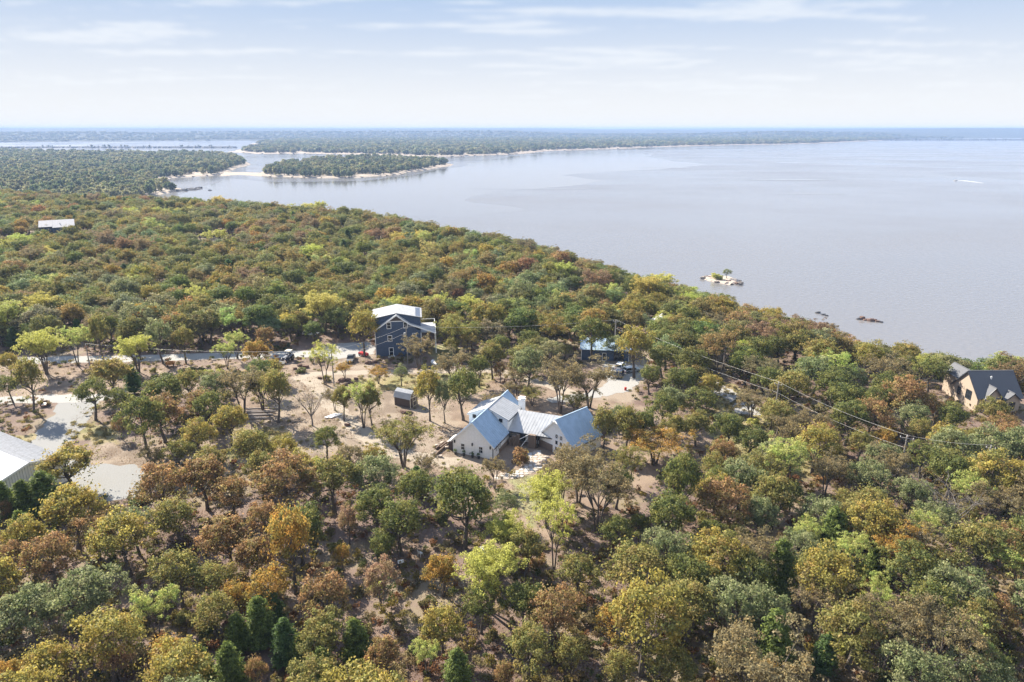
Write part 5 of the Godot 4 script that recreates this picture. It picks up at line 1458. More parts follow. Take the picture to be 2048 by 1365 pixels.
# ---------------------------------------------------------------- on and in the lake
func make_water_things() -> void:
	var b: Build
	stone("dark rock breaking the water off the wooded slope, lone one farthest left", Vector3(147.5, LAKE - 0.28, -318.1), Vector3(1.6, 0.8, 1.0), 941, M.dark_rock, "rock", "rocks breaking the water")
	stone("dark slab breaking the water off the wooded slope, second from the left", Vector3(148.7, LAKE - 0.21, -314.9), Vector3(1.4, 0.6, 0.8), 863, M.dark_rock, "rock", "rocks breaking the water")
	stone("dark rock breaking the water off the wooded slope, third from the left", Vector3(149.4, LAKE - 0.17, -313.0), Vector3(1.2, 0.5, 0.8), 119, M.dark_rock, "rock", "rocks breaking the water")
	stone("dark slab breaking the water off the wooded slope, first of the long row", Vector3(162.0, LAKE - 0.32, -306.8), Vector3(1.6, 0.9, 1.0), 858, M.dark_rock, "rock", "rocks breaking the water")
	stone("dark rock breaking the water off the wooded slope, tallest of the long row", Vector3(163.4, LAKE - 0.56, -306.8), Vector3(1.5, 1.6, 1.2), 521, M.red_rock, "rock", "rocks breaking the water")
	stone("dark slab breaking the water off the wooded slope, third of the long row", Vector3(164.2, LAKE - 0.28, -305.1), Vector3(1.6, 0.8, 1.0), 996, M.red_rock, "rock", "rocks breaking the water")
	stone("dark rock breaking the water off the wooded slope, middle of the long row", Vector3(165.6, LAKE - 0.42, -304.2), Vector3(1.8, 1.2, 1.3), 248, M.red_rock, "rock", "rocks breaking the water")
	stone("dark slab breaking the water off the wooded slope, fifth of the long row", Vector3(167.5, LAKE - 0.35, -304.2), Vector3(1.9, 1.0, 1.2), 516, M.red_rock, "rock", "rocks breaking the water")
	stone("dark rock breaking the water off the wooded slope, last but one", Vector3(168.4, LAKE - 0.24, -302.5), Vector3(1.4, 0.7, 0.9), 655, M.red_rock, "rock", "rocks breaking the water")
	stone("dark slab breaking the water off the wooded slope, last of the row", Vector3(169.6, LAKE - 0.21, -301.7), Vector3(1.2, 0.6, 0.8), 551, M.dark_rock, "rock", "rocks breaking the water")
	shore("rocky_islet", "small rocky islet with bushes close to the wooded slope", PackedVector2Array([Vector2(112.0, -399.4), Vector2(119.6, -405.1), Vector2(128.2, -403.7), Vector2(132.6, -393.7), Vector2(131.4, -382.9), Vector2(125.7, -376.5), Vector2(119.5, -384.3), Vector2(114.5, -392.4)]), 0.9, 2.2, M.pale_stone)
	stone("tumbled rock on the islet, first in from its west end", Vector3(112.9, LAKE - -0.20, -396.4), Vector3(1.8, 0.9, 0.7), 937, M.pale_stone, "islet_rock", "rocks of the islet")
	stone("tumbled rock on the islet, second in from its west end", Vector3(113.5, LAKE - -0.16, -396.6), Vector3(1.2, 1.0, 0.9), 521, M.pale_stone, "islet_rock", "rocks of the islet")
	stone("tumbled rock on the islet, third in from its west end", Vector3(116.1, LAKE - -0.24, -401.1), Vector3(1.3, 0.7, 0.8), 804, M.grey_rock, "islet_rock", "rocks of the islet")
	stone("tumbled rock on the islet, fourth in from its west end", Vector3(115.3, LAKE - -0.25, -399.0), Vector3(0.9, 0.7, 0.8), 882, M.grey_rock, "islet_rock", "rocks of the islet")
	stone("tumbled rock on the islet, fifth in from its west end", Vector3(116.3, LAKE - -0.32, -400.8), Vector3(1.2, 0.5, 1.1), 519, M.pale_stone, "islet_rock", "rocks of the islet")
	stone("tumbled rock on the islet, sixth in from its west end", Vector3(117.2, LAKE - -0.23, -398.2), Vector3(1.4, 0.8, 0.8), 210, M.red_rock, "islet_rock", "rocks of the islet")
	stone("tumbled rock on the islet, seventh in from its west end", Vector3(117.1, LAKE - -0.25, -394.1), Vector3(1.2, 0.7, 0.6), 748, M.grey_rock, "islet_rock", "rocks of the islet")
	stone("tumbled rock on the islet, eighth in from its west end", Vector3(119.7, LAKE - -0.17, -399.0), Vector3(1.4, 0.9, 1.3), 297, M.red_rock, "islet_rock", "rocks of the islet")
	stone("tumbled rock on the islet, ninth in from its west end", Vector3(119.5, LAKE - -0.22, -397.7), Vector3(0.8, 0.8, 0.9), 558, M.pale_stone, "islet_rock", "rocks of the islet")
	stone("tumbled rock on the islet, tenth in from its west end", Vector3(118.9, LAKE - -0.28, -388.7), Vector3(1.4, 0.6, 0.8), 40, M.pale_stone, "islet_rock", "rocks of the islet")
	stone("tumbled rock on the islet, eleventh in from its west end", Vector3(118.1, LAKE - -0.32, -386.5), Vector3(1.6, 0.5, 1.2), 902, M.pale_stone, "islet_rock", "rocks of the islet")
	stone("tumbled rock on the islet, twelfth in from its west end", Vector3(120.6, LAKE - -0.19, -392.6), Vector3(0.9, 0.9, 1.2), 658, M.red_rock, "islet_rock", "rocks of the islet")
	stone("tumbled rock on the islet, thirteenth in from its west end", Vector3(121.9, LAKE - -0.25, -392.2), Vector3(1.1, 0.7, 0.9), 444, M.pale_stone, "islet_rock", "rocks of the islet")
	stone("tumbled rock on the islet, fourteenth in from its west end", Vector3(123.6, LAKE - -0.25, -389.9), Vector3(1.4, 0.7, 1.2), 636, M.pale_stone, "islet_rock", "rocks of the islet")
	stone("tumbled rock on the islet, fifteenth in from its west end", Vector3(122.9, LAKE - -0.36, -391.6), Vector3(1.6, 0.4, 0.9), 595, M.pale_stone, "islet_rock", "rocks of the islet")
	stone("tumbled rock on the islet, sixteenth in from its west end", Vector3(124.5, LAKE - -0.19, -386.6), Vector3(1.2, 0.9, 0.8), 205, M.red_rock, "islet_rock", "rocks of the islet")
	stone("tumbled rock on the islet, seventeenth in from its west end", Vector3(123.1, LAKE - -0.25, -383.0), Vector3(1.5, 0.7, 1.1), 46, M.pale_stone, "islet_rock", "rocks of the islet")
	stone("tumbled rock on the islet, eighteenth in from its west end", Vector3(126.3, LAKE - -0.20, -388.0), Vector3(0.7, 0.9, 0.9), 626, M.pale_stone, "islet_rock", "rocks of the islet")
	stone("tumbled rock on the islet, nineteenth in from its west end", Vector3(125.6, LAKE - -0.18, -386.5), Vector3(1.0, 0.9, 0.6), 562, M.red_rock, "islet_rock", "rocks of the islet")
	stone("tumbled rock on the islet, twentieth in from its west end", Vector3(128.8, LAKE - -0.32, -389.4), Vector3(1.7, 0.5, 0.7), 453, M.pale_stone, "islet_rock", "rocks of the islet")
	stone("tumbled rock on the islet, twenty-first in from its west end", Vector3(129.0, LAKE - -0.21, -385.6), Vector3(1.0, 0.8, 1.2), 157, M.red_rock, "islet_rock", "rocks of the islet")
	stone("tumbled rock on the islet, twenty-second in from its west end", Vector3(128.5, LAKE - -0.29, -382.0), Vector3(1.3, 0.6, 1.0), 127, M.red_rock, "islet_rock", "rocks of the islet")
	stone("tumbled rock on the islet, twenty-third in from its west end", Vector3(128.5, LAKE - -0.30, -385.1), Vector3(1.4, 0.6, 1.3), 267, M.pale_stone, "islet_rock", "rocks of the islet")
	stone("tumbled rock on the islet, twenty-fourth in from its west end", Vector3(132.5, LAKE - -0.27, -388.1), Vector3(0.8, 0.7, 0.8), 589, M.grey_rock, "islet_rock", "rocks of the islet")
	stone("tumbled rock on the islet, twenty-fifth in from its west end", Vector3(131.1, LAKE - -0.25, -383.4), Vector3(1.8, 0.7, 0.7), 407, M.pale_stone, "islet_rock", "rocks of the islet")
	stone("tumbled rock on the islet, twenty-sixth in from its west end", Vector3(129.8, LAKE - -0.32, -379.3), Vector3(1.5, 0.5, 0.7), 722, M.grey_rock, "islet_rock", "rocks of the islet")
	stone("dark block of the stone jetty, first from the shore", Vector3(-477.1, LAKE - -0.34, -972.4), Vector3(3.1, 1.3, 2.0), 797, M.dark_rock, "jetty_block", "blocks of the stone jetty")
	stone("dark block of the stone jetty, second from the shore", Vector3(-479.5, LAKE - -0.43, -985.4), Vector3(3.3, 1.1, 2.1), 428, M.dark_rock, "jetty_block", "blocks of the stone jetty")
	stone("dark block of the stone jetty, third from the shore", Vector3(-474.0, LAKE - -0.41, -982.9), Vector3(3.7, 1.1, 1.7), 382, M.dark_rock, "jetty_block", "blocks of the stone jetty")
	stone("dark block of the stone jetty, fourth from the shore", Vector3(-475.1, LAKE - -0.19, -988.5), Vector3(2.1, 1.7, 2.4), 941, M.dark_rock, "jetty_block", "blocks of the stone jetty")
	stone("dark block of the stone jetty, fifth from the shore", Vector3(-472.7, LAKE - -0.36, -990.4), Vector3(2.6, 1.3, 2.3), 404, M.dark_rock, "jetty_block", "blocks of the stone jetty")
	stone("dark block of the stone jetty, sixth from the shore", Vector3(-472.6, LAKE - -0.17, -1000.4), Vector3(2.8, 1.8, 2.4), 284, M.dark_rock, "jetty_block", "blocks of the stone jetty")
	stone("dark block of the stone jetty, seventh from the shore", Vector3(-467.7, LAKE - -0.28, -998.2), Vector3(2.7, 1.5, 2.8), 351, M.dark_rock, "jetty_block", "blocks of the stone jetty")
	stone("dark block of the stone jetty, eighth from the shore", Vector3(-471.4, LAKE - -0.26, -1010.6), Vector3(2.0, 1.5, 2.6), 93, M.dark_rock, "jetty_block", "blocks of the stone jetty")
	stone("dark block of the stone jetty, ninth from the shore", Vector3(-471.1, LAKE - -0.30, -1017.1), Vector3(2.9, 1.4, 2.7), 566, M.dark_rock, "jetty_block", "blocks of the stone jetty")
	stone("dark block of the stone jetty, tenth from the shore", Vector3(-468.0, LAKE - -0.28, -1019.6), Vector3(3.5, 1.5, 2.4), 633, M.dark_rock, "jetty_block", "blocks of the stone jetty")
	stone("dark block of the stone jetty, eleventh from the shore", Vector3(-463.5, LAKE - -0.31, -1017.9), Vector3(2.9, 1.4, 2.9), 523, M.dark_rock, "jetty_block", "blocks of the stone jetty")
	stone("dark block of the stone jetty, twelfth from the shore", Vector3(-465.5, LAKE - -0.30, -1028.9), Vector3(2.9, 1.4, 2.1), 938, M.dark_rock, "jetty_block", "blocks of the stone jetty")
	stone("dark block of the stone jetty, thirteenth from the shore", Vector3(-465.8, LAKE - -0.19, -1036.1), Vector3(2.3, 1.7, 2.8), 66, M.dark_rock, "jetty_block", "blocks of the stone jetty")
	stone("dark block of the stone jetty, fourteenth from the shore", Vector3(-464.0, LAKE - -0.33, -1039.3), Vector3(2.6, 1.3, 2.2), 480, M.dark_rock, "jetty_block", "blocks of the stone jetty")
	var t := thing("speedboat", "small white speedboat drawing a long wake across the open lake", "boat", Vector3(759.4, LAKE, -1196.2), deg_to_rad(97))
	b = Build.new()
	b.hull([Vector3(-0.8, -0.3, -3.2), Vector3(0.8, -0.3, -3.2), Vector3(0.5, -0.1, 1.5), Vector3(-0.5, -0.1, 1.5), Vector3(-1.2, 0.7, -3.2), Vector3(1.2, 0.7, -3.2), Vector3(1.1, 1.0, 1.5), Vector3(-1.1, 1.0, 1.5)])
	b.hull([Vector3(-0.5, -0.1, 1.5), Vector3(0.5, -0.1, 1.5), Vector3(0.05, 0.4, 3.4), Vector3(-0.05, 0.4, 3.4), Vector3(-1.1, 1.0, 1.5), Vector3(1.1, 1.0, 1.5), Vector3(0.06, 1.2, 3.6), Vector3(-0.06, 1.2, 3.6)])
	part("boat_hull", b, M.white_trim, t)
	b = Build.new()
	b.hull([Vector3(-0.9, 0.95, 0.6), Vector3(0.9, 0.95, 0.6), Vector3(0.9, 0.95, 0.5), Vector3(-0.9, 0.95, 0.5), Vector3(-0.7, 1.6, 0.0), Vector3(0.7, 1.6, 0.0), Vector3(0.7, 1.6, -0.1), Vector3(-0.7, 1.6, -0.1)])
	part("windscreen", b, M.glass, t)
	b = Build.new()
	b.box(Vector3(0, 0.8, -3.3), Vector3(0.5, 1.0, 0.5))
	part("engine", b, M.black, t)
	b = Build.new()
	var wk := PackedVector2Array([Vector2(762.6, -1198.5), Vector2(774.8, -1196.2), Vector2(774.0, -1168.6), Vector2(769.5, -1140.2), Vector2(766.0, -1134.8), Vector2(765.3, -1156.4), Vector2(765.8, -1183.4)])
	var wt := Geometry2D.triangulate_polygon(wk)
	for i in range(0, wt.size(), 3): b.tri(up(wk[wt[i]], LAKE + 0.05), up(wk[wt[i + 1]], LAKE + 0.05), up(wk[wt[i + 2]], LAKE + 0.05), UPV)
	for i in 60:
		var q := wk[0].lerp(wk[3].lerp(wk[4], 0.5), pow(rng.randf(), 1.3))
		b.lump(Vector3(q.x + rng.randf_range(-1, 1), LAKE, q.y + rng.randf_range(-1.5, 1.5)), Vector3(rng.randf_range(0.5, 2.0), 0.3, rng.randf_range(0.4, 1.2)), i)
	var wake := part("boat_wake", b, M.foam)
	tag(wake, "white foaming wake trailing behind the speedboat", "wake", "", "stuff")
	t = thing("fishing_boat", "small dark fishing boat in the bay beyond the jetty's end", "boat", Vector3(-434.0, LAKE, -1000.8), deg_to_rad(80))
	b = Build.new()
	b.hull([Vector3(-0.8, -0.2, -2.6), Vector3(0.8, -0.2, -2.6), Vector3(0.3, -0.2, 2.4), Vector3(-0.3, -0.2, 2.4), Vector3(-1.1, 0.7, -2.6), Vector3(1.1, 0.7, -2.6), Vector3(0.3, 0.8, 2.9), Vector3(-0.3, 0.8, 2.9)])
	part("boat_hull", b, M.gutter, t)
	b = Build.new()
	b.box(Vector3(0, 0.95, -0.4), Vector3(1.3, 0.6, 1.4))
	part("console", b, M.black, t)
	b = Build.new()
	b.box(Vector3(0, 0.75, -2.75), Vector3(0.45, 0.9, 0.4))
	part("engine", b, M.black, t)

func potted(i: int, at: Vector3, label: String) -> void:
	var t := thing("potted_shrub", label, "shrub", at, i * 1.3, "potted shrubs before the farmhouse")
	var b := Build.new()
	b.tube([Vector3(0, 0, 0), Vector3(0, 0.05, 0), Vector3(0, 0.5, 0), Vector3(0, 0.52, 0)], [0.2, 0.22, 0.3, 0.27], 10)
	part("pot", b, M.black, t)
	var L := Leaves.new()
	var g := RandomNumberGenerator.new()
	g.seed = 60 + i
	for k in 7: L.clump(Vector3(g.randfn() * 0.14, 0.75 + g.randf() * 0.3, g.randfn() * 0.14), 0.26, 40, 0.07, 0.9, PAL["dark green"], g)
	var o := MeshInstance3D.new()
	o.name = "foliage"
	o.mesh = L.mesh(M.leaf)
	t.add_child(o)

# ---------------------------------------------------------------- trees
# leaves gathered in clumps; every leaf spray is a small folded rhombus facing its own way
class Leaves:
	var v := PackedVector3Array()
	var n := PackedVector3Array()
	var c := PackedColorArray()
	var ix := PackedInt32Array()
	func leaf(p: Vector3, out: Vector3, size: float, long: float, col: Color, g: RandomNumberGenerator) -> void:
		var d := Vector3(g.randf_range(-1, 1), g.randf_range(-1, 1), g.randf_range(-1, 1))
		var f := (out * 0.75 + d).normalized()
		var a := f.cross(Vector3(g.randf_range(-1, 1), g.randf_range(-1, 1), g.randf_range(-1, 1))).normalized() * size * long
		var b := f.cross(a).normalized() * size
		var k := v.size()
		v.append(p - a)
		v.append(p + b * 0.55 + f * size * 0.18)
		v.append(p + a)
		v.append(p - b * 0.55 + f * size * 0.18)
		var m := (f + out * 0.5).normalized()
		for i in 4:
			n.append(m)
			c.append(col)
		# clockwise as seen from the side that f points to
		if a.cross(b).dot(f) > 0.0: ix.append_array(PackedInt32Array([k, k + 1, k + 2, k, k + 2, k + 3]))
		else: ix.append_array(PackedInt32Array([k, k + 2, k + 1, k, k + 3, k + 2]))
	func clump(at: Vector3, r: float, count: int, size: float, flat: float, cols: Array, g: RandomNumberGenerator) -> void:
		var base: Color = cols[g.randi() % cols.size()]
		var two: Color = cols[g.randi() % cols.size()]
		for i in count:
			var d := Vector3(g.randfn(), g.randfn(), g.randfn())
			d = d.normalized()
			if d.y < -0.25 and g.randf() < 0.6: d.y = -d.y
			var rr := r * pow(g.randf(), 0.4) * g.randf_range(0.85, 1.12)
			var col := base if g.randf() < 0.7 else two
			col = col * g.randf_range(0.62, 1.42)
			leaf(at + Vector3(d.x * rr, d.y * rr * flat, d.z * rr), d, size * g.randf_range(0.7, 1.3), 0.85, col, g)
	func mesh(m: Material) -> ArrayMesh:
		var a := []
		a.resize(Mesh.ARRAY_MAX)
		a[Mesh.ARRAY_VERTEX] = v
		a[Mesh.ARRAY_NORMAL] = n
		a[Mesh.ARRAY_COLOR] = c
		a[Mesh.ARRAY_INDEX] = ix
		var r := ArrayMesh.new()
		r.add_surface_from_arrays(Mesh.PRIMITIVE_TRIANGLES, a)
		r.surface_set_material(0, m)
		return r

var PAL := {
	"green": [Color(0.15, 0.18, 0.055), Color(0.19, 0.205, 0.062), Color(0.12, 0.145, 0.05), Color(0.22, 0.215, 0.065)],
	"olive": [Color(0.24, 0.225, 0.075), Color(0.285, 0.25, 0.08), Color(0.185, 0.195, 0.066), Color(0.28, 0.225, 0.078), Color(0.25, 0.25, 0.078)],
	"gold": [Color(0.37, 0.315, 0.08), Color(0.29, 0.265, 0.075), Color(0.4, 0.315, 0.078), Color(0.235, 0.23, 0.07), Color(0.35, 0.255, 0.085)],
	"rust": [Color(0.32, 0.195, 0.095), Color(0.275, 0.18, 0.088), Color(0.36, 0.215, 0.098), Color(0.25, 0.195, 0.08), Color(0.3, 0.24, 0.09)],
	"orange": [Color(0.44, 0.25, 0.065), Color(0.38, 0.245, 0.065), Color(0.33, 0.245, 0.065), Color(0.46, 0.29, 0.07), Color(0.28, 0.235, 0.07)],
	"red": [Color(0.376, 0.243, 0.161), Color(0.321, 0.211, 0.132), Color(0.359, 0.277, 0.154)],
	"grey green": [Color(0.245, 0.268, 0.130), Color(0.196, 0.225, 0.102), Color(0.299, 0.310, 0.155), Color(0.168, 0.204, 0.084)],
	"tan": [Color(0.25, 0.21, 0.115), Color(0.2, 0.175, 0.095), Color(0.285, 0.22, 0.105)],
	"yellow": [Color(0.460, 0.460, 0.126), Color(0.460, 0.460, 0.125), Color(0.425, 0.439, 0.110), Color(0.460, 0.460, 0.120)],
	"lime": [Color(0.431, 0.460, 0.144), Color(0.327, 0.414, 0.116), Color(0.460, 0.460, 0.159)],
	"dark green": [Color(0.079, 0.128, 0.044), Color(0.103, 0.165, 0.051), Color(0.127, 0.195, 0.059)],
	"fresh green": [Color(0.15, 0.2, 0.05), Color(0.2, 0.245, 0.058), Color(0.11, 0.155, 0.045)],
}
var kinds := {}

func limb(b: Build, a: Vector3, z: Vector3, r0: float, r1: float, g: RandomNumberGenerator, sag := 0.12, sides := 5) -> Vector3:
	var l := a.distance_to(z)
	var w := Vector3(g.randf_range(-1, 1), g.randf_range(-0.3, 1), g.randf_range(-1, 1)) * l * sag
	b.tube([a, a.lerp(z, 0.35) + w, a.lerp(z, 0.7) + w * 0.7, z], [r0, lerpf(r0, r1, 0.4), lerpf(r0, r1, 0.7), r1], sides)
	return a.lerp(z, 0.7) + w * 0.7

# shape: an oak's spreading dome, an elm's open vase, a cedar's cone, bare branches or a low bush; about 10 m tall, 9 m across
func make_kind(key: String, shape: String, pal: String, sd: int, dense := 1.0, bark := "bark") -> void:
	var g := RandomNumberGenerator.new()
	g.seed = sd * 977 + 13
	var L := Leaves.new()
	var b := Build.new()
	var cols: Array = PAL.get(pal, [])
	if shape == "oak":
		var lobes := []
		for i in 7: lobes.append(g.randf_range(0.55, 1.2))
		var fork := Vector3(g.randf_range(-0.4, 0.4), g.randf_range(2.3, 3.2), g.randf_range(-0.4, 0.4))
		b.tube([Vector3(0, -0.4, 0), Vector3(0.02, 0.5, 0), fork * 0.6, fork], [0.42, 0.3, 0.25, 0.23], 7)
		var top := Vector3(g.randf_range(-0.8, 0.8), 6.6, g.randf_range(-0.8, 0.8))
		limb(b, fork, top, 0.2, 0.06, g)
		var arms := []
		for i in 7:
			var a := TAU * (i + g.randf_range(-0.3, 0.3)) / 7.0
			var e := Vector3(cos(a) * 2.7 * lobes[i], g.randf_range(4.2, 6.2), sin(a) * 2.7 * lobes[i])
			arms.append(limb(b, fork.lerp(top, g.randf() * 0.4), e, 0.13, 0.045, g, 0.14))
			arms.append(e)
		var count := 58
		for i in count:
			var y := 1.0 - 1.28 * (i + 0.5) / count
			var a := i * 2.39996 + g.randf_range(-0.35, 0.35)
			var s := sqrt(maxf(0.02, 1.0 - y * y))
			var lobe: float = lobes[int(fposmod(a / TAU, 1.0) * 7.0) % 7]
			var k := g.randf_range(0.62, 1.0) * lerpf(lobe, 1.0, maxf(y, 0.0) * 0.6)
			var p := Vector3(cos(a) * s * 3.75 * k, 5.7 + y * 3.3 * k * g.randf_range(0.85, 1.1), sin(a) * s * 3.75 * k)
			var r := g.randf_range(0.5, 1.12)
			if g.randf() < 0.92: L.clump(p, r, int(215.0 * r * r * dense), 0.172, 0.74, cols, g)
			if i % 2 == 0:
				var from: Vector3 = arms[0]
				for q in arms:
					if q.distance_to(p) < from.distance_to(p): from = q
				limb(b, from, p, 0.05, 0.018, g, 0.1, 4)
		for i in 7:      # dead twigs that stick out
			var d := Vector3(g.randfn(), absf(g.randfn()) + 0.2, g.randfn()).normalized()
			limb(b, Vector3(0, 5.2, 0) + d * 2.0, Vector3(0, 5.4, 0) + d * Vector3(4.3, 3.9, 4.3) * g.randf_range(0.85, 1.08), 0.045, 0.012, g, 0.12, 4)
		for i in int(500 * dense):      # loose sprays that break the outline
			var d := Vector3(g.randfn(), g.randfn() + 0.35, g.randfn()).normalized()
			L.leaf(Vector3(0, 5.7, 0) + d * Vector3(3.9, 3.6, 3.9) * g.randf_range(0.7, 1.12), d, 0.2, 0.9, cols[g.randi() % cols.size()] * g.randf_range(0.7, 1.3), g)
	elif shape == "elm":
		var stems := 2 + g.randi() % 3
		for s in stems:
			var a := TAU * s / stems + g.randf()
			var foot := Vector3(cos(a), 0, sin(a)) * 0.25
			var knee := Vector3(cos(a) * 0.7, 3.2 + g.randf(), sin(a) * 0.7)
			b.tube([foot - UPV * 0.4, foot + UPV * 0.6, knee], [0.2, 0.16, 0.12], 6)
			for t in 6:
				var c := a + g.randf_range(-1.1, 1.1)
				var e := Vector3(cos(c) * g.randf_range(1.4, 3.5), g.randf_range(6.0, 9.4), sin(c) * g.randf_range(1.4, 3.5))
				var mid := limb(b, knee, e, 0.085, 0.025, g, 0.1)
				for q in 4:
					var w := Vector3(g.randfn(), g.randf_range(-0.3, 1.1), g.randfn()) * 1.15
					var o := mid.lerp(e, g.randf())
					limb(b, o, o + w, 0.028, 0.01, g, 0.15, 3)
					for u in int(5.0 * dense + 0.5):
						L.clump(o + w * g.randf_range(0.5, 1.25) + Vector3(g.randfn(), g.randfn(), g.randfn()) * 0.42, 0.55, 32, 0.14, 0.7, cols, g)
				L.clump(e, 0.9, int(100.0 * dense), 0.145, 0.7, cols, g)
	elif shape == "cedar":
		b.tube([Vector3(0, -0.3, 0), Vector3(0, 4, 0), Vector3(0, 9.2, 0)], [0.24, 0.13, 0.02], 6)
		var rows := 24
		for i in rows:
			var f := (i + 0.5) / rows
			var y := 0.5 + f * 9.2
			var r := 2.6 * pow(1.0 - f, 0.5) * g.randf_range(0.82, 1.15) * (0.62 + 0.38 * smoothstep(0.0, 0.16, f))
			var boughs := 5 + int(r * 4.0)
			for k in boughs:
				var a := g.randf() * TAU
				var rr := r * g.randf_range(0.66, 1.12)
				var d := Vector3(cos(a), 0.75, sin(a)).normalized()
				for q in 30:
					var t := g.randf()
					var p := Vector3(cos(a) * rr * lerpf(0.3, 1.0, t), y + t * 0.75 + g.randfn() * 0.12, sin(a) * rr * lerpf(0.3, 1.0, t)) + Vector3(g.randfn(), 0, g.randfn()) * 0.2 * (0.6 + r * 0.3)
					L.leaf(p, d, 0.15, 1.5, cols[g.randi() % cols.size()] * g.randf_range(0.7, 1.3), g)
	elif shape == "bare":
		b.tube([Vector3(0, -0.4, 0), Vector3(0.1, 1.4, 0), Vector3(0.0, 2.6, 0.1)], [0.27, 0.2, 0.17], 6)
		for i in 9:
			var a := TAU * i / 9.0 + g.randf_range(-0.3, 0.3)
			var e := Vector3(cos(a) * g.randf_range(1.6, 3.9), g.randf_range(4.5, 9.2), sin(a) * g.randf_range(1.6, 3.9))
			var mid := limb(b, Vector3(0, 2.3 + g.randf() * 0.5, 0.05), e, 0.12, 0.03, g, 0.12)
			for q in 9:
				var o := mid.lerp(e, g.randf_range(-0.5, 1.0))
				var w := Vector3(g.randfn(), g.randf_range(0.0, 1.3), g.randfn()).normalized() * g.randf_range(0.9, 2.1)
				var m2 := limb(b, o, o + w, 0.035, 0.014, g, 0.12, 4)
				for u in 4:
					var w2 := (w.normalized() + Vector3(g.randfn(), g.randfn(), g.randfn()) * 0.6) * 0.75
					limb(b, m2.lerp(o + w, g.randf()), m2 + w2, 0.016, 0.008, g, 0.15, 3)
		if pal: 
			for i in 26: L.clump(Vector3(g.randfn() * 1.7, g.randf_range(5, 8.5), g.randfn() * 1.7), 0.7, 14, 0.15, 0.7, cols, g)
	else:      # bush: about 2 m tall, 3 m across
		for i in 7:
			var a := g.randf() * TAU
			limb(b, Vector3(0, -0.1, 0), Vector3(cos(a) * 0.9, g.randf_range(0.9, 1.8), sin(a) * 0.9), 0.05, 0.015, g, 0.1, 4)
		for i in 17:
			var a := g.randf() * TAU
			var r := sqrt(g.randf()) * 1.15
			L.clump(Vector3(cos(a) * r, g.randf_range(0.45, 1.75) - r * 0.25, sin(a) * r), 0.5, int(62 * dense), 0.155, 0.85, cols, g)
	kinds[key] = [L.mesh(M.leaf) if L.v.size() else null, b.mesh(M[bark])]

func make_kinds() -> void:
	var sd := 1
	for pal in ["green", "olive", "gold", "rust", "orange", "grey green"]:
		for k in 3:
			make_kind("oak %s %d" % [pal, k], "oak", pal, sd, [0.8, 0.55, 0.7][k])
			sd += 1
	make_kind("oak red 0", "oak", "red", 41, 0.6)
	make_kind("oak tan 0", "oak", "tan", 42, 0.55)
	for pal in ["yellow", "lime", "tan", "olive", "orange"]:
		for k in 2:
			make_kind("elm %s %d" % [pal, k], "elm", pal, 50 + sd, [0.62, 0.38][k])
			sd += 1
	make_kind("cedar dark green 0", "cedar", "dark green", 71)
	make_kind("cedar dark green 1", "cedar", "dark green", 72)
	make_kind("cedar fresh green 0", "cedar", "fresh green", 73)
	make_kind("cedar fresh green 1", "cedar", "fresh green", 74)
	make_kind("bare grey 0", "bare", "", 81, 1.0, "pale_bark")
	make_kind("bare grey 1", "bare", "tan", 82, 1.0, "pale_bark")
	for pal in ["olive", "rust", "tan", "green", "yellow"]:
		make_kind("bush %s 0" % pal, "bush", pal, 90 + sd)
		sd += 1

# one standing tree: key of its kind, foot, height over the kind's own, width over the kind's own, turn
func tree(called: String, key: String, x: float, z: float, tall: float, wide: float, turn: float, label: String, group := "") -> void:
	var cat: String = {"bush": "bush"}.get(called, "tree")
	var t := thing(called, label, cat, Vector3(x, height(x, z) - 0.05, z), turn, group)
	t.scale = Vector3(wide, tall, wide)
	singles.append(Vector2(x, z))
	var k: Array = kinds[key]
	if k[0]:
		var o := MeshInstance3D.new()
		o.name = "crown" if called != "bush" else "foliage"
		o.mesh = k[0]
		t.add_child(o)
	var s := MeshInstance3D.new()
	s.name = "trunk" if called != "bush" else "stem"
	s.mesh = k[1]
	t.add_child(s)

func grow(key: String, x: float, z: float, tall: float, wide: float, label: String) -> void:
	var shape := key.get_slice(" ", 0)
	var called: String = shape if shape == "bush" else shape + "_tree"
	var group: String = {"oak": "oaks of the near wood", "elm": "elms of the near wood", "cedar": "cedars of the near wood", "bare": "leafless trees of the near wood", "bush": "bushes between the trees"}[shape]
	tree(called, key, x, z, tall, wide, fposmod(x * 7.31 + z * 3.7, TAU), label, group)

func make_trees() -> void:
	make_kinds()
	trees_front()
	trees_middle()
	trees_behind()
	islet_plant("bush", "bush yellow 0", "bright yellow bush on the rocky islet, left of its tree", Vector3(119.5, LAKE + 0.8, -392.4), 1.8, 2.2)
	islet_plant("bush", "bush yellow 0", "bright yellow bush in the middle of the rocky islet", Vector3(121.5, LAKE + 0.8, -391.0), 1.5, 1.9)
	islet_plant("elm_tree", "oak grey green 1", "lone grey green tree leaning on the rocky islet", Vector3(126.1, LAKE + 0.8, -393.7), 0.62, 0.75)

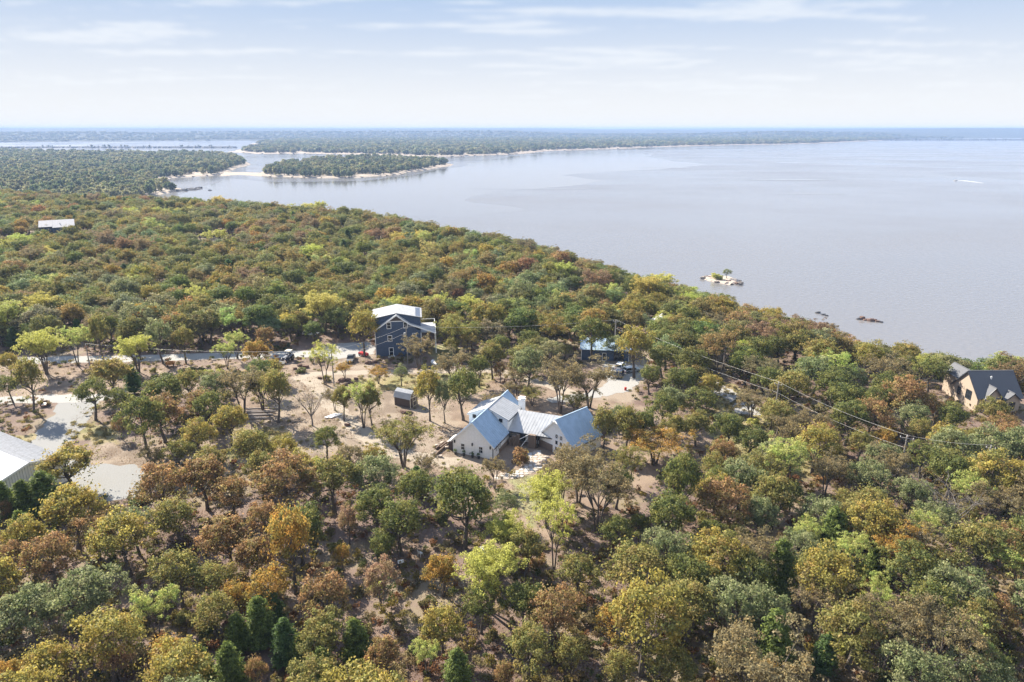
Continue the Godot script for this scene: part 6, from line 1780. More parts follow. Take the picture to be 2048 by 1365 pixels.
func trees_front() -> void:
	grow("oak gold 1", -46.2, -50.2, 1.07, 1.00, "broad golden olive oak in front of the lime bush-like elm, leftmost of 4")
	grow("oak grey green 2", 43.2, -51.0, 0.90, 0.97, "broad grey green oak in front of the large pale green oak, third from the left")
	grow("oak olive 0", -21.3, -51.5, 1.00, 0.97, "broad olive oak in front of the dark cedar group, leftmost of 2")
	grow("oak olive 2", 9.7, -51.5, 0.88, 0.80, "broad olive oak in front of the spreading golden oak")
	grow("oak gold 0", 1.8, -51.9, 0.87, 0.92, "broad golden olive oak in front of the spreading golden oak, leftmost of 2")
	grow("oak grey green 2", -31.7, -52.0, 0.98, 1.07, "broad grey green oak left of the dark cedar group")
	grow("oak grey green 0", 49.4, -52.3, 0.84, 0.76, "broad grey green oak in front of the large pale green oak, rightmost of 4")
	grow("oak gold 1", -14.5, -52.6, 1.13, 1.11, "broad golden olive oak in front of the dark cedar group")
	grow("oak gold 1", 19.8, -52.7, 0.77, 0.77, "broad golden olive oak in front of the spreading golden oak, rightmost of 2")
	grow("oak grey green 1", 32.8, -52.8, 0.75, 0.77, "broad grey green oak in front of the large pale green oak, leftmost of 4")
	grow("oak gold 0", -9.4, -53.7, 0.78, 0.72, "golden olive oak right of the dark cedar group")
	grow("oak gold 1", -48.8, -55.1, 0.93, 0.83, "broad golden olive oak in front of the lime bush-like elm, second from the left")
	grow("elm tan 0", 25.1, -55.8, 1.19, 1.18, "broad pale tan elm right of the spreading golden oak")
	grow("oak olive 2", -20.4, -57.4, 0.85, 0.80, "broad olive oak in front of the dark cedar group, rightmost of 2")
	grow("oak gold 1", -35.3, -57.5, 0.97, 0.95, "broad golden olive oak in front of the lime bush-like elm, rightmost of 4")
	grow("oak grey green 2", 42.5, -58.5, 0.90, 0.85, "broad grey green oak in front of the large pale green oak, second from the left")
	grow("oak grey green 2", 49.6, -59.0, 0.76, 0.74, "grey green oak in front of the large pale green oak")
	grow("bare grey 1", 45.6, -59.6, 0.67, 0.59, "small leafless grey tree in front of the large pale green oak")
	grow("oak gold 0", -50.5, -60.2, 0.78, 0.72, "golden olive oak left of the lime bush-like elm")
	grow("oak olive 2", 17.1, -60.2, 0.78, 0.72, "olive oak in front of the spreading golden oak")
	grow("oak orange 2", -54.8, -60.3, 0.53, 0.42, "small orange oak left of the lime bush-like elm")
	grow("oak rust 0", -0.8, -60.4, 0.50, 0.32, "small rust brown oak in front of the sunlit forest floor, rightmost of 2")
	grow("oak orange 2", 28.1, -60.4, 0.50, 0.36, "small orange oak right of the spreading golden oak")
	grow("cedar fresh green 0", -6.0, -60.4, 0.62, 0.79, "bright green cedar in front of the sunlit forest floor")
	grow("oak green 1", 52.6, -60.4, 0.69, 0.61, "small deep green oak in front of the large pale green oak")
	grow("bush tan 0", -41.3, -60.5, 1.02, 0.89, "pale tan bush in front of the lime bush-like elm, leftmost of 3")
	grow("bush tan 0", 55.0, -60.6, 0.67, 1.19, "pale tan bush in front of the large pale green oak, fourth from the left")
	grow("oak olive 1", 11.8, -60.7, 0.64, 0.55, "small olive oak in front of the spreading golden oak")
	grow("bush tan 0", 46.0, -60.9, 0.71, 1.25, "pale tan bush in front of the large pale green oak, leftmost of 5")
	grow("cedar fresh green 1", -31.1, -60.9, 0.66, 0.85, "bright green cedar left of the dark cedar group, second from the left of 4")
	grow("cedar fresh green 1", -20.9, -61.1, 0.58, 0.74, "bright green cedar in front of the dark cedar group, rightmost of 2")
	grow("oak rust 1", -28.4, -61.2, 0.50, 0.32, "small rust brown oak in front of the dark cedar group")
	grow("bush tan 0", 56.7, -61.4, 1.15, 0.74, "pale tan bush in front of the large pale green oak, rightmost of 5")
	grow("oak orange 0", -38.2, -61.9, 0.72, 0.65, "orange oak in front of the lime bush-like elm")
	grow("bush olive 0", 59.6, -61.9, 0.84, 0.98, "olive bush right of the large pale green oak, rightmost of 3")
	grow("bush olive 0", 43.7, -62.0, 0.94, 0.86, "olive bush in front of the large pale green oak, second from the left of 3")
	grow("oak olive 2", 2.0, -62.0, 0.85, 0.80, "olive oak in front of the yellow elm")
	grow("cedar fresh green 1", -34.9, -62.1, 0.52, 0.67, "bright green cedar left of the dark cedar group, leftmost of 4")
	grow("oak gold 1", -44.9, -62.1, 1.01, 1.01, "broad golden olive oak in front of the lime bush-like elm, third from the left")
	grow("elm tan 0", 47.7, -62.1, 0.95, 0.93, "pale tan elm in front of the large pale green oak")
	grow("oak red 0", -44.2, -62.3, 0.56, 0.47, "small pinkish red oak in front of the lime bush-like elm")
	grow("oak rust 0", -14.3, -62.4, 0.65, 0.56, "small rust brown oak in front of the sunlit forest floor, leftmost of 2")
	grow("oak grey green 0", 26.1, -62.4, 0.60, 0.51, "small grey green oak right of the spreading golden oak")
	grow("elm lime 0", 51.8, -62.8, 0.73, 0.66, "lime green elm in front of the large pale green oak")
	grow("oak olive 1", 6.8, -62.8, 0.66, 0.57, "small olive oak left of the spreading golden oak")
	grow("elm lime 1", -9.7, -63.3, 0.51, 0.41, "small lime green elm in front of the sunlit forest floor")
	grow("oak gold 1", 14.8, -63.4, 1.41, 1.20, "broad golden olive oak left of the spreading golden oak")
	grow("cedar dark green 1", 35.9, -63.8, 0.53, 0.68, "dark green cedar left of the large pale green oak")
	grow("bush olive 0", 55.8, -63.8, 0.84, 0.98, "olive bush in front of the large pale green oak, rightmost of 3")
	grow("cedar fresh green 1", -24.4, -63.9, 0.52, 0.66, "bright green cedar in front of the dark cedar group, leftmost of 2")
	grow("cedar fresh green 0", 29.9, -63.9, 0.84, 1.03, "bright green cedar in front of the bright green cedar, leftmost of 2")
	grow("elm tan 0", 42.7, -64.0, 0.87, 0.83, "pale tan elm left of the large pale green oak")
	grow("bush tan 0", -38.6, -64.0, 0.82, 1.11, "pale tan bush in front of the lime bush-like elm, rightmost of 3")
	grow("oak olive 2", -21.5, -64.1, 0.86, 0.82, "olive oak right of the dark cedar group")
	grow("bush rust 0", 33.9, -64.1, 0.77, 1.24, "rust brown bush in front of the bright green cedar")
	grow("oak olive 0", 38.9, -64.2, 0.98, 1.02, "broad olive oak left of the large pale green oak")
	grow("bush green 0", 20.3, -64.3, 0.82, 0.89, "deep green bush in front of the spreading golden oak")
	grow("bush yellow 0", 24.4, -64.7, 0.75, 1.05, "yellow bush right of the spreading golden oak")
	grow("cedar dark green 1", -26.3, -65.0, 0.63, 0.80, "dark green cedar left of the dark cedar group")
	grow("cedar fresh green 1", -18.1, -65.0, 0.63, 0.80, "bright green cedar right of the dark cedar group")
	grow("bush tan 0", -58.7, -65.1, 0.77, 1.28, "pale tan bush left of the lime bush-like elm, leftmost of 3")
	grow("bush tan 0", 29.4, -65.4, 0.65, 1.24, "pale tan bush in front of the bright green cedar")
	grow("bush rust 0", 1.8, -65.5, 1.06, 0.77, "rust brown bush in front of the yellow elm")
	grow("bush tan 0", -43.1, -65.6, 1.05, 1.02, "pale tan bush in front of the lime bush-like elm, second from the left of 3")
	grow("oak gold 0", -8.1, -66.2, 0.77, 0.70, "golden olive oak in front of the sunlit forest floor")
	grow("oak olive 0", 54.1, -66.4, 0.85, 0.77, "olive oak right of the large pale green oak")
	grow("oak grey green 2", 63.3, -66.7, 1.00, 0.95, "broad grey green oak right of the large pale green oak, second from the left")
	grow("cedar fresh green 0", -32.7, -67.1, 0.54, 0.69, "bright green cedar left of the dark cedar group, third from the left of 4")
	grow("bush rust 0", -24.8, -67.3, 0.69, 1.17, "rust brown bush right of the dark cedar group")
	grow("bush yellow 0", 39.0, -67.6, 1.09, 1.24, "yellow bush left of the large pale green oak, leftmost of 2")
	grow("bush olive 0", 32.7, -67.7, 0.67, 0.75, "olive bush in front of the bright green cedar, rightmost of 2")
	grow("oak grey green 0", -57.1, -67.7, 0.92, 0.89, "grey green oak left of the lime bush-like elm")
	grow("oak rust 1", 5.1, -67.8, 0.93, 0.91, "broad rust brown oak right of the yellow elm")
	grow("elm yellow 0", 42.8, -67.9, 0.65, 0.56, "small yellow elm left of the large pale green oak")
	grow("cedar fresh green 0", -30.2, -67.9, 0.70, 0.90, "bright green cedar left of the dark cedar group, rightmost of 4")
	grow("oak olive 0", 20.9, -68.0, 1.02, 0.97, "broad olive oak right of the spreading golden oak")
	grow("oak olive 1", -35.5, -68.1, 0.80, 0.74, "olive oak right of the lime bush-like elm, leftmost of 2")
	grow("oak rust 2", 58.0, -68.3, 0.74, 0.67, "rust brown oak right of the large pale green oak")
	grow("oak orange 1", 11.9, -68.4, 0.63, 0.53, "small orange oak left of the spreading golden oak")
	grow("oak grey green 1", 30.3, -68.5, 0.83, 0.79, "grey green oak in front of the bright green cedar")
	grow("oak grey green 2", 27.1, -68.8, 0.95, 0.93, "broad grey green oak in front of the bright green cedar")
	grow("bush tan 0", 54.7, -68.8, 0.66, 0.88, "pale tan bush in front of the large pale green oak, third from the left")
	grow("bush olive 0", 47.0, -69.0, 0.70, 1.04, "olive bush in front of the large pale green oak, leftmost of 3")
	grow("oak green 2", 50.4, -69.0, 0.89, 0.86, "deep green oak in front of the large pale green oak")
	grow("elm lime 0", -43.5, -69.2, 0.73, 0.65, "lime green elm in front of the lime bush-like elm")
	grow("bush yellow 0", -7.2, -69.4, 1.14, 0.70, "yellow bush in front of the sunlit forest floor")
	grow("oak grey green 2", 68.2, -69.4, 1.03, 1.06, "broad grey green oak right of the large pale green oak, rightmost of 3")
	grow("bush tan 0", 52.3, -69.7, 0.76, 1.11, "pale tan bush in front of the large pale green oak, second from the left")
	grow("bush green 0", -37.5, -69.7, 1.15, 0.90, "deep green bush right of the lime bush-like elm")
	grow("bush tan 0", 58.1, -70.1, 0.65, 1.06, "pale tan bush right of the large pale green oak, leftmost of 2")
	grow("oak rust 2", -22.8, -70.1, 0.92, 0.89, "rust brown oak behind the dark cedar group")
	grow("oak grey green 2", -51.5, -70.2, 1.01, 1.01, "broad grey green oak left of the lime bush-like elm")
	grow("oak green 2", -3.8, -70.2, 0.72, 0.65, "deep green oak in front of the yellow elm, leftmost of 2")
	grow("oak green 0", 1.5, -70.4, 0.79, 0.74, "deep green oak in front of the yellow elm, rightmost of 2")
	grow("elm tan 1", 37.7, -70.6, 0.78, 0.72, "pale tan elm right of the bright green cedar")
	grow("bush olive 0", 60.1, -70.9, 0.64, 0.81, "olive bush right of the large pale green oak, second from the left of 3")
	grow("oak grey green 1", 54.8, -70.9, 0.96, 0.99, "broad grey green oak right of the large pale green oak, leftmost of 3")
	grow("cedar dark green 1", -29.8, -71.0, 0.56, 0.72, "dark green cedar behind the dark cedar group")
	grow("bush olive 0", -47.4, -71.4, 0.62, 0.96, "olive bush in front of the lime bush-like elm")
	grow("bush tan 0", 9.2, -71.4, 0.80, 1.02, "pale tan bush left of the spreading golden oak")
	grow("bush olive 0", -41.3, -71.9, 0.92, 1.07, "olive bush right of the lime bush-like elm")
	grow("bush olive 0", 57.4, -72.0, 0.97, 1.10, "olive bush right of the large pale green oak, leftmost of 3")
	grow("bush olive 0", 33.7, -72.1, 1.10, 1.26, "olive bush in front of the bright green cedar, leftmost of 2")
	grow("oak orange 0", -34.7, -72.2, 0.68, 0.59, "small orange oak behind the dark cedar group")
	grow("oak gold 0", -65.0, -72.7, 0.99, 0.98, "broad golden olive oak in front of the white metal barn, rightmost of 2")
	grow("oak orange 1", -30.5, -72.8, 0.85, 0.80, "orange oak behind the dark cedar group")
	grow("oak green 2", 26.1, -72.9, 0.74, 0.71, "deep green oak left of the bright green cedar, second from the left of 3")
	grow("elm lime 0", 46.6, -72.9, 0.61, 0.52, "small lime green elm left of the large pale green oak")
	grow("bush yellow 0", 56.7, -73.2, 0.63, 0.75, "yellow bush right of the large pale green oak, leftmost of 3")
	grow("oak gold 1", 40.1, -73.3, 1.10, 1.05, "broad golden olive oak right of the bright green cedar")
	grow("elm yellow 0", -2.8, -74.1, 0.93, 0.90, "yellow elm in front of the yellow elm")
	grow("bush tan 0", -56.9, -74.3, 0.83, 1.14, "pale tan bush left of the lime bush-like elm, rightmost of 3")
	grow("oak green 0", 22.3, -74.3, 0.91, 0.85, "deep green oak behind the spreading golden oak")
	grow("oak red 0", -16.9, -74.4, 0.83, 0.62, "small pinkish red oak left of the sunlit forest floor")
	grow("oak olive 1", -38.0, -74.5, 0.79, 0.77, "olive oak right of the lime bush-like elm, rightmost of 2")
	grow("oak olive 1", 15.8, -74.6, 1.05, 1.18, "broad olive oak behind the spreading golden oak")
	grow("bush green 0", -61.1, -74.7, 0.67, 1.15, "deep green bush left of the lime bush-like elm")
	grow("elm lime 0", 66.1, -74.7, 0.90, 0.87, "lime green elm right of the large pale green oak")
	grow("oak gold 2", -71.3, -74.8, 1.00, 1.01, "broad golden olive oak in front of the white metal barn, leftmost of 2")
	grow("bush yellow 0", 59.8, -74.9, 0.65, 1.22, "yellow bush right of the large pale green oak, second from the left of 3")
	grow("oak olive 2", -43.2, -75.1, 0.94, 0.88, "olive oak behind the lime bush-like elm")
	grow("oak green 2", 52.2, -75.3, 0.96, 1.01, "broad deep green oak behind the large pale green oak")
	grow("oak olive 2", 8.9, -75.5, 0.83, 0.78, "olive oak right of the yellow elm, rightmost of 2")
	grow("bush yellow 0", 64.1, -75.5, 0.72, 0.85, "yellow bush right of the large pale green oak, rightmost of 3")
	grow("oak green 1", 30.6, -75.6, 0.85, 0.86, "deep green oak left of the bright green cedar, rightmost of 3")
	grow("bush olive 0", 43.5, -76.8, 1.14, 0.72, "olive bush right of the bright green cedar, rightmost of 2")
	grow("bush tan 0", 67.2, -77.2, 0.78, 0.74, "pale tan bush right of the large pale green oak, rightmost of 2")
	grow("oak orange 0", -9.2, -77.3, 0.70, 0.63, "orange oak behind the sunlit forest floor")
	grow("oak orange 1", -29.2, -77.8, 1.50, 0.86, "orange oak left of the small pinkish red oak")
	grow("cedar fresh green 0", 35.8, -77.8, 0.82, 1.05, "bright green cedar in front of the bright green cedar, rightmost of 2")
	grow("oak gold 2", 27.2, -77.9, 1.00, 1.03, "broad golden olive oak left of the bright green cedar")
	grow("oak rust 2", -61.7, -78.0, 0.94, 0.92, "rust brown oak left of the lime bush-like elm")
	grow("oak olive 2", 57.4, -78.5, 0.69, 0.61, "small olive oak behind the large pale green oak")
	grow("bush yellow 0", -18.3, -78.9, 0.69, 1.10, "yellow bush left of the sunlit forest floor")
	grow("oak olive 2", 63.3, -79.2, 1.12, 1.08, "broad olive oak in front of the dead grey tree")
	grow("elm tan 1", 32.5, -79.4, 0.88, 0.78, "pale tan elm behind the bright green cedar")
	grow("oak rust 0", -34.6, -79.4, 0.86, 0.84, "rust brown oak left of the small pinkish red oak, leftmost of 2")
	grow("oak grey green 1", 42.0, -79.6, 0.69, 0.60, "small grey green oak right of the bright green cedar")
	grow("oak rust 2", -68.4, -79.9, 0.69, 0.61, "small rust brown oak in front of the white metal barn, rightmost of 2")
	grow("elm lime 1", 46.7, -80.2, 0.75, 0.68, "lime green elm right of the bright green cedar")
	grow("bush green 0", 51.3, -80.3, 1.00, 0.85, "deep green bush left of the large pale green oak")
	grow("bush olive 0", -45.6, -80.3, 1.15, 0.75, "olive bush behind the lime bush-like elm")
	grow("elm orange 0", 52.8, -80.4, 0.86, 0.82, "orange elm left of the dead grey tree")
	grow("oak grey green 2", 21.1, -80.7, 0.89, 0.85, "grey green oak behind the spreading golden oak")
	grow("bush yellow 0", 59.6, -80.9, 0.94, 1.00, "yellow bush behind the large pale green oak")
	grow("oak olive 0", 1.8, -81.0, 0.86, 0.76, "olive oak right of the yellow elm, leftmost of 2")
	grow("oak gold 0", 26.1, -81.0, 0.61, 0.52, "small golden olive oak left of the bright green cedar")
	grow("cedar fresh green 0", 50.0, -81.1, 0.48, 0.61, "small bright green cedar left of the large pale green oak")
	grow("oak gold 1", -53.6, -81.6, 1.11, 1.15, "broad golden olive oak in front of the grey gravel yard")
	grow("bush olive 0", 41.4, -81.7, 0.72, 1.28, "olive bush right of the bright green cedar, leftmost of 2")
	grow("bush yellow 0", 49.3, -81.8, 1.01, 0.92, "yellow bush left of the large pale green oak, rightmost of 2")
	grow("bush olive 0", 59.8, -81.9, 1.14, 0.80, "olive bush behind the large pale green oak, rightmost of 2")
	grow("oak rust 0", -39.7, -81.9, 1.00, 1.00, "rust brown oak behind the lime bush-like elm")
	grow("oak grey green 1", 40.1, -82.1, 0.76, 0.70, "grey green oak behind the bright green cedar, second from the left of 3")
	grow("elm yellow 1", 5.9, -82.2, 1.22, 0.74, "yellow elm in front of the mown lawn")
	grow("bush olive 0", 52.2, -82.4, 0.88, 0.95, "olive bush behind the large pale green oak, leftmost of 2")
	grow("oak orange 1", -23.9, -82.5, 0.50, 0.37, "small orange oak in front of the small pinkish red oak")
	grow("oak green 0", 73.1, -82.7, 0.99, 1.08, "broad deep green oak right of the dead grey tree")
	grow("elm tan 1", 55.8, -82.8, 0.84, 0.80, "pale tan elm left of the dead grey tree")
	grow("bush tan 0", -9.6, -83.0, 0.69, 0.75, "pale tan bush behind the sunlit forest floor")
	grow("oak rust 1", 69.3, -83.1, 0.83, 0.78, "rust brown oak right of the dead grey tree")
	grow("bush tan 0", -66.6, -83.2, 0.76, 0.95, "pale tan bush left of the lime bush-like elm, second from the left of 3")
	grow("oak green 1", -18.1, -83.7, 0.67, 0.59, "small deep green oak in front of the small pinkish red oak")
	grow("elm yellow 0", -0.8, -83.9, 0.80, 0.74, "yellow elm behind the yellow elm")
	grow("oak gold 2", -69.4, -84.1, 0.84, 0.75, "golden olive oak in front of the white metal barn")
	grow("bush rust 0", 3.4, -84.1, 0.95, 1.00, "rust brown bush right of the yellow elm")
	grow("oak rust 1", -59.3, -84.1, 0.91, 0.91, "rust brown oak in front of the grey gravel yard")
	grow("oak green 0", -30.1, -84.2, 1.06, 1.00, "deep green oak left of the small pinkish red oak")
	grow("bush rust 0", 47.0, -84.6, 0.62, 0.85, "rust brown bush right of the bright green cedar, leftmost of 2")
	grow("bush yellow 0", 71.9, -84.9, 1.14, 1.19, "yellow bush in front of the dead grey tree")
	grow("oak gold 0", 51.8, -85.1, 1.07, 1.02, "golden olive oak left of the dead grey tree")
	grow("oak green 2", 14.8, -85.2, 0.77, 0.70, "deep green oak right of the mown lawn, leftmost of 3")
	grow("oak green 2", 28.5, -85.5, 0.73, 0.66, "deep green oak left of the bright green cedar, leftmost of 3")
	grow("elm lime 1", 42.2, -85.7, 0.67, 0.59, "small lime green elm behind the bright green cedar")
	grow("oak olive 1", 32.4, -85.9, 0.65, 0.56, "small olive oak behind the bright green cedar")
	grow("cedar fresh green 1", 46.4, -86.1, 0.79, 1.14, "bright green cedar right of the bright green cedar")
	grow("oak green 1", -16.2, -86.3, 1.00, 1.00, "deep green oak right of the small pinkish red oak, rightmost of 2")
	grow("bush green 0", 72.4, -86.3, 1.12, 1.15, "deep green bush in front of the dead grey tree")
	grow("bush tan 0", 76.4, -86.7, 0.72, 0.98, "pale tan bush right of the dead grey tree, rightmost of 2")
	grow("oak grey green 0", -79.1, -86.8, 1.00, 0.94, "grey green oak in front of the white metal barn")
	grow("oak grey green 2", -55.1, -86.9, 0.84, 0.72, "grey green oak in front of the grey gravel yard")
	grow("oak green 0", 23.0, -87.1, 1.07, 1.01, "deep green oak right of the mown lawn, rightmost of 3")
	grow("elm lime 1", 60.4, -87.3, 0.66, 0.58, "small lime green elm left of the dead grey tree")
	grow("cedar fresh green 0", 70.4, -87.9, 0.55, 0.79, "bright green cedar in front of the dead grey tree")
	grow("bush rust 0", 52.0, -87.9, 0.68, 1.28, "rust brown bush right of the bright green cedar, rightmost of 2")
	grow("bush olive 0", -26.2, -87.9, 0.71, 0.94, "olive bush in front of the small pinkish red oak")
	grow("oak gold 0", -64.6, -87.9, 1.16, 1.22, "broad golden olive oak in front of the golden oak by the barn")
	grow("bush yellow 0", -19.7, -87.9, 0.65, 1.02, "yellow bush in front of the small pinkish red oak")
	grow("oak olive 1", -49.9, -88.0, 0.95, 0.94, "olive oak right of the grey gravel yard, leftmost of 2")
	grow("bush olive 0", 54.7, -88.1, 0.92, 0.78, "olive bush left of the dead grey tree, leftmost of 4")
	grow("cedar fresh green 1", -72.6, -88.2, 0.62, 0.89, "bright green cedar in front of the white metal barn, second from the left of 4")
	grow("oak green 1", -7.1, -88.2, 1.45, 1.37, "broad deep green oak right of the broad deep green oak")
	grow("oak rust 2", -36.6, -88.8, 0.80, 0.74, "rust brown oak left of the small pinkish red oak, rightmost of 2")
	grow("bush olive 0", -60.4, -89.1, 0.63, 1.01, "olive bush in front of the grey gravel yard")
	grow("oak green 2", 19.1, -89.2, 0.58, 0.48, "small deep green oak right of the mown lawn")
	grow("oak red 0", -24.5, -89.2, 0.75, 0.37, "small pinkish red oak left of the small pinkish red oak")
	grow("oak grey green 2", 63.6, -89.3, 0.77, 0.77, "grey green oak in front of the dead grey tree")
	grow("oak grey green 1", 46.4, -89.5, 0.84, 0.85, "grey green oak behind the bright green cedar, rightmost of 3")
	grow("oak grey green 0", 37.2, -89.8, 0.82, 0.75, "grey green oak behind the bright green cedar, leftmost of 3")
	grow("oak olive 1", 51.7, -89.8, 0.80, 0.83, "olive oak left of the dead grey tree, leftmost of 2")
	grow("bush yellow 0", -44.7, -89.9, 0.60, 1.24, "yellow bush behind the lime bush-like elm")
	grow("bush green 0", -70.9, -90.0, 0.92, 1.20, "deep green bush in front of the white metal barn")
	grow("oak gold 0", 56.8, -90.0, 0.67, 0.58, "small golden olive oak left of the dead grey tree")
	grow("elm tan 0", 73.2, -90.3, 0.86, 0.87, "pale tan elm right of the dead grey tree, leftmost of 2")
	grow("oak green 0", -20.7, -90.8, 0.97, 0.91, "deep green oak right of the small pinkish red oak, leftmost of 2")
	grow("bare grey 1", 66.5, -90.9, 0.94, 0.92, "leafless grey tree behind the dead grey tree")
	grow("oak rust 2", 32.0, -91.0, 1.04, 1.14, "broad rust brown oak behind the bright green cedar")
	grow("elm tan 0", 80.9, -91.4, 1.04, 1.02, "pale tan elm right of the dead grey tree, rightmost of 2")
	grow("bush tan 0", 73.2, -91.8, 0.62, 1.02, "pale tan bush in front of the dead grey tree")
	grow("bush yellow 0", 75.2, -92.0, 1.06, 1.09, "yellow bush right of the dead grey tree, leftmost of 3")
	grow("oak olive 1", 54.7, -92.2, 0.88, 0.85, "olive oak left of the dead grey tree, rightmost of 2")
	grow("bush tan 0", 79.4, -92.3, 1.07, 1.03, "pale tan bush right of the dead grey tree, leftmost of 2")
	grow("elm tan 0", 13.2, -92.3, 1.14, 1.14, "pale tan elm right of the mown lawn")
	grow("oak olive 2", 70.7, -92.6, 0.53, 0.43, "small olive oak right of the dead grey tree")
	grow("cedar fresh green 1", 51.0, -92.7, 0.42, 0.54, "small bright green cedar behind the bright green cedar")
	grow("oak olive 0", 40.6, -93.3, 1.04, 0.96, "olive oak behind the bright green cedar, rightmost of 2")
	grow("oak green 1", 25.9, -93.5, 1.48, 0.92, "deep green oak right of the farmhouse wing")
	grow("elm yellow 0", 5.5, -93.8, 0.90, 0.86, "yellow elm right of the mown lawn")
	grow("bush rust 0", 8.2, -93.8, 1.01, 1.23, "rust brown bush in front of the mown lawn")
	grow("bush rust 0", 16.2, -93.9, 0.87, 0.76, "rust brown bush right of the mown lawn, leftmost of 2")
	grow("bush yellow 0", -72.2, -93.9, 1.03, 0.87, "yellow bush in front of the golden oak by the barn")
	grow("bush tan 0", 19.6, -94.2, 1.01, 0.99, "pale tan bush right of the mown lawn, rightmost of 2")
	grow("oak rust 1", -79.7, -94.4, 0.50, 0.35, "small rust brown oak in front of the white metal barn, leftmost of 2")
	grow("oak grey green 1", -1.1, -94.8, 0.62, 0.52, "small grey green oak left of the mown lawn")
	grow("elm lime 1", 72.4, -95.2, 0.89, 0.80, "lime green elm behind the dead grey tree")
	grow("bush olive 0", 30.4, -95.2, 1.01, 0.95, "olive bush left of the bright green cedar")
	grow("oak rust 2", -55.2, -95.4, 1.10, 1.13, "rust brown oak right of the grey gravel yard, leftmost of 2")
	grow("bush olive 0", 59.2, -95.5, 0.99, 0.77, "olive bush left of the dead grey tree, second from the left of 4")
	grow("bush green 0", -11.5, -95.7, 0.94, 1.00, "deep green bush in front of the broad deep green oak")
	grow("oak grey green 2", 63.2, -96.0, 0.83, 0.71, "grey green oak left of the dead grey tree")
	grow("bush green 0", 80.2, -96.0, 1.14, 1.16, "deep green bush right of the dead grey tree, leftmost of 2")
	grow("oak rust 1", -44.5, -96.0, 0.87, 0.84, "rust brown oak in front of the log pile")
	grow("cedar fresh green 1", -81.1, -96.1, 0.67, 0.96, "bright green cedar in front of the white metal barn, leftmost of 4")
	grow("oak olive 1", 53.0, -96.2, 0.62, 0.53, "small olive oak in front of the crossarm pole on the slope")
	grow("cedar fresh green 0", -78.0, -96.4, 0.67, 0.99, "bright green cedar in front of the white metal barn, third from the left of 4")
	grow("oak rust 2", -35.9, -96.4, 1.23, 1.32, "broad rust brown oak left of the small pinkish red oak")
	grow("bush tan 0", 50.4, -96.5, 0.88, 0.74, "pale tan bush behind the bright green cedar, leftmost of 2")
	grow("oak green 1", -15.4, -96.9, 0.94, 0.93, "deep green oak left of the broad deep green oak")
	grow("oak gold 2", -86.1, -97.2, 0.77, 0.73, "golden olive oak left of the white metal barn")
	grow("bush tan 0", 65.2, -97.2, 0.78, 1.29, "pale tan bush left of the dead grey tree")
	grow("cedar fresh green 0", -75.4, -97.6, 0.76, 1.25, "bright green cedar in front of the white metal barn, rightmost of 4")
	grow("bush green 0", 58.9, -97.7, 0.87, 0.82, "deep green bush left of the dead grey tree")
	grow("oak gold 2", 78.1, -97.7, 1.18, 1.24, "broad golden olive oak right of the dead grey tree")
	grow("oak gold 2", 32.8, -97.8, 0.78, 0.80, "golden olive oak behind the bright green cedar")
	grow("oak olive 2", -29.0, -97.9, 1.12, 1.16, "olive oak behind the small pinkish red oak")
	grow("bush rust 0", 19.8, -98.0, 0.71, 0.75, "rust brown bush right of the mown lawn, rightmost of 2")
	grow("oak green 1", -8.2, -98.4, 0.85, 0.82, "deep green oak behind the broad deep green oak")
	grow("oak olive 1", 41.4, -98.4, 0.74, 0.70, "olive oak behind the bright green cedar, leftmost of 2")
	grow("oak green 1", 45.5, -98.5, 0.63, 0.54, "small deep green oak behind the bright green cedar")
	grow("oak rust 0", -50.1, -99.0, 1.06, 1.08, "rust brown oak right of the grey gravel yard, rightmost of 2")
	grow("oak grey green 2", 37.2, -99.1, 1.00, 0.91, "grey green oak in front of the middle power pole, leftmost of 2")
	grow("elm lime 0", 87.5, -99.1, 1.00, 0.98, "lime green elm right of the dead grey tree")
	grow("oak green 1", 17.2, -99.3, 0.87, 0.83, "deep green oak right of the mown lawn, second from the left of 3")
	grow("bare grey 1", 66.2, -100.0, 0.65, 0.57, "small leafless grey tree left of the dead grey tree")
	grow("elm tan 0", 8.2, -100.2, 0.86, 0.82, "pale tan elm behind the mown lawn")
	grow("bush tan 0", 53.0, -100.4, 0.91, 1.27, "pale tan bush behind the bright green cedar, rightmost of 2")
	grow("oak grey green 0", -22.3, -100.4, 1.00, 1.00, "grey green oak behind the small pinkish red oak")
	grow("bush olive 0", -86.6, -100.5, 0.79, 1.05, "olive bush in front of the white metal barn")
	grow("oak green 1", 33.9, -100.7, 0.78, 0.72, "deep green oak in front of the middle power pole, leftmost of 2")
	grow("oak grey green 2", 59.1, -100.7, 0.88, 0.82, "grey green oak in front of the crossarm pole on the slope")
	grow("bush green 0", -62.3, -100.9, 0.80, 1.28, "deep green bush in front of the grey gravel yard")
	grow("elm tan 0", 11.1, -101.0, 1.04, 1.05, "pale tan elm in front of the farmhouse wing, rightmost of 2")
	grow("oak green 1", 72.3, -101.0, 1.08, 1.10, "deep green oak behind the dead grey tree")
	grow("elm olive 1", 41.8, -101.4, 0.90, 0.87, "olive elm in front of the middle power pole")
	grow("elm tan 1", 53.0, -102.8, 0.87, 0.78, "pale tan elm left of the crossarm pole on the slope")
	grow("bush olive 0", 73.3, -102.9, 0.97, 0.86, "olive bush behind the dead grey tree, leftmost of 3")
	grow("bush tan 0", 75.5, -102.9, 1.09, 0.80, "pale tan bush behind the dead grey tree, leftmost of 3")
	grow("cedar dark green 0", -16.1, -103.0, 0.58, 0.72, "dark green cedar left of the broad deep green oak")
	grow("elm lime 1", 46.3, -103.2, 1.06, 0.99, "lime green elm in front of the middle power pole")
	grow("oak green 2", 88.4, -103.4, 0.81, 0.74, "deep green oak right of the dead grey tree")
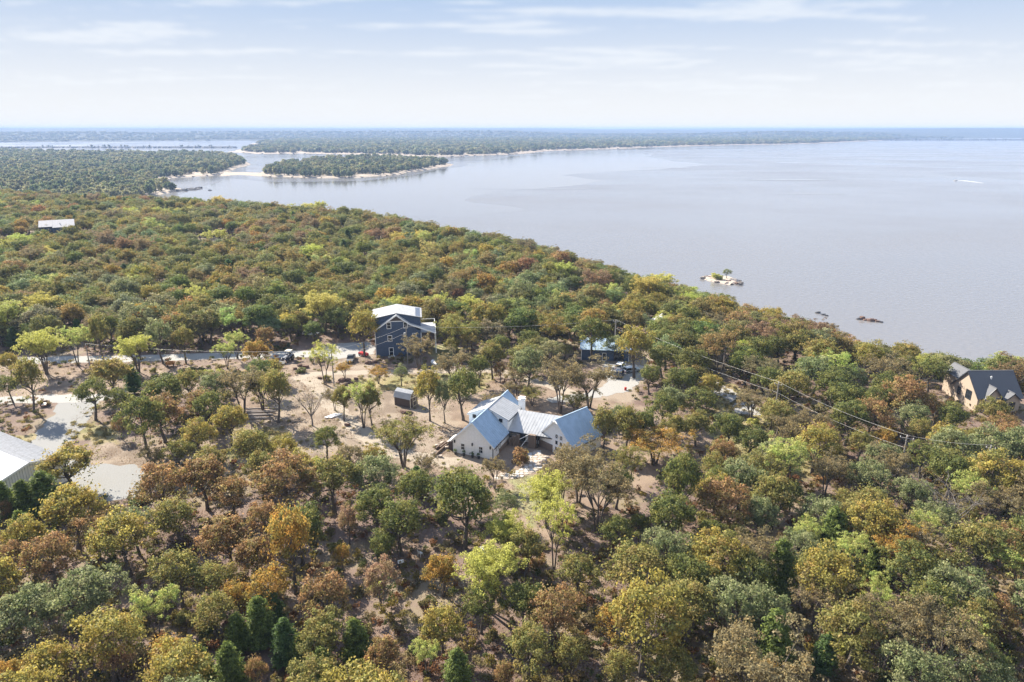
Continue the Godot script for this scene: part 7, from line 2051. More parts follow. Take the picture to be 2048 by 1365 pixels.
	grow("oak grey green 0", 80.1, -103.7, 0.88, 0.76, "grey green oak behind the dead grey tree")
	grow("bush olive 0", 68.0, -104.3, 1.04, 0.93, "olive bush left of the dead grey tree, third from the left of 4")
	grow("elm olive 1", 75.4, -104.4, 0.80, 0.79, "olive elm right of the crossarm pole on the slope")
	grow("oak gold 0", -75.6, -104.7, 0.92, 1.32, "broad golden olive oak left of the golden oak by the barn")

func trees_middle() -> void:
	grow("oak olive 1", 34.9, -105.1, 0.80, 0.71, "olive oak in front of the middle power pole, leftmost of 3")
	grow("elm tan 0", 64.0, -105.1, 0.76, 0.77, "pale tan elm in front of the crossarm pole on the slope")
	grow("bush olive 0", 77.7, -105.2, 0.78, 1.09, "olive bush behind the dead grey tree, rightmost of 3")
	grow("oak gold 1", -36.4, -105.4, 0.83, 0.78, "golden olive oak in front of the log pile, rightmost of 2")
	grow("oak olive 0", -43.2, -105.4, 0.83, 0.78, "olive oak in front of the log pile, rightmost of 3")
	grow("bush olive 0", 69.0, -105.7, 0.88, 0.80, "olive bush left of the dead grey tree, rightmost of 4")
	grow("elm tan 0", -3.0, -105.9, 0.57, 0.48, "small pale tan elm left of the flagstone path")
	grow("bush yellow 0", 86.1, -106.5, 0.88, 1.11, "yellow bush right of the dead grey tree, second from the left of 3")
	grow("bush olive 0", 40.1, -106.6, 0.84, 0.79, "olive bush in front of the middle power pole")
	grow("elm olive 1", 20.4, -106.6, 0.75, 0.68, "olive elm right of the farmhouse wing")
	grow("bush tan 0", 62.0, -106.8, 0.78, 1.04, "pale tan bush in front of the crossarm pole on the slope, leftmost of 2")
	grow("oak olive 1", -52.5, -107.1, 0.84, 0.79, "olive oak in front of the log pile, leftmost of 3")
	grow("elm tan 1", -15.2, -107.5, 0.62, 0.53, "small pale tan elm behind the broad deep green oak")
	grow("bush rust 0", -9.9, -107.5, 0.79, 1.08, "rust brown bush behind the broad deep green oak")
	grow("oak grey green 2", 46.7, -107.5, 0.91, 0.91, "grey green oak in front of the middle power pole, rightmost of 2")
	grow("bush tan 0", 14.0, -107.8, 0.82, 0.91, "pale tan bush right of the mown lawn, leftmost of 2")
	grow("oak green 2", 72.6, -108.6, 0.83, 0.80, "deep green oak right of the crossarm pole on the slope")
	grow("oak grey green 2", 90.7, -108.6, 1.10, 1.20, "grey green oak in front of the slate-roofed house, rightmost of 2")
	grow("bush rust 0", 54.9, -108.8, 0.62, 1.01, "rust brown bush left of the crossarm pole on the slope, leftmost of 3")
	grow("oak grey green 0", 65.6, -109.0, 0.80, 0.77, "grey green oak left of the crossarm pole on the slope")
	grow("oak grey green 1", 85.3, -109.2, 1.10, 1.05, "grey green oak in front of the slate-roofed house, leftmost of 2")
	grow("oak grey green 1", 77.9, -109.5, 1.06, 1.07, "grey green oak right of the crossarm pole on the slope")
	grow("bush olive 0", 15.5, -109.7, 0.78, 0.97, "olive bush right of the mown lawn")
	grow("bush rust 0", 60.8, -109.8, 0.99, 0.74, "rust brown bush left of the crossarm pole on the slope, second from the left")
	grow("bush tan 0", 73.7, -109.9, 1.00, 0.87, "pale tan bush in front of the crossarm pole on the slope, rightmost of 2")
	grow("bush olive 0", 75.0, -110.0, 0.60, 1.19, "olive bush in front of the crossarm pole on the slope")
	grow("elm tan 0", -64.6, -110.1, 0.57, 0.47, "small pale tan elm behind the grey gravel yard")
	grow("oak tan 0", -28.9, -110.1, 0.69, 0.61, "small pale tan oak behind the small pinkish red oak")
	grow("oak gold 2", -25.0, -110.5, 0.66, 0.58, "small golden olive oak behind the small pinkish red oak")
	grow("oak rust 2", 38.0, -110.6, 0.75, 0.72, "rust brown oak in front of the middle power pole, leftmost of 2")
	grow("oak olive 1", -46.9, -110.8, 1.02, 1.09, "olive oak in front of the log pile, second from the left of 3")
	grow("elm tan 1", 11.4, -111.0, 0.63, 0.67, "pale tan elm in front of the farmhouse wing, leftmost of 2")
	grow("oak olive 2", -60.1, -111.1, 0.76, 0.70, "olive oak right of the grey gravel yard, rightmost of 2")
	grow("oak gold 1", 54.5, -111.3, 1.06, 1.08, "golden olive oak in front of the middle power pole")
	grow("oak gold 1", -41.1, -111.7, 0.82, 0.76, "golden olive oak in front of the log pile, leftmost of 2")
	grow("bush rust 0", 49.1, -111.9, 0.88, 1.06, "rust brown bush in front of the middle power pole")
	grow("bush olive 0", 91.0, -112.0, 0.64, 1.02, "olive bush right of the dead grey tree")
	grow("bush yellow 0", 78.2, -112.0, 0.65, 0.90, "yellow bush right of the crossarm pole on the slope")
	grow("bush yellow 0", 66.6, -112.0, 1.11, 0.79, "yellow bush left of the crossarm pole on the slope")
	grow("bush tan 0", 89.2, -112.0, 0.63, 1.08, "pale tan bush behind the dead grey tree, rightmost of 3")
	grow("bush olive 0", 80.8, -112.0, 1.00, 1.25, "olive bush behind the dead grey tree, second from the left of 3")
	grow("bush yellow 0", 94.1, -112.0, 0.72, 1.22, "yellow bush right of the dead grey tree, rightmost of 3")
	grow("bush green 0", 58.2, -112.0, 0.89, 1.08, "deep green bush left of the crossarm pole on the slope, rightmost of 2")
	grow("bush rust 0", 85.8, -112.0, 0.60, 1.03, "rust brown bush behind the dead grey tree")
	grow("bush yellow 0", 79.6, -112.0, 0.67, 0.96, "yellow bush behind the dead grey tree")
	grow("bush tan 0", 84.2, -112.0, 0.66, 0.97, "pale tan bush behind the dead grey tree, second from the left of 3")
	grow("bush rust 0", 63.1, -112.0, 0.94, 1.06, "rust brown bush left of the crossarm pole on the slope, rightmost of 3")
	grow("bush green 0", 92.6, -112.0, 0.69, 0.87, "deep green bush right of the dead grey tree, rightmost of 2")
	grow("oak olive 2", 38.1, -113.3, 0.67, 0.59, "small olive oak in front of the middle power pole")
	grow("bush olive 0", -35.3, -113.4, 0.96, 0.87, "olive bush behind the small pinkish red oak")
	grow("oak olive 0", 98.9, -113.8, 0.83, 0.85, "olive oak in front of the slate-roofed house, rightmost of 2")
	grow("oak gold 0", 80.3, -113.8, 0.95, 0.94, "golden olive oak right of the crossarm pole on the slope")
	grow("elm olive 1", -20.1, -113.8, 0.94, 1.12, "olive elm in front of the brown garden shed")
	grow("bush yellow 0", -36.8, -114.6, 0.77, 0.95, "yellow bush in front of the log pile")
	grow("elm orange 0", 26.7, -114.8, 0.70, 1.41, "orange elm right of the farmhouse wing")
	grow("oak olive 0", 64.9, -115.5, 0.75, 0.68, "olive oak left of the crossarm pole on the slope")
	grow("bush rust 0", 1.5, -115.6, 1.50, 1.29, "rust brown bush behind the flagstone path")
	grow("oak green 0", 44.9, -116.0, 0.76, 0.96, "deep green oak in front of the middle power pole, rightmost of 2")
	grow("oak green 2", -34.9, -116.2, 0.79, 0.73, "deep green oak right of the log pile")
	grow("oak orange 1", 70.0, -117.1, 0.71, 0.63, "orange oak left of the crossarm pole on the slope")
	grow("oak olive 0", 87.2, -117.1, 0.71, 0.63, "olive oak right of the crossarm pole on the slope")
	grow("oak gold 2", -59.4, -117.3, 0.87, 0.84, "golden olive oak left of the log pile, leftmost of 2")
	grow("oak rust 1", 58.4, -117.5, 0.84, 0.81, "rust brown oak in front of the middle power pole, rightmost of 2")
	grow("oak green 2", -69.4, -117.9, 1.40, 1.11, "deep green oak right of the pale gravel drive")
	grow("elm tan 0", 51.8, -118.1, 0.80, 0.75, "pale tan elm in front of the middle power pole, leftmost of 2")
	grow("bush tan 0", -51.3, -118.2, 1.04, 0.84, "pale tan bush in front of the log pile")
	grow("oak rust 2", 94.4, -118.2, 0.76, 0.70, "rust brown oak in front of the slate-roofed house, rightmost of 2")
	grow("bush tan 0", 63.1, -118.2, 0.81, 1.23, "pale tan bush left of the crossarm pole on the slope")
	grow("oak olive 0", 21.7, -118.5, 1.14, 0.75, "olive oak right of the farmhouse wing, rightmost of 2")
	grow("bush rust 0", 76.3, -119.0, 0.87, 0.73, "rust brown bush in front of the crossarm pole on the slope")
	grow("oak olive 1", 17.6, -119.8, 1.07, 0.67, "olive oak right of the farmhouse wing, leftmost of 2")
	grow("oak green 0", 41.5, -119.9, 0.90, 0.86, "deep green oak left of the middle power pole, rightmost of 2")
	grow("oak olive 1", 78.3, -120.0, 0.79, 0.71, "olive oak behind the crossarm pole on the slope")
	grow("bush green 0", 61.0, -120.1, 0.68, 1.21, "deep green bush left of the crossarm pole on the slope, leftmost of 2")
	grow("oak green 0", 25.5, -121.1, 0.93, 0.65, "deep green oak in front of the parked cars, leftmost of 2")
	grow("bush olive 0", -48.0, -121.1, 1.00, 0.96, "olive bush in front of the log pile")
	grow("bush yellow 0", -62.6, -121.2, 0.83, 0.95, "yellow bush left of the log pile, leftmost of 2")
	grow("oak olive 0", 31.5, -121.3, 0.82, 0.71, "olive oak in front of the parked cars")
	grow("elm tan 0", 58.7, -122.1, 0.80, 0.72, "pale tan elm in front of the middle power pole, rightmost of 2")
	grow("oak gold 0", -55.5, -122.8, 0.94, 0.92, "golden olive oak left of the log pile, rightmost of 2")
	grow("oak olive 0", 36.3, -122.8, 0.82, 0.77, "olive oak left of the middle power pole")
	grow("oak green 0", 65.9, -122.8, 1.07, 1.01, "deep green oak left of the crossarm pole on the slope")
	grow("oak rust 1", 97.2, -123.8, 0.73, 0.72, "rust brown oak in front of the slate-roofed house, leftmost of 2")
	grow("oak rust 0", -69.4, -124.3, 1.16, 1.16, "rust brown oak in front of the white gravel road")
	grow("elm olive 1", -24.4, -124.4, 0.47, 0.47, "small olive elm in front of the brown garden shed")
	grow("oak green 1", 87.5, -124.5, 0.93, 0.86, "deep green oak in front of the slate-roofed house")
	grow("oak olive 1", 52.8, -124.8, 0.99, 1.01, "olive oak in front of the middle power pole, rightmost of 3")
	grow("oak rust 1", 71.6, -125.0, 1.04, 1.11, "rust brown oak behind the crossarm pole on the slope, leftmost of 3")
	grow("oak grey green 2", 79.9, -125.2, 0.91, 0.87, "grey green oak behind the crossarm pole on the slope")
	grow("oak rust 2", -78.9, -125.7, 0.53, 0.42, "small rust brown oak right of the pale gravel drive")
	grow("bush rust 0", 77.8, -126.7, 0.97, 1.02, "rust brown bush behind the crossarm pole on the slope")
	grow("oak grey green 0", 22.0, -128.4, 0.70, 0.62, "grey green oak right of the farmhouse wing")
	grow("oak olive 0", 98.7, -128.6, 0.85, 0.82, "olive oak in front of the slate-roofed house, leftmost of 2")
	grow("oak green 2", -62.0, -128.7, 0.99, 0.92, "deep green oak left of the log pile")
	grow("oak green 2", 31.2, -128.8, 0.95, 0.93, "deep green oak in front of the parked cars, rightmost of 2")
	grow("bush tan 0", 44.5, -129.5, 1.09, 1.14, "pale tan bush left of the middle power pole, leftmost of 2")
	grow("bush green 0", 19.5, -129.9, 0.78, 1.21, "deep green bush right of the farmhouse wing")
	grow("bush olive 0", 36.3, -130.3, 0.66, 1.16, "olive bush in front of the parked cars")
	grow("oak olive 1", 53.8, -130.3, 0.76, 0.69, "olive oak in front of the middle power pole, second from the left of 3")
	grow("oak rust 1", 87.7, -130.5, 0.74, 0.67, "rust brown oak behind the crossarm pole on the slope, rightmost of 3")
	grow("oak gold 2", -114.1, -130.7, 1.08, 1.18, "golden olive oak left of the pale gravel drive")
	grow("oak olive 0", -29.2, -130.8, 1.11, 0.60, "small olive oak left of the brown garden shed, rightmost of 2")
	grow("oak rust 2", 81.8, -131.3, 1.21, 1.29, "rust brown oak behind the crossarm pole on the slope, second from the left of 3")
	grow("elm lime 1", -31.1, -131.3, 1.06, 0.72, "lime green elm left of the brown garden shed")
	grow("bush tan 0", -68.4, -131.9, 1.12, 0.80, "pale tan bush left of the log pile, leftmost of 2")
	grow("bare grey 1", -42.2, -132.3, 0.87, 0.86, "leafless grey tree right of the log pile")
	grow("bush yellow 0", 51.1, -132.7, 0.86, 1.05, "yellow bush in front of the middle power pole, leftmost of 2")
	grow("oak green 0", 69.9, -132.7, 1.05, 1.07, "deep green oak right of the middle power pole, rightmost of 2")
	grow("bush tan 0", 47.9, -132.9, 0.95, 0.81, "pale tan bush left of the middle power pole, rightmost of 2")
	grow("oak green 1", 77.6, -133.3, 0.97, 0.96, "deep green oak behind the crossarm pole on the slope, leftmost of 3")
	grow("oak grey green 2", -14.3, -133.6, 1.10, 0.50, "small grey green oak right of the brown garden shed")
	grow("oak rust 0", -65.8, -133.6, 0.84, 0.86, "rust brown oak left of the log pile")
	grow("oak olive 1", -49.8, -133.9, 1.36, 0.92, "olive oak behind the log pile")
	grow("bush olive 0", -70.4, -134.4, 1.00, 0.87, "olive bush left of the log pile, leftmost of 2")
	grow("oak grey green 0", 33.7, -134.5, 0.88, 0.85, "grey green oak right of the parked cars")
	grow("oak gold 2", -17.6, -134.7, 1.31, 0.74, "golden olive oak right of the brown garden shed")
	grow("oak olive 0", -36.1, -134.9, 0.91, 0.60, "small olive oak left of the brown garden shed, leftmost of 2")
	grow("oak green 2", 40.4, -134.9, 0.81, 1.05, "deep green oak left of the middle power pole, leftmost of 2")
	grow("elm tan 0", 51.3, -134.9, 0.69, 0.88, "pale tan elm left of the middle power pole")
	grow("oak green 1", -10.5, -135.2, 1.33, 1.10, "deep green oak right of the brown garden shed, leftmost of 2")
	grow("oak green 2", -89.6, -135.2, 1.03, 1.04, "deep green oak behind the pale gravel drive")
	grow("oak green 2", -83.8, -135.4, 0.78, 0.71, "deep green oak in front of the white gravel road, leftmost of 2")
	grow("oak green 0", -74.1, -135.4, 1.12, 1.16, "deep green oak in front of the white gravel road, rightmost of 2")
	grow("oak olive 1", 59.9, -136.4, 1.22, 1.20, "olive oak right of the middle power pole")
	grow("bush yellow 0", -65.9, -136.5, 0.95, 0.95, "yellow bush left of the log pile, rightmost of 2")
	grow("elm olive 1", 13.7, -136.5, 0.60, 0.66, "olive elm behind the farmhouse wing, rightmost of 2")
	grow("bush yellow 0", 106.9, -136.7, 0.63, 1.05, "yellow bush in front of the slate-roofed house")
	grow("elm tan 1", -58.6, -137.4, 1.18, 1.24, "pale tan elm in front of the gravel road end")
	grow("elm tan 1", -4.3, -137.6, 0.54, 0.60, "small pale tan elm behind the white farmhouse, leftmost of 2")
	grow("oak olive 1", -105.5, -139.2, 1.47, 0.88, "olive oak behind the pale gravel drive")
	grow("elm tan 1", 10.7, -139.2, 1.31, 1.19, "pale tan elm in front of the blue workshop, leftmost of 2")
	grow("bush olive 0", 67.9, -139.7, 1.10, 1.16, "olive bush right of the middle power pole, leftmost of 4")
	grow("elm olive 1", -55.3, -140.1, 0.90, 0.87, "olive elm behind the log pile")
	grow("elm tan 0", -39.4, -140.4, 0.55, 0.50, "small pale tan elm in front of the tractor")
	grow("oak green 2", 82.5, -140.5, 0.97, 0.92, "deep green oak behind the crossarm pole on the slope, second from the left of 3")
	grow("bush yellow 0", 58.2, -141.3, 0.78, 1.03, "yellow bush in front of the middle power pole, rightmost of 2")
	grow("oak grey green 0", -65.8, -141.4, 0.97, 0.96, "grey green oak in front of the gravel road end")
	grow("oak green 0", 71.8, -141.9, 1.01, 1.16, "deep green oak right of the middle power pole, leftmost of 2")
	grow("elm tan 0", 17.3, -142.1, 1.04, 1.36, "pale tan elm in front of the blue workshop, rightmost of 2")
	grow("oak gold 0", 44.6, -143.0, 0.86, 0.82, "golden olive oak left of the middle power pole")
	grow("elm olive 1", 4.5, -143.2, 0.45, 0.69, "olive elm behind the farmhouse wing, leftmost of 2")
	grow("oak olive 2", -72.6, -143.3, 0.96, 0.95, "olive oak right of the white gravel road, rightmost of 2")
	grow("oak green 2", 88.1, -143.7, 0.83, 0.89, "deep green oak behind the crossarm pole on the slope, rightmost of 3")
	grow("oak green 0", 38.1, -144.4, 0.98, 0.98, "deep green oak right of the parked cars, rightmost of 2")
	grow("oak green 0", 58.2, -144.5, 0.98, 0.91, "deep green oak behind the middle power pole")
	grow("oak green 2", -114.3, -145.0, 0.73, 0.66, "deep green oak left of the pale gravel drive")
	grow("oak olive 1", -68.3, -146.3, 0.75, 0.72, "olive oak in front of the gravel road end")
	grow("bush tan 0", 96.8, -146.5, 0.84, 0.90, "pale tan bush left of the slate-roofed house")
	grow("oak grey green 1", 78.0, -146.6, 0.87, 0.93, "grey green oak right of the middle power pole")
	grow("elm tan 0", 0.7, -146.8, 0.45, 0.61, "small pale tan elm behind the white farmhouse, rightmost of 2")
	grow("bush olive 0", -66.3, -147.4, 1.03, 1.14, "olive bush left of the log pile, rightmost of 2")
	grow("bush tan 0", -70.8, -147.8, 0.96, 0.73, "pale tan bush left of the log pile, rightmost of 2")
	grow("oak grey green 1", 66.4, -149.1, 0.72, 0.74, "grey green oak behind the middle power pole")
	grow("elm tan 1", 1.3, -149.7, 0.82, 0.77, "pale tan elm left of the blue workshop")
	grow("elm tan 1", 87.0, -149.7, 1.05, 1.19, "pale tan elm left of the slate-roofed house")
	grow("oak grey green 0", 3.8, -149.9, 1.31, 1.00, "grey green oak left of the blue workshop")

func trees_behind() -> void:
	grow("oak green 1", 32.3, -150.0, 0.83, 0.78, "deep green oak right of the parked cars, leftmost of 2")
	grow("bush olive 0", 82.8, -150.0, 0.76, 0.80, "olive bush right of the middle power pole, rightmost of 4")
	grow("cedar dark green 1", -89.4, -150.6, 0.71, 0.91, "dark green cedar in front of the white gravel road")
	grow("bush tan 0", 36.6, -153.4, 1.14, 1.12, "pale tan bush right of the parked cars")
	grow("bush green 0", 82.4, -154.0, 0.98, 0.76, "deep green bush right of the middle power pole, rightmost of 2")
	grow("elm tan 0", -14.2, -154.4, 0.93, 0.91, "pale tan elm behind the brown garden shed")
	grow("oak green 1", -8.0, -154.8, 0.90, 0.81, "deep green oak right of the brown garden shed, rightmost of 2")
	grow("oak grey green 1", -27.0, -155.8, 0.59, 0.49, "small grey green oak behind the brown garden shed")
	grow("oak gold 0", -58.2, -156.3, 0.74, 0.67, "golden olive oak in front of the tractor")
	grow("oak gold 2", -98.3, -156.3, 0.65, 0.57, "small golden olive oak left of the white gravel road")
	grow("elm yellow 1", -45.8, -156.5, 1.07, 0.94, "yellow elm right of the tractor")
	grow("elm orange 0", -32.8, -157.2, 0.45, 0.62, "small orange elm in front of the blue three-storey house")
	grow("oak rust 1", -2.9, -158.0, 0.59, 0.49, "small rust brown oak left of the blue workshop")
	grow("bush olive 0", -60.6, -158.3, 0.91, 0.93, "olive bush in front of the tractor")
	grow("elm yellow 1", 101.6, -158.7, 0.72, 0.65, "yellow elm left of the slate-roofed house, rightmost of 2")
	grow("bush olive 0", -93.1, -158.8, 0.81, 1.04, "olive bush in front of the white gravel road, leftmost of 2")
	grow("bush olive 0", -88.3, -158.9, 0.92, 1.13, "olive bush in front of the white gravel road, rightmost of 2")
	grow("bush olive 0", -46.1, -159.3, 0.84, 0.83, "olive bush right of the tractor")
	grow("bush olive 0", -62.9, -159.4, 0.93, 1.27, "olive bush in front of the gravel road end, rightmost of 2")
	grow("bush green 0", -85.0, -159.7, 1.01, 1.05, "deep green bush right of the white gravel road")
	grow("oak olive 0", -4.9, -160.0, 1.11, 0.92, "olive oak left of the blue workshop, leftmost of 2")
	grow("bush yellow 0", -97.2, -160.5, 0.62, 0.82, "yellow bush in front of the white gravel road")
	grow("bush tan 0", -60.4, -160.5, 0.99, 0.91, "pale tan bush in front of the tractor")
	grow("elm orange 0", -41.9, -160.7, 0.45, 0.50, "small orange elm right of the tractor")
	grow("oak gold 0", -125.7, -160.8, 0.76, 0.69, "golden olive oak behind the pale gravel drive")
	grow("bush tan 0", 84.8, -161.0, 1.14, 0.77, "pale tan bush right of the middle power pole")
	grow("bush olive 0", 66.2, -161.1, 1.00, 1.18, "olive bush behind the middle power pole")
	grow("oak gold 1", 30.7, -161.4, 1.50, 1.23, "golden olive oak left of the grey cottage")
	grow("bush yellow 0", -76.5, -161.5, 1.08, 0.95, "yellow bush left of the gravel road end")
	grow("bush green 0", -66.9, -161.8, 0.76, 1.30, "deep green bush in front of the gravel road end")
	grow("bush yellow 0", -73.3, -162.2, 1.05, 1.21, "yellow bush in front of the gravel road end")
	grow("bush yellow 0", -84.1, -162.3, 1.03, 0.71, "yellow bush right of the white gravel road")
	grow("bush rust 0", -80.1, -162.4, 0.73, 0.81, "rust brown bush left of the gravel road end")
	grow("bush olive 0", -69.6, -162.5, 0.80, 1.04, "olive bush in front of the gravel road end, leftmost of 2")
	grow("bush green 0", -59.3, -163.1, 0.60, 0.83, "deep green bush in front of the tractor, leftmost of 2")
	grow("bush olive 0", 86.6, -163.7, 0.74, 1.03, "olive bush right of the middle power pole, third from the left of 4")
	grow("bush olive 0", -82.1, -164.0, 1.01, 1.20, "olive bush left of the gravel road end, leftmost of 3")
	grow("elm yellow 0", -119.1, -164.2, 1.12, 1.16, "yellow elm left of the white gravel road")
	grow("oak orange 0", -64.7, -164.4, 1.01, 1.01, "orange oak right of the gravel road end")
	grow("bush olive 0", -79.9, -164.5, 0.86, 1.15, "olive bush left of the gravel road end, second from the left of 3")
	grow("bush yellow 0", -60.2, -164.6, 0.87, 0.87, "yellow bush in front of the tractor")
	grow("bush olive 0", -92.0, -164.8, 0.80, 0.71, "olive bush right of the white gravel road")
	grow("bush tan 0", -74.7, -165.1, 1.09, 1.19, "pale tan bush left of the gravel road end")
	grow("elm yellow 0", -96.0, -165.1, 0.98, 0.98, "yellow elm behind the white gravel road")
	grow("bush green 0", 85.2, -165.2, 0.64, 0.74, "deep green bush right of the middle power pole, leftmost of 2")
	grow("bush green 0", -54.4, -165.3, 0.75, 0.99, "deep green bush in front of the tractor, rightmost of 2")
	grow("elm tan 1", -24.2, -167.0, 0.95, 1.03, "pale tan elm right of the blue three-storey house")
	grow("elm lime 1", -74.3, -168.1, 0.75, 0.68, "lime green elm left of the gravel road end")
	grow("bush tan 0", -0.2, -168.2, 0.78, 0.80, "pale tan bush left of the blue workshop, leftmost of 2")
	grow("bush yellow 0", -8.2, -170.8, 0.67, 0.80, "yellow bush right of the brown garden shed")
	grow("elm lime 0", -115.5, -171.3, 1.07, 1.01, "lime green elm left of the white gravel road")
	grow("bush green 0", 38.4, -171.7, 0.92, 0.74, "deep green bush right of the parked cars")
	grow("bush olive 0", 90.3, -171.8, 1.03, 1.04, "olive bush right of the middle power pole, second from the left of 4")
	grow("oak grey green 1", -93.2, -172.1, 1.37, 0.89, "grey green oak behind the white gravel road")
	grow("oak olive 1", -87.0, -172.1, 1.18, 0.82, "olive oak right of the white gravel road, leftmost of 2")
	grow("oak olive 2", -108.9, -172.1, 1.50, 0.74, "olive oak left of the white gravel road")
	grow("bush yellow 0", 0.9, -172.8, 0.61, 1.15, "yellow bush left of the blue workshop")
	grow("oak green 2", 21.5, -173.7, 1.38, 1.32, "deep green oak behind the blue workshop")
	grow("oak grey green 1", 27.6, -174.5, 0.80, 0.75, "grey green oak right of the blue workshop")
	grow("oak green 0", -3.2, -174.5, 0.80, 0.75, "deep green oak left of the blue workshop, leftmost of 2")
	grow("oak orange 1", 53.1, -174.5, 0.80, 0.75, "orange oak right of the grey cottage")
	grow("oak olive 1", 14.1, -175.4, 0.50, 0.75, "olive oak left of the blue workshop, rightmost of 2")
	grow("bush tan 0", 1.9, -175.4, 0.69, 1.15, "pale tan bush left of the blue workshop, rightmost of 2")
	grow("oak olive 0", -16.1, -176.1, 0.71, 0.63, "olive oak right of the blue three-storey house")
	grow("elm lime 1", -74.9, -176.3, 0.77, 0.71, "lime green elm behind the gravel road end")
	grow("oak gold 1", -40.6, -178.0, 1.48, 1.16, "golden olive oak left of the blue three-storey house")
	grow("oak green 0", 4.9, -178.3, 0.84, 0.79, "deep green oak left of the blue workshop, rightmost of 2")
	grow("elm yellow 0", 110.0, -181.7, 0.70, 0.62, "yellow elm left of the slate-roofed house, leftmost of 2")
	grow("oak rust 0", -69.1, -182.8, 0.80, 0.75, "rust brown oak behind the tractor")
	grow("bush yellow 0", 72.0, -184.9, 0.71, 1.23, "yellow bush behind the middle power pole")
	grow("bush green 0", 92.9, -184.9, 1.08, 1.00, "deep green bush behind the middle power pole")
	grow("bush olive 0", -73.4, -185.2, 0.70, 1.02, "olive bush right of the gravel road end")
	grow("bush olive 0", -83.6, -185.5, 0.63, 1.14, "olive bush left of the gravel road end, rightmost of 3")
	grow("bush olive 0", 59.2, -185.5, 1.05, 1.02, "olive bush right of the grey cottage")
	grow("bush rust 0", -65.6, -185.6, 0.91, 0.95, "rust brown bush behind the tractor")
	grow("elm tan 1", -31.0, -186.8, 0.65, 0.56, "small pale tan elm behind the blue three-storey house")
	grow("elm yellow 1", 45.4, -195.0, 0.83, 0.78, "yellow elm behind the grey cottage")
	grow("oak rust 1", -102.0, -200.6, 0.75, 0.68, "rust brown oak behind the white gravel road")
	grow("elm lime 1", 29.8, -203.1, 0.85, 0.81, "lime green elm left of the grey cottage")
	grow("elm yellow 0", -37.7, -208.9, 0.93, 0.91, "yellow elm behind the blue three-storey house, leftmost of 2")
	grow("elm yellow 0", -13.3, -210.1, 0.94, 0.92, "yellow elm right of the blue three-storey house")
	grow("elm yellow 1", -23.7, -210.7, 1.03, 1.05, "yellow elm behind the blue three-storey house, rightmost of 2")
	grow("elm lime 1", 1.0, -211.7, 0.88, 0.84, "lime green elm behind the blue workshop, leftmost of 2")
	grow("oak rust 0", 30.1, -213.9, 0.84, 0.79, "rust brown oak left of the grey cottage, rightmost of 2")
	grow("oak orange 1", -150.8, -218.3, 0.64, 0.55, "small orange oak left of the white gravel road")
	grow("elm yellow 1", -105.2, -219.2, 1.09, 1.13, "yellow elm in front of the grassy glade")
	grow("oak tan 0", -8.2, -221.4, 0.80, 0.74, "pale tan oak right of the blue three-storey house")
	grow("elm lime 0", 16.1, -222.9, 0.84, 0.79, "lime green elm behind the blue workshop, rightmost of 2")
	grow("oak gold 2", -98.8, -225.1, 1.09, 1.13, "golden olive oak in front of the grassy glade")
	grow("oak gold 1", -122.5, -225.1, 1.09, 1.13, "golden olive oak behind the white gravel road")
	grow("oak rust 0", 59.6, -248.1, 0.87, 0.82, "rust brown oak left of the rocky islet")
	grow("oak tan 0", -4.5, -249.0, 0.93, 0.91, "pale tan oak behind the blue workshop")
	grow("oak rust 1", -115.1, -253.0, 0.78, 0.71, "rust brown oak in front of the grassy glade")
	grow("oak rust 1", -194.6, -263.4, 1.25, 1.35, "rust brown oak in front of the distant dark blue house")
	grow("oak red 0", -56.6, -265.3, 0.66, 0.57, "small pinkish red oak behind the blue three-storey house")
	grow("oak rust 0", 28.6, -272.6, 0.75, 0.68, "rust brown oak left of the grey cottage, leftmost of 2")
	grow("oak rust 2", 9.1, -279.5, 0.87, 0.83, "rust brown oak behind the blue workshop, leftmost of 2")
	grow("oak orange 2", -97.3, -282.5, 0.76, 0.70, "orange oak right of the grassy glade")
	grow("oak rust 2", 20.6, -325.9, 0.76, 0.69, "rust brown oak behind the blue workshop, rightmost of 2")
	grow("oak orange 2", -54.0, -327.7, 1.13, 1.18, "orange oak behind the blue three-storey house")
	grow("elm lime 1", -44.8, -341.5, 1.14, 1.19, "lime green elm behind the blue three-storey house")
	grow("oak rust 0", -60.2, -351.7, 1.35, 1.49, "rust brown oak behind the blue three-storey house")
	grow("elm yellow 1", -158.0, -354.4, 0.97, 0.96, "yellow elm behind the grassy glade, leftmost of 2")
	grow("elm yellow 0", -154.8, -362.2, 0.88, 0.84, "yellow elm behind the grassy glade, rightmost of 2")
	grow("elm yellow 0", -189.3, -373.1, 0.84, 0.79, "yellow elm left of the grassy glade")
	grow("oak orange 0", -277.0, -430.9, 0.93, 0.91, "orange oak right of the distant dark blue house")
	grow("elm tan 0", -95.0, -445.4, 0.95, 0.94, "pale tan elm right of the grassy glade")
	grow("oak rust 1", -206.1, -487.7, 1.01, 1.02, "rust brown oak behind the grassy glade, rightmost of 2")
	grow("oak rust 1", -221.6, -491.0, 1.13, 1.18, "rust brown oak behind the grassy glade, leftmost of 2")
	grow("bare grey 0", -112.8, -495.0, 1.12, 0.68, "leafless grey tree right of the grassy glade")
	grow("oak rust 1", -407.1, -606.6, 1.19, 1.26, "rust brown oak behind the distant dark blue house")

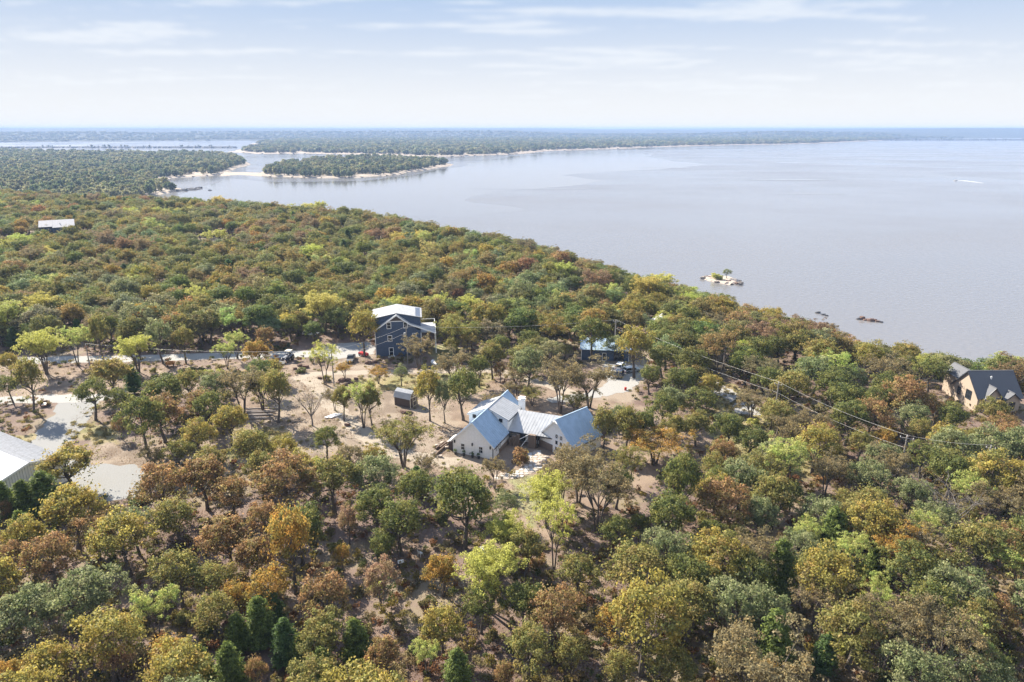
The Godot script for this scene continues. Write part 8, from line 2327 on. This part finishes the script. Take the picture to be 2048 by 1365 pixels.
var singles := PackedVector2Array()     # feet of the single trees, to keep the crowd off them
const FOREST_NEAR := -150.0
var holes := [      # clearings and footprints that hold no forest
	PackedVector2Array([Vector2(-55.8, -127.9), Vector2(-61.8, -146.8), Vector2(-54.7, -149.9), Vector2(-59.8, -165.5), Vector2(-43.9, -169.3), Vector2(-3.2, -169.3), Vector2(10.5, -156.5), Vector2(26.7, -149.9), Vector2(25.0, -132.8), Vector2(19.2, -114.8), Vector2(9.2, -105.6), Vector2(4.6, -97.6), Vector2(0.9, -97.6), Vector2(-2.1, -108.8), Vector2(-14.2, -112.9), Vector2(-22.5, -112.9), Vector2(-31.1, -118.5), Vector2(-40.7, -118.5), Vector2(-52.8, -120.0)]),
	PackedVector2Array([Vector2(-127.8, -149.9), Vector2(-104.0, -151.5), Vector2(-97.1, -146.8), Vector2(-88.9, -132.8), Vector2(-79.0, -129.1), Vector2(-67.8, -121.1), Vector2(-61.6, -109.1), Vector2(-62.1, -102.3), Vector2(-73.4, -101.4), Vector2(-95.6, -107.3)]),
	PackedVector2Array([Vector2(12.5, -188.9), Vector2(38.6, -188.9), Vector2(31.4, -149.9), Vector2(14.3, -143.2), Vector2(6.4, -145.3), Vector2(10.7, -160.0)]),
	PackedVector2Array([Vector2(47.2, -168.1), Vector2(56.1, -157.2), Vector2(52.3, -136.8), Vector2(44.1, -132.8)]),
	PackedVector2Array([Vector2(-180.7, -384.4), Vector2(-158.2, -395.5), Vector2(-137.4, -342.3), Vector2(-158.8, -336.6)]),
	PackedVector2Array([Vector2(-56.7, -192.3), Vector2(-21.5, -194.8), Vector2(-17.4, -167.4), Vector2(-50.2, -168.1)]),
	PackedVector2Array([Vector2(-171.4, -181.5), Vector2(-66.1, -185.1), Vector2(-54.7, -185.1), Vector2(-50.2, -168.1), Vector2(-54.5, -149.9), Vector2(-141.7, -146.8)]),
	PackedVector2Array([Vector2(-26.4, -91.2), Vector2(-21.8, -91.2), Vector2(-20.8, -84.2), Vector2(-23.8, -83.1)]),
	PackedVector2Array([Vector2(-20.3, -76.6), Vector2(-12.1, -80.8), Vector2(-10.4, -77.6), Vector2(-11.5, -70.9), Vector2(-18.9, -70.0)]),
	PackedVector2Array([Vector2(10.0, -72.7), Vector2(14.9, -71.8), Vector2(14.4, -65.0), Vector2(10.4, -65.8)]),
	PackedVector2Array([Vector2(23.4, -123.3), Vector2(29.9, -121.1), Vector2(27.8, -111.0), Vector2(22.3, -111.0)]),
	PackedVector2Array([Vector2(25.3, -97.6), Vector2(29.8, -97.6), Vector2(27.6, -90.5), Vector2(23.4, -90.5)]),
	PackedVector2Array([Vector2(100.0, -139.0), Vector2(117.0, -139.0), Vector2(117.0, -153.0), Vector2(100.0, -153.0)]),
	PackedVector2Array([Vector2(-254.4, -365.6), Vector2(-229.9, -365.6), Vector2(-231.3, -367.4), Vector2(-256.9, -367.4)]),
	PackedVector2Array([Vector2(-272.0, -352.0), Vector2(-228.0, -378.0), Vector2(-238.0, -396.0), Vector2(-280.0, -372.0)]),
]
var bare := [       # ground without undergrowth
	PackedVector2Array([Vector2(-136.1, -177.1), Vector2(-65.2, -182.4), Vector2(-41.1, -191.8), Vector2(-38.2, -177.1), Vector2(-63.5, -177.1), Vector2(-132.7, -172.1)]),
	PackedVector2Array([Vector2(-113.3, -149.3), Vector2(-92.0, -151.2), Vector2(-95.0, -136.8), Vector2(-87.7, -120.0), Vector2(-67.6, -114.8), Vector2(-61.2, -103.9), Vector2(-78.2, -102.3), Vector2(-95.7, -123.3), Vector2(-105.0, -143.8)]),
	PackedVector2Array([Vector2(25.0, -184.2), Vector2(35.3, -171.3), Vector2(32.6, -156.5), Vector2(20.4, -146.8), Vector2(7.6, -145.0), Vector2(7.7, -148.3)]),
	PackedVector2Array([Vector2(-14.4, -146.8), Vector2(2.0, -156.5), Vector2(20.8, -149.9), Vector2(17.1, -120.0), Vector2(8.1, -115.8), Vector2(5.1, -111.0), Vector2(-2.2, -111.0), Vector2(-11.8, -117.9)]),
]

func islet_plant(called: String, key: String, label: String, at: Vector3, tall: float, wide: float) -> void:
	tree(called, key, at.x, at.z, tall, wide, 1.0, label, "plants on the rocky islet")
	get_child(-1).position = at

# the wood beyond: crowns that run together
func make_forest() -> void:
	var root := Node3D.new()
	root.name = "forest"
	add_child(root)
	tag(root, "dense autumn oak wood running back to the rim of the bluff", "forest", "", "stuff")
	var g := RandomNumberGenerator.new()
	g.seed = 4242
	var lots := {}
	var tints := {}
	var choice := ["oak green 0", "oak green 1", "oak olive 0", "oak olive 1", "oak olive 2", "oak gold 0", "oak grey green 0", "oak grey green 1", "oak rust 0", "oak rust 1", "oak orange 0", "elm tan 0", "elm yellow 0", "elm lime 0", "cedar dark green 0", "elm olive 0"]
	var near := {}
	for t in singles:
		near[Vector2i(int(floor(t.x / 6.0)), int(floor(t.y / 6.0)))] = true
	var z := FOREST_NEAR
	while z > -700.0:
		var step := lerpf(5.9, 7.1, clampf((-z - 200.0) / 300.0, 0, 1))
		var x := z * 0.92
		while x < -z * 0.92:
			var p := Vector2(x + g.randf_range(-0.45, 0.45) * step, z + g.randf_range(-0.45, 0.45) * step)
			x += step
			var d := off_rim(p)
			if d > 62.0: continue
			var taken := false
			for q in holes:
				if Geometry2D.is_point_in_polygon(p, q):
					taken = true
					break
			if not taken:
				for t in singles:
					if t.distance_squared_to(p) < 15.0:
						taken = true
						break
			if taken or g.randf() < 0.05: continue
			var a := noise.get_noise_2d(p.x * 0.9, p.y * 0.9) + g.randfn() * 0.34
			var warm := noise.get_noise_2d(p.x * 0.5 + 900.0, p.y * 0.5) + g.randfn() * 0.3
			var key: String
			if g.randf() < 0.03: key = "cedar dark green 0"
			elif warm > 0.7: key = ["oak rust 0", "oak orange 0", "oak rust 1"][g.randi() % 3]
			elif warm > 0.5: key = ["elm tan 0", "oak gold 0", "oak rust 1", "oak grey green 0"][g.randi() % 4]
			elif warm < -0.62: key = ["elm lime 0", "elm yellow 0", "oak gold 0", "elm olive 0"][g.randi() % 4]
			elif a < -0.15: key = ["oak green 0", "oak green 1", "oak olive 0"][g.randi() % 3]
			elif a < 0.2: key = ["oak olive 1", "oak olive 2", "oak grey green 0", "oak green 1"][g.randi() % 4]
			elif a < 0.5: key = ["oak grey green 1", "oak olive 0", "oak green 0", "elm olive 0"][g.randi() % 4]
			else: key = ["oak gold 0", "elm tan 0", "oak olive 2", "oak grey green 1"][g.randi() % 4]
			if not lots.has(key):
				lots[key] = [] as Array[Transform3D]
				tints[key] = []
			var k := g.randf_range(0.8, 1.3)
			var tall := k * g.randf_range(0.82, 1.08) * (0.78 if key.begins_with("cedar") else 0.98) * (1.0 if d <= 0.0 else 0.8)
			lots[key].append(Transform3D(Basis(UPV, g.randf() * TAU).scaled(Vector3(k, tall, k)), Vector3(p.x, height(p.x, p.y) - 0.2, p.y)))
			tints[key].append(Color(g.randf_range(0.85, 1.15), g.randf_range(0.88, 1.1), g.randf_range(0.85, 1.15)))
		z -= step
	for key in lots:
		var xs: Array[Transform3D] = lots[key]
		swarm("tree_crowns", kinds[key][0], xs, root, func(i: int) -> Color: return tints[key][i])
		swarm("tree_trunks", kinds[key][1], xs, root, func(_i: int) -> Color: return Color.WHITE)

# low growth under and between the trees: tufts of grass, seedlings, dead twigs
func make_undergrowth() -> void:
	var root := Node3D.new()
	root.name = "undergrowth"
	add_child(root)
	tag(root, "low dry grass tufts, seedlings and twigs on the forest floor", "undergrowth", "", "stuff")
	var g := RandomNumberGenerator.new()
	g.seed = 99
	var tuft := Leaves.new()
	for i in 60:
		var a := g.randf() * TAU
		var r := g.randf() * 0.5
		tuft.leaf(Vector3(cos(a) * r, 0.12 + g.randf() * 0.16, sin(a) * r), Vector3(cos(a), 0.5, sin(a)), 0.09, 2.2, Color(1, 1, 1) * g.randf_range(0.7, 1.25), g)
	var seedling := Leaves.new()
	for i in 5: seedling.clump(Vector3(g.randfn() * 0.25, 0.3 + g.randf() * 0.6, g.randfn() * 0.25), 0.32, 26, 0.12, 0.9, [Color(1, 1, 1), Color(0.8, 0.8, 0.8)], g)
	var sets := {"grass_tufts": [tuft.mesh(M.leaf), [] as Array[Transform3D], []], "seedlings": [seedling.mesh(M.leaf), [] as Array[Transform3D], []]}
	for i in 16000:
		var z := -58.0 - 190.0 * pow(g.randf(), 1.15)
		var x := g.randf_range(-0.86, 0.86) * (-z + 14.0)
		var p := Vector2(x, z)
		if off_rim(p) > 0.0: continue
		var kind := -1
		for q in zones:
			if Geometry2D.is_point_in_polygon(p, q[0]): kind = q[1]
		var hole := false
		for q in bare:
			if Geometry2D.is_point_in_polygon(p, q): hole = true
		if hole: continue
		if kind == 2 or (kind == 0 and g.randf() < 0.8): continue
		var what := "grass_tufts" if kind <= 1 and kind >= 0 or g.randf() < 0.45 else "seedlings"
		if kind == 3 and g.randf() < 0.75: continue
		var col: Color
		if what == "grass_tufts": col = Color(0.34, 0.28, 0.14).lerp(Color(0.24, 0.22, 0.09), g.randf())
		else: col = [Color(0.15, 0.13, 0.05), Color(0.22, 0.11, 0.05), Color(0.10, 0.12, 0.035), Color(0.24, 0.18, 0.09), Color(0.25, 0.2, 0.05)][g.randi() % 5]
		var k := g.randf_range(0.6, 1.5) * (0.65 if kind == 0 else 1.0)
		sets[what][1].append(Transform3D(Basis(UPV, g.randf() * TAU).scaled(Vector3(k, k * g.randf_range(0.7, 1.3), k)), Vector3(x, height(x, z), z)))
		sets[what][2].append(col)
	var litter := Leaves.new()
	for i in 46:
		var a := g.randf() * TAU
		var q := sqrt(g.randf()) * 1.5
		litter.leaf(Vector3(cos(a) * q, 0.03 + g.randf() * 0.03, sin(a) * q), Vector3(0, 2.0, 0), 0.11, 0.9, Color(1, 1, 1) * g.randf_range(0.55, 1.25), g)
	sets["leaf_litter"] = [litter.mesh(M.leaf), [] as Array[Transform3D], []]
	for i in 7000:
		var z := -58.0 - 150.0 * pow(g.randf(), 1.1)
		var x := g.randf_range(-0.86, 0.86) * (-z + 14.0)
		var p := Vector2(x, z)
		if off_rim(p) > 0.0 or noise.get_noise_2d(x * 2.0, z * 2.0) < -0.12: continue
		var hole := false
		for q in bare:
			if Geometry2D.is_point_in_polygon(p, q): hole = true
		if hole: continue
		sets["leaf_litter"][1].append(Transform3D(Basis(UPV, g.randf() * TAU).scaled(Vector3.ONE * g.randf_range(0.7, 1.3)), Vector3(x, 0.0, z)))
		sets["leaf_litter"][2].append([Color(0.26, 0.16, 0.09), Color(0.2, 0.125, 0.08), Color(0.31, 0.21, 0.12), Color(0.17, 0.11, 0.08)][g.randi() % 4])
	for w in sets:
		var cols: Array = sets[w][2]
		var xs: Array[Transform3D] = sets[w][1]
		swarm(w, sets[w][0], xs, root, func(i: int) -> Color: return cols[i])
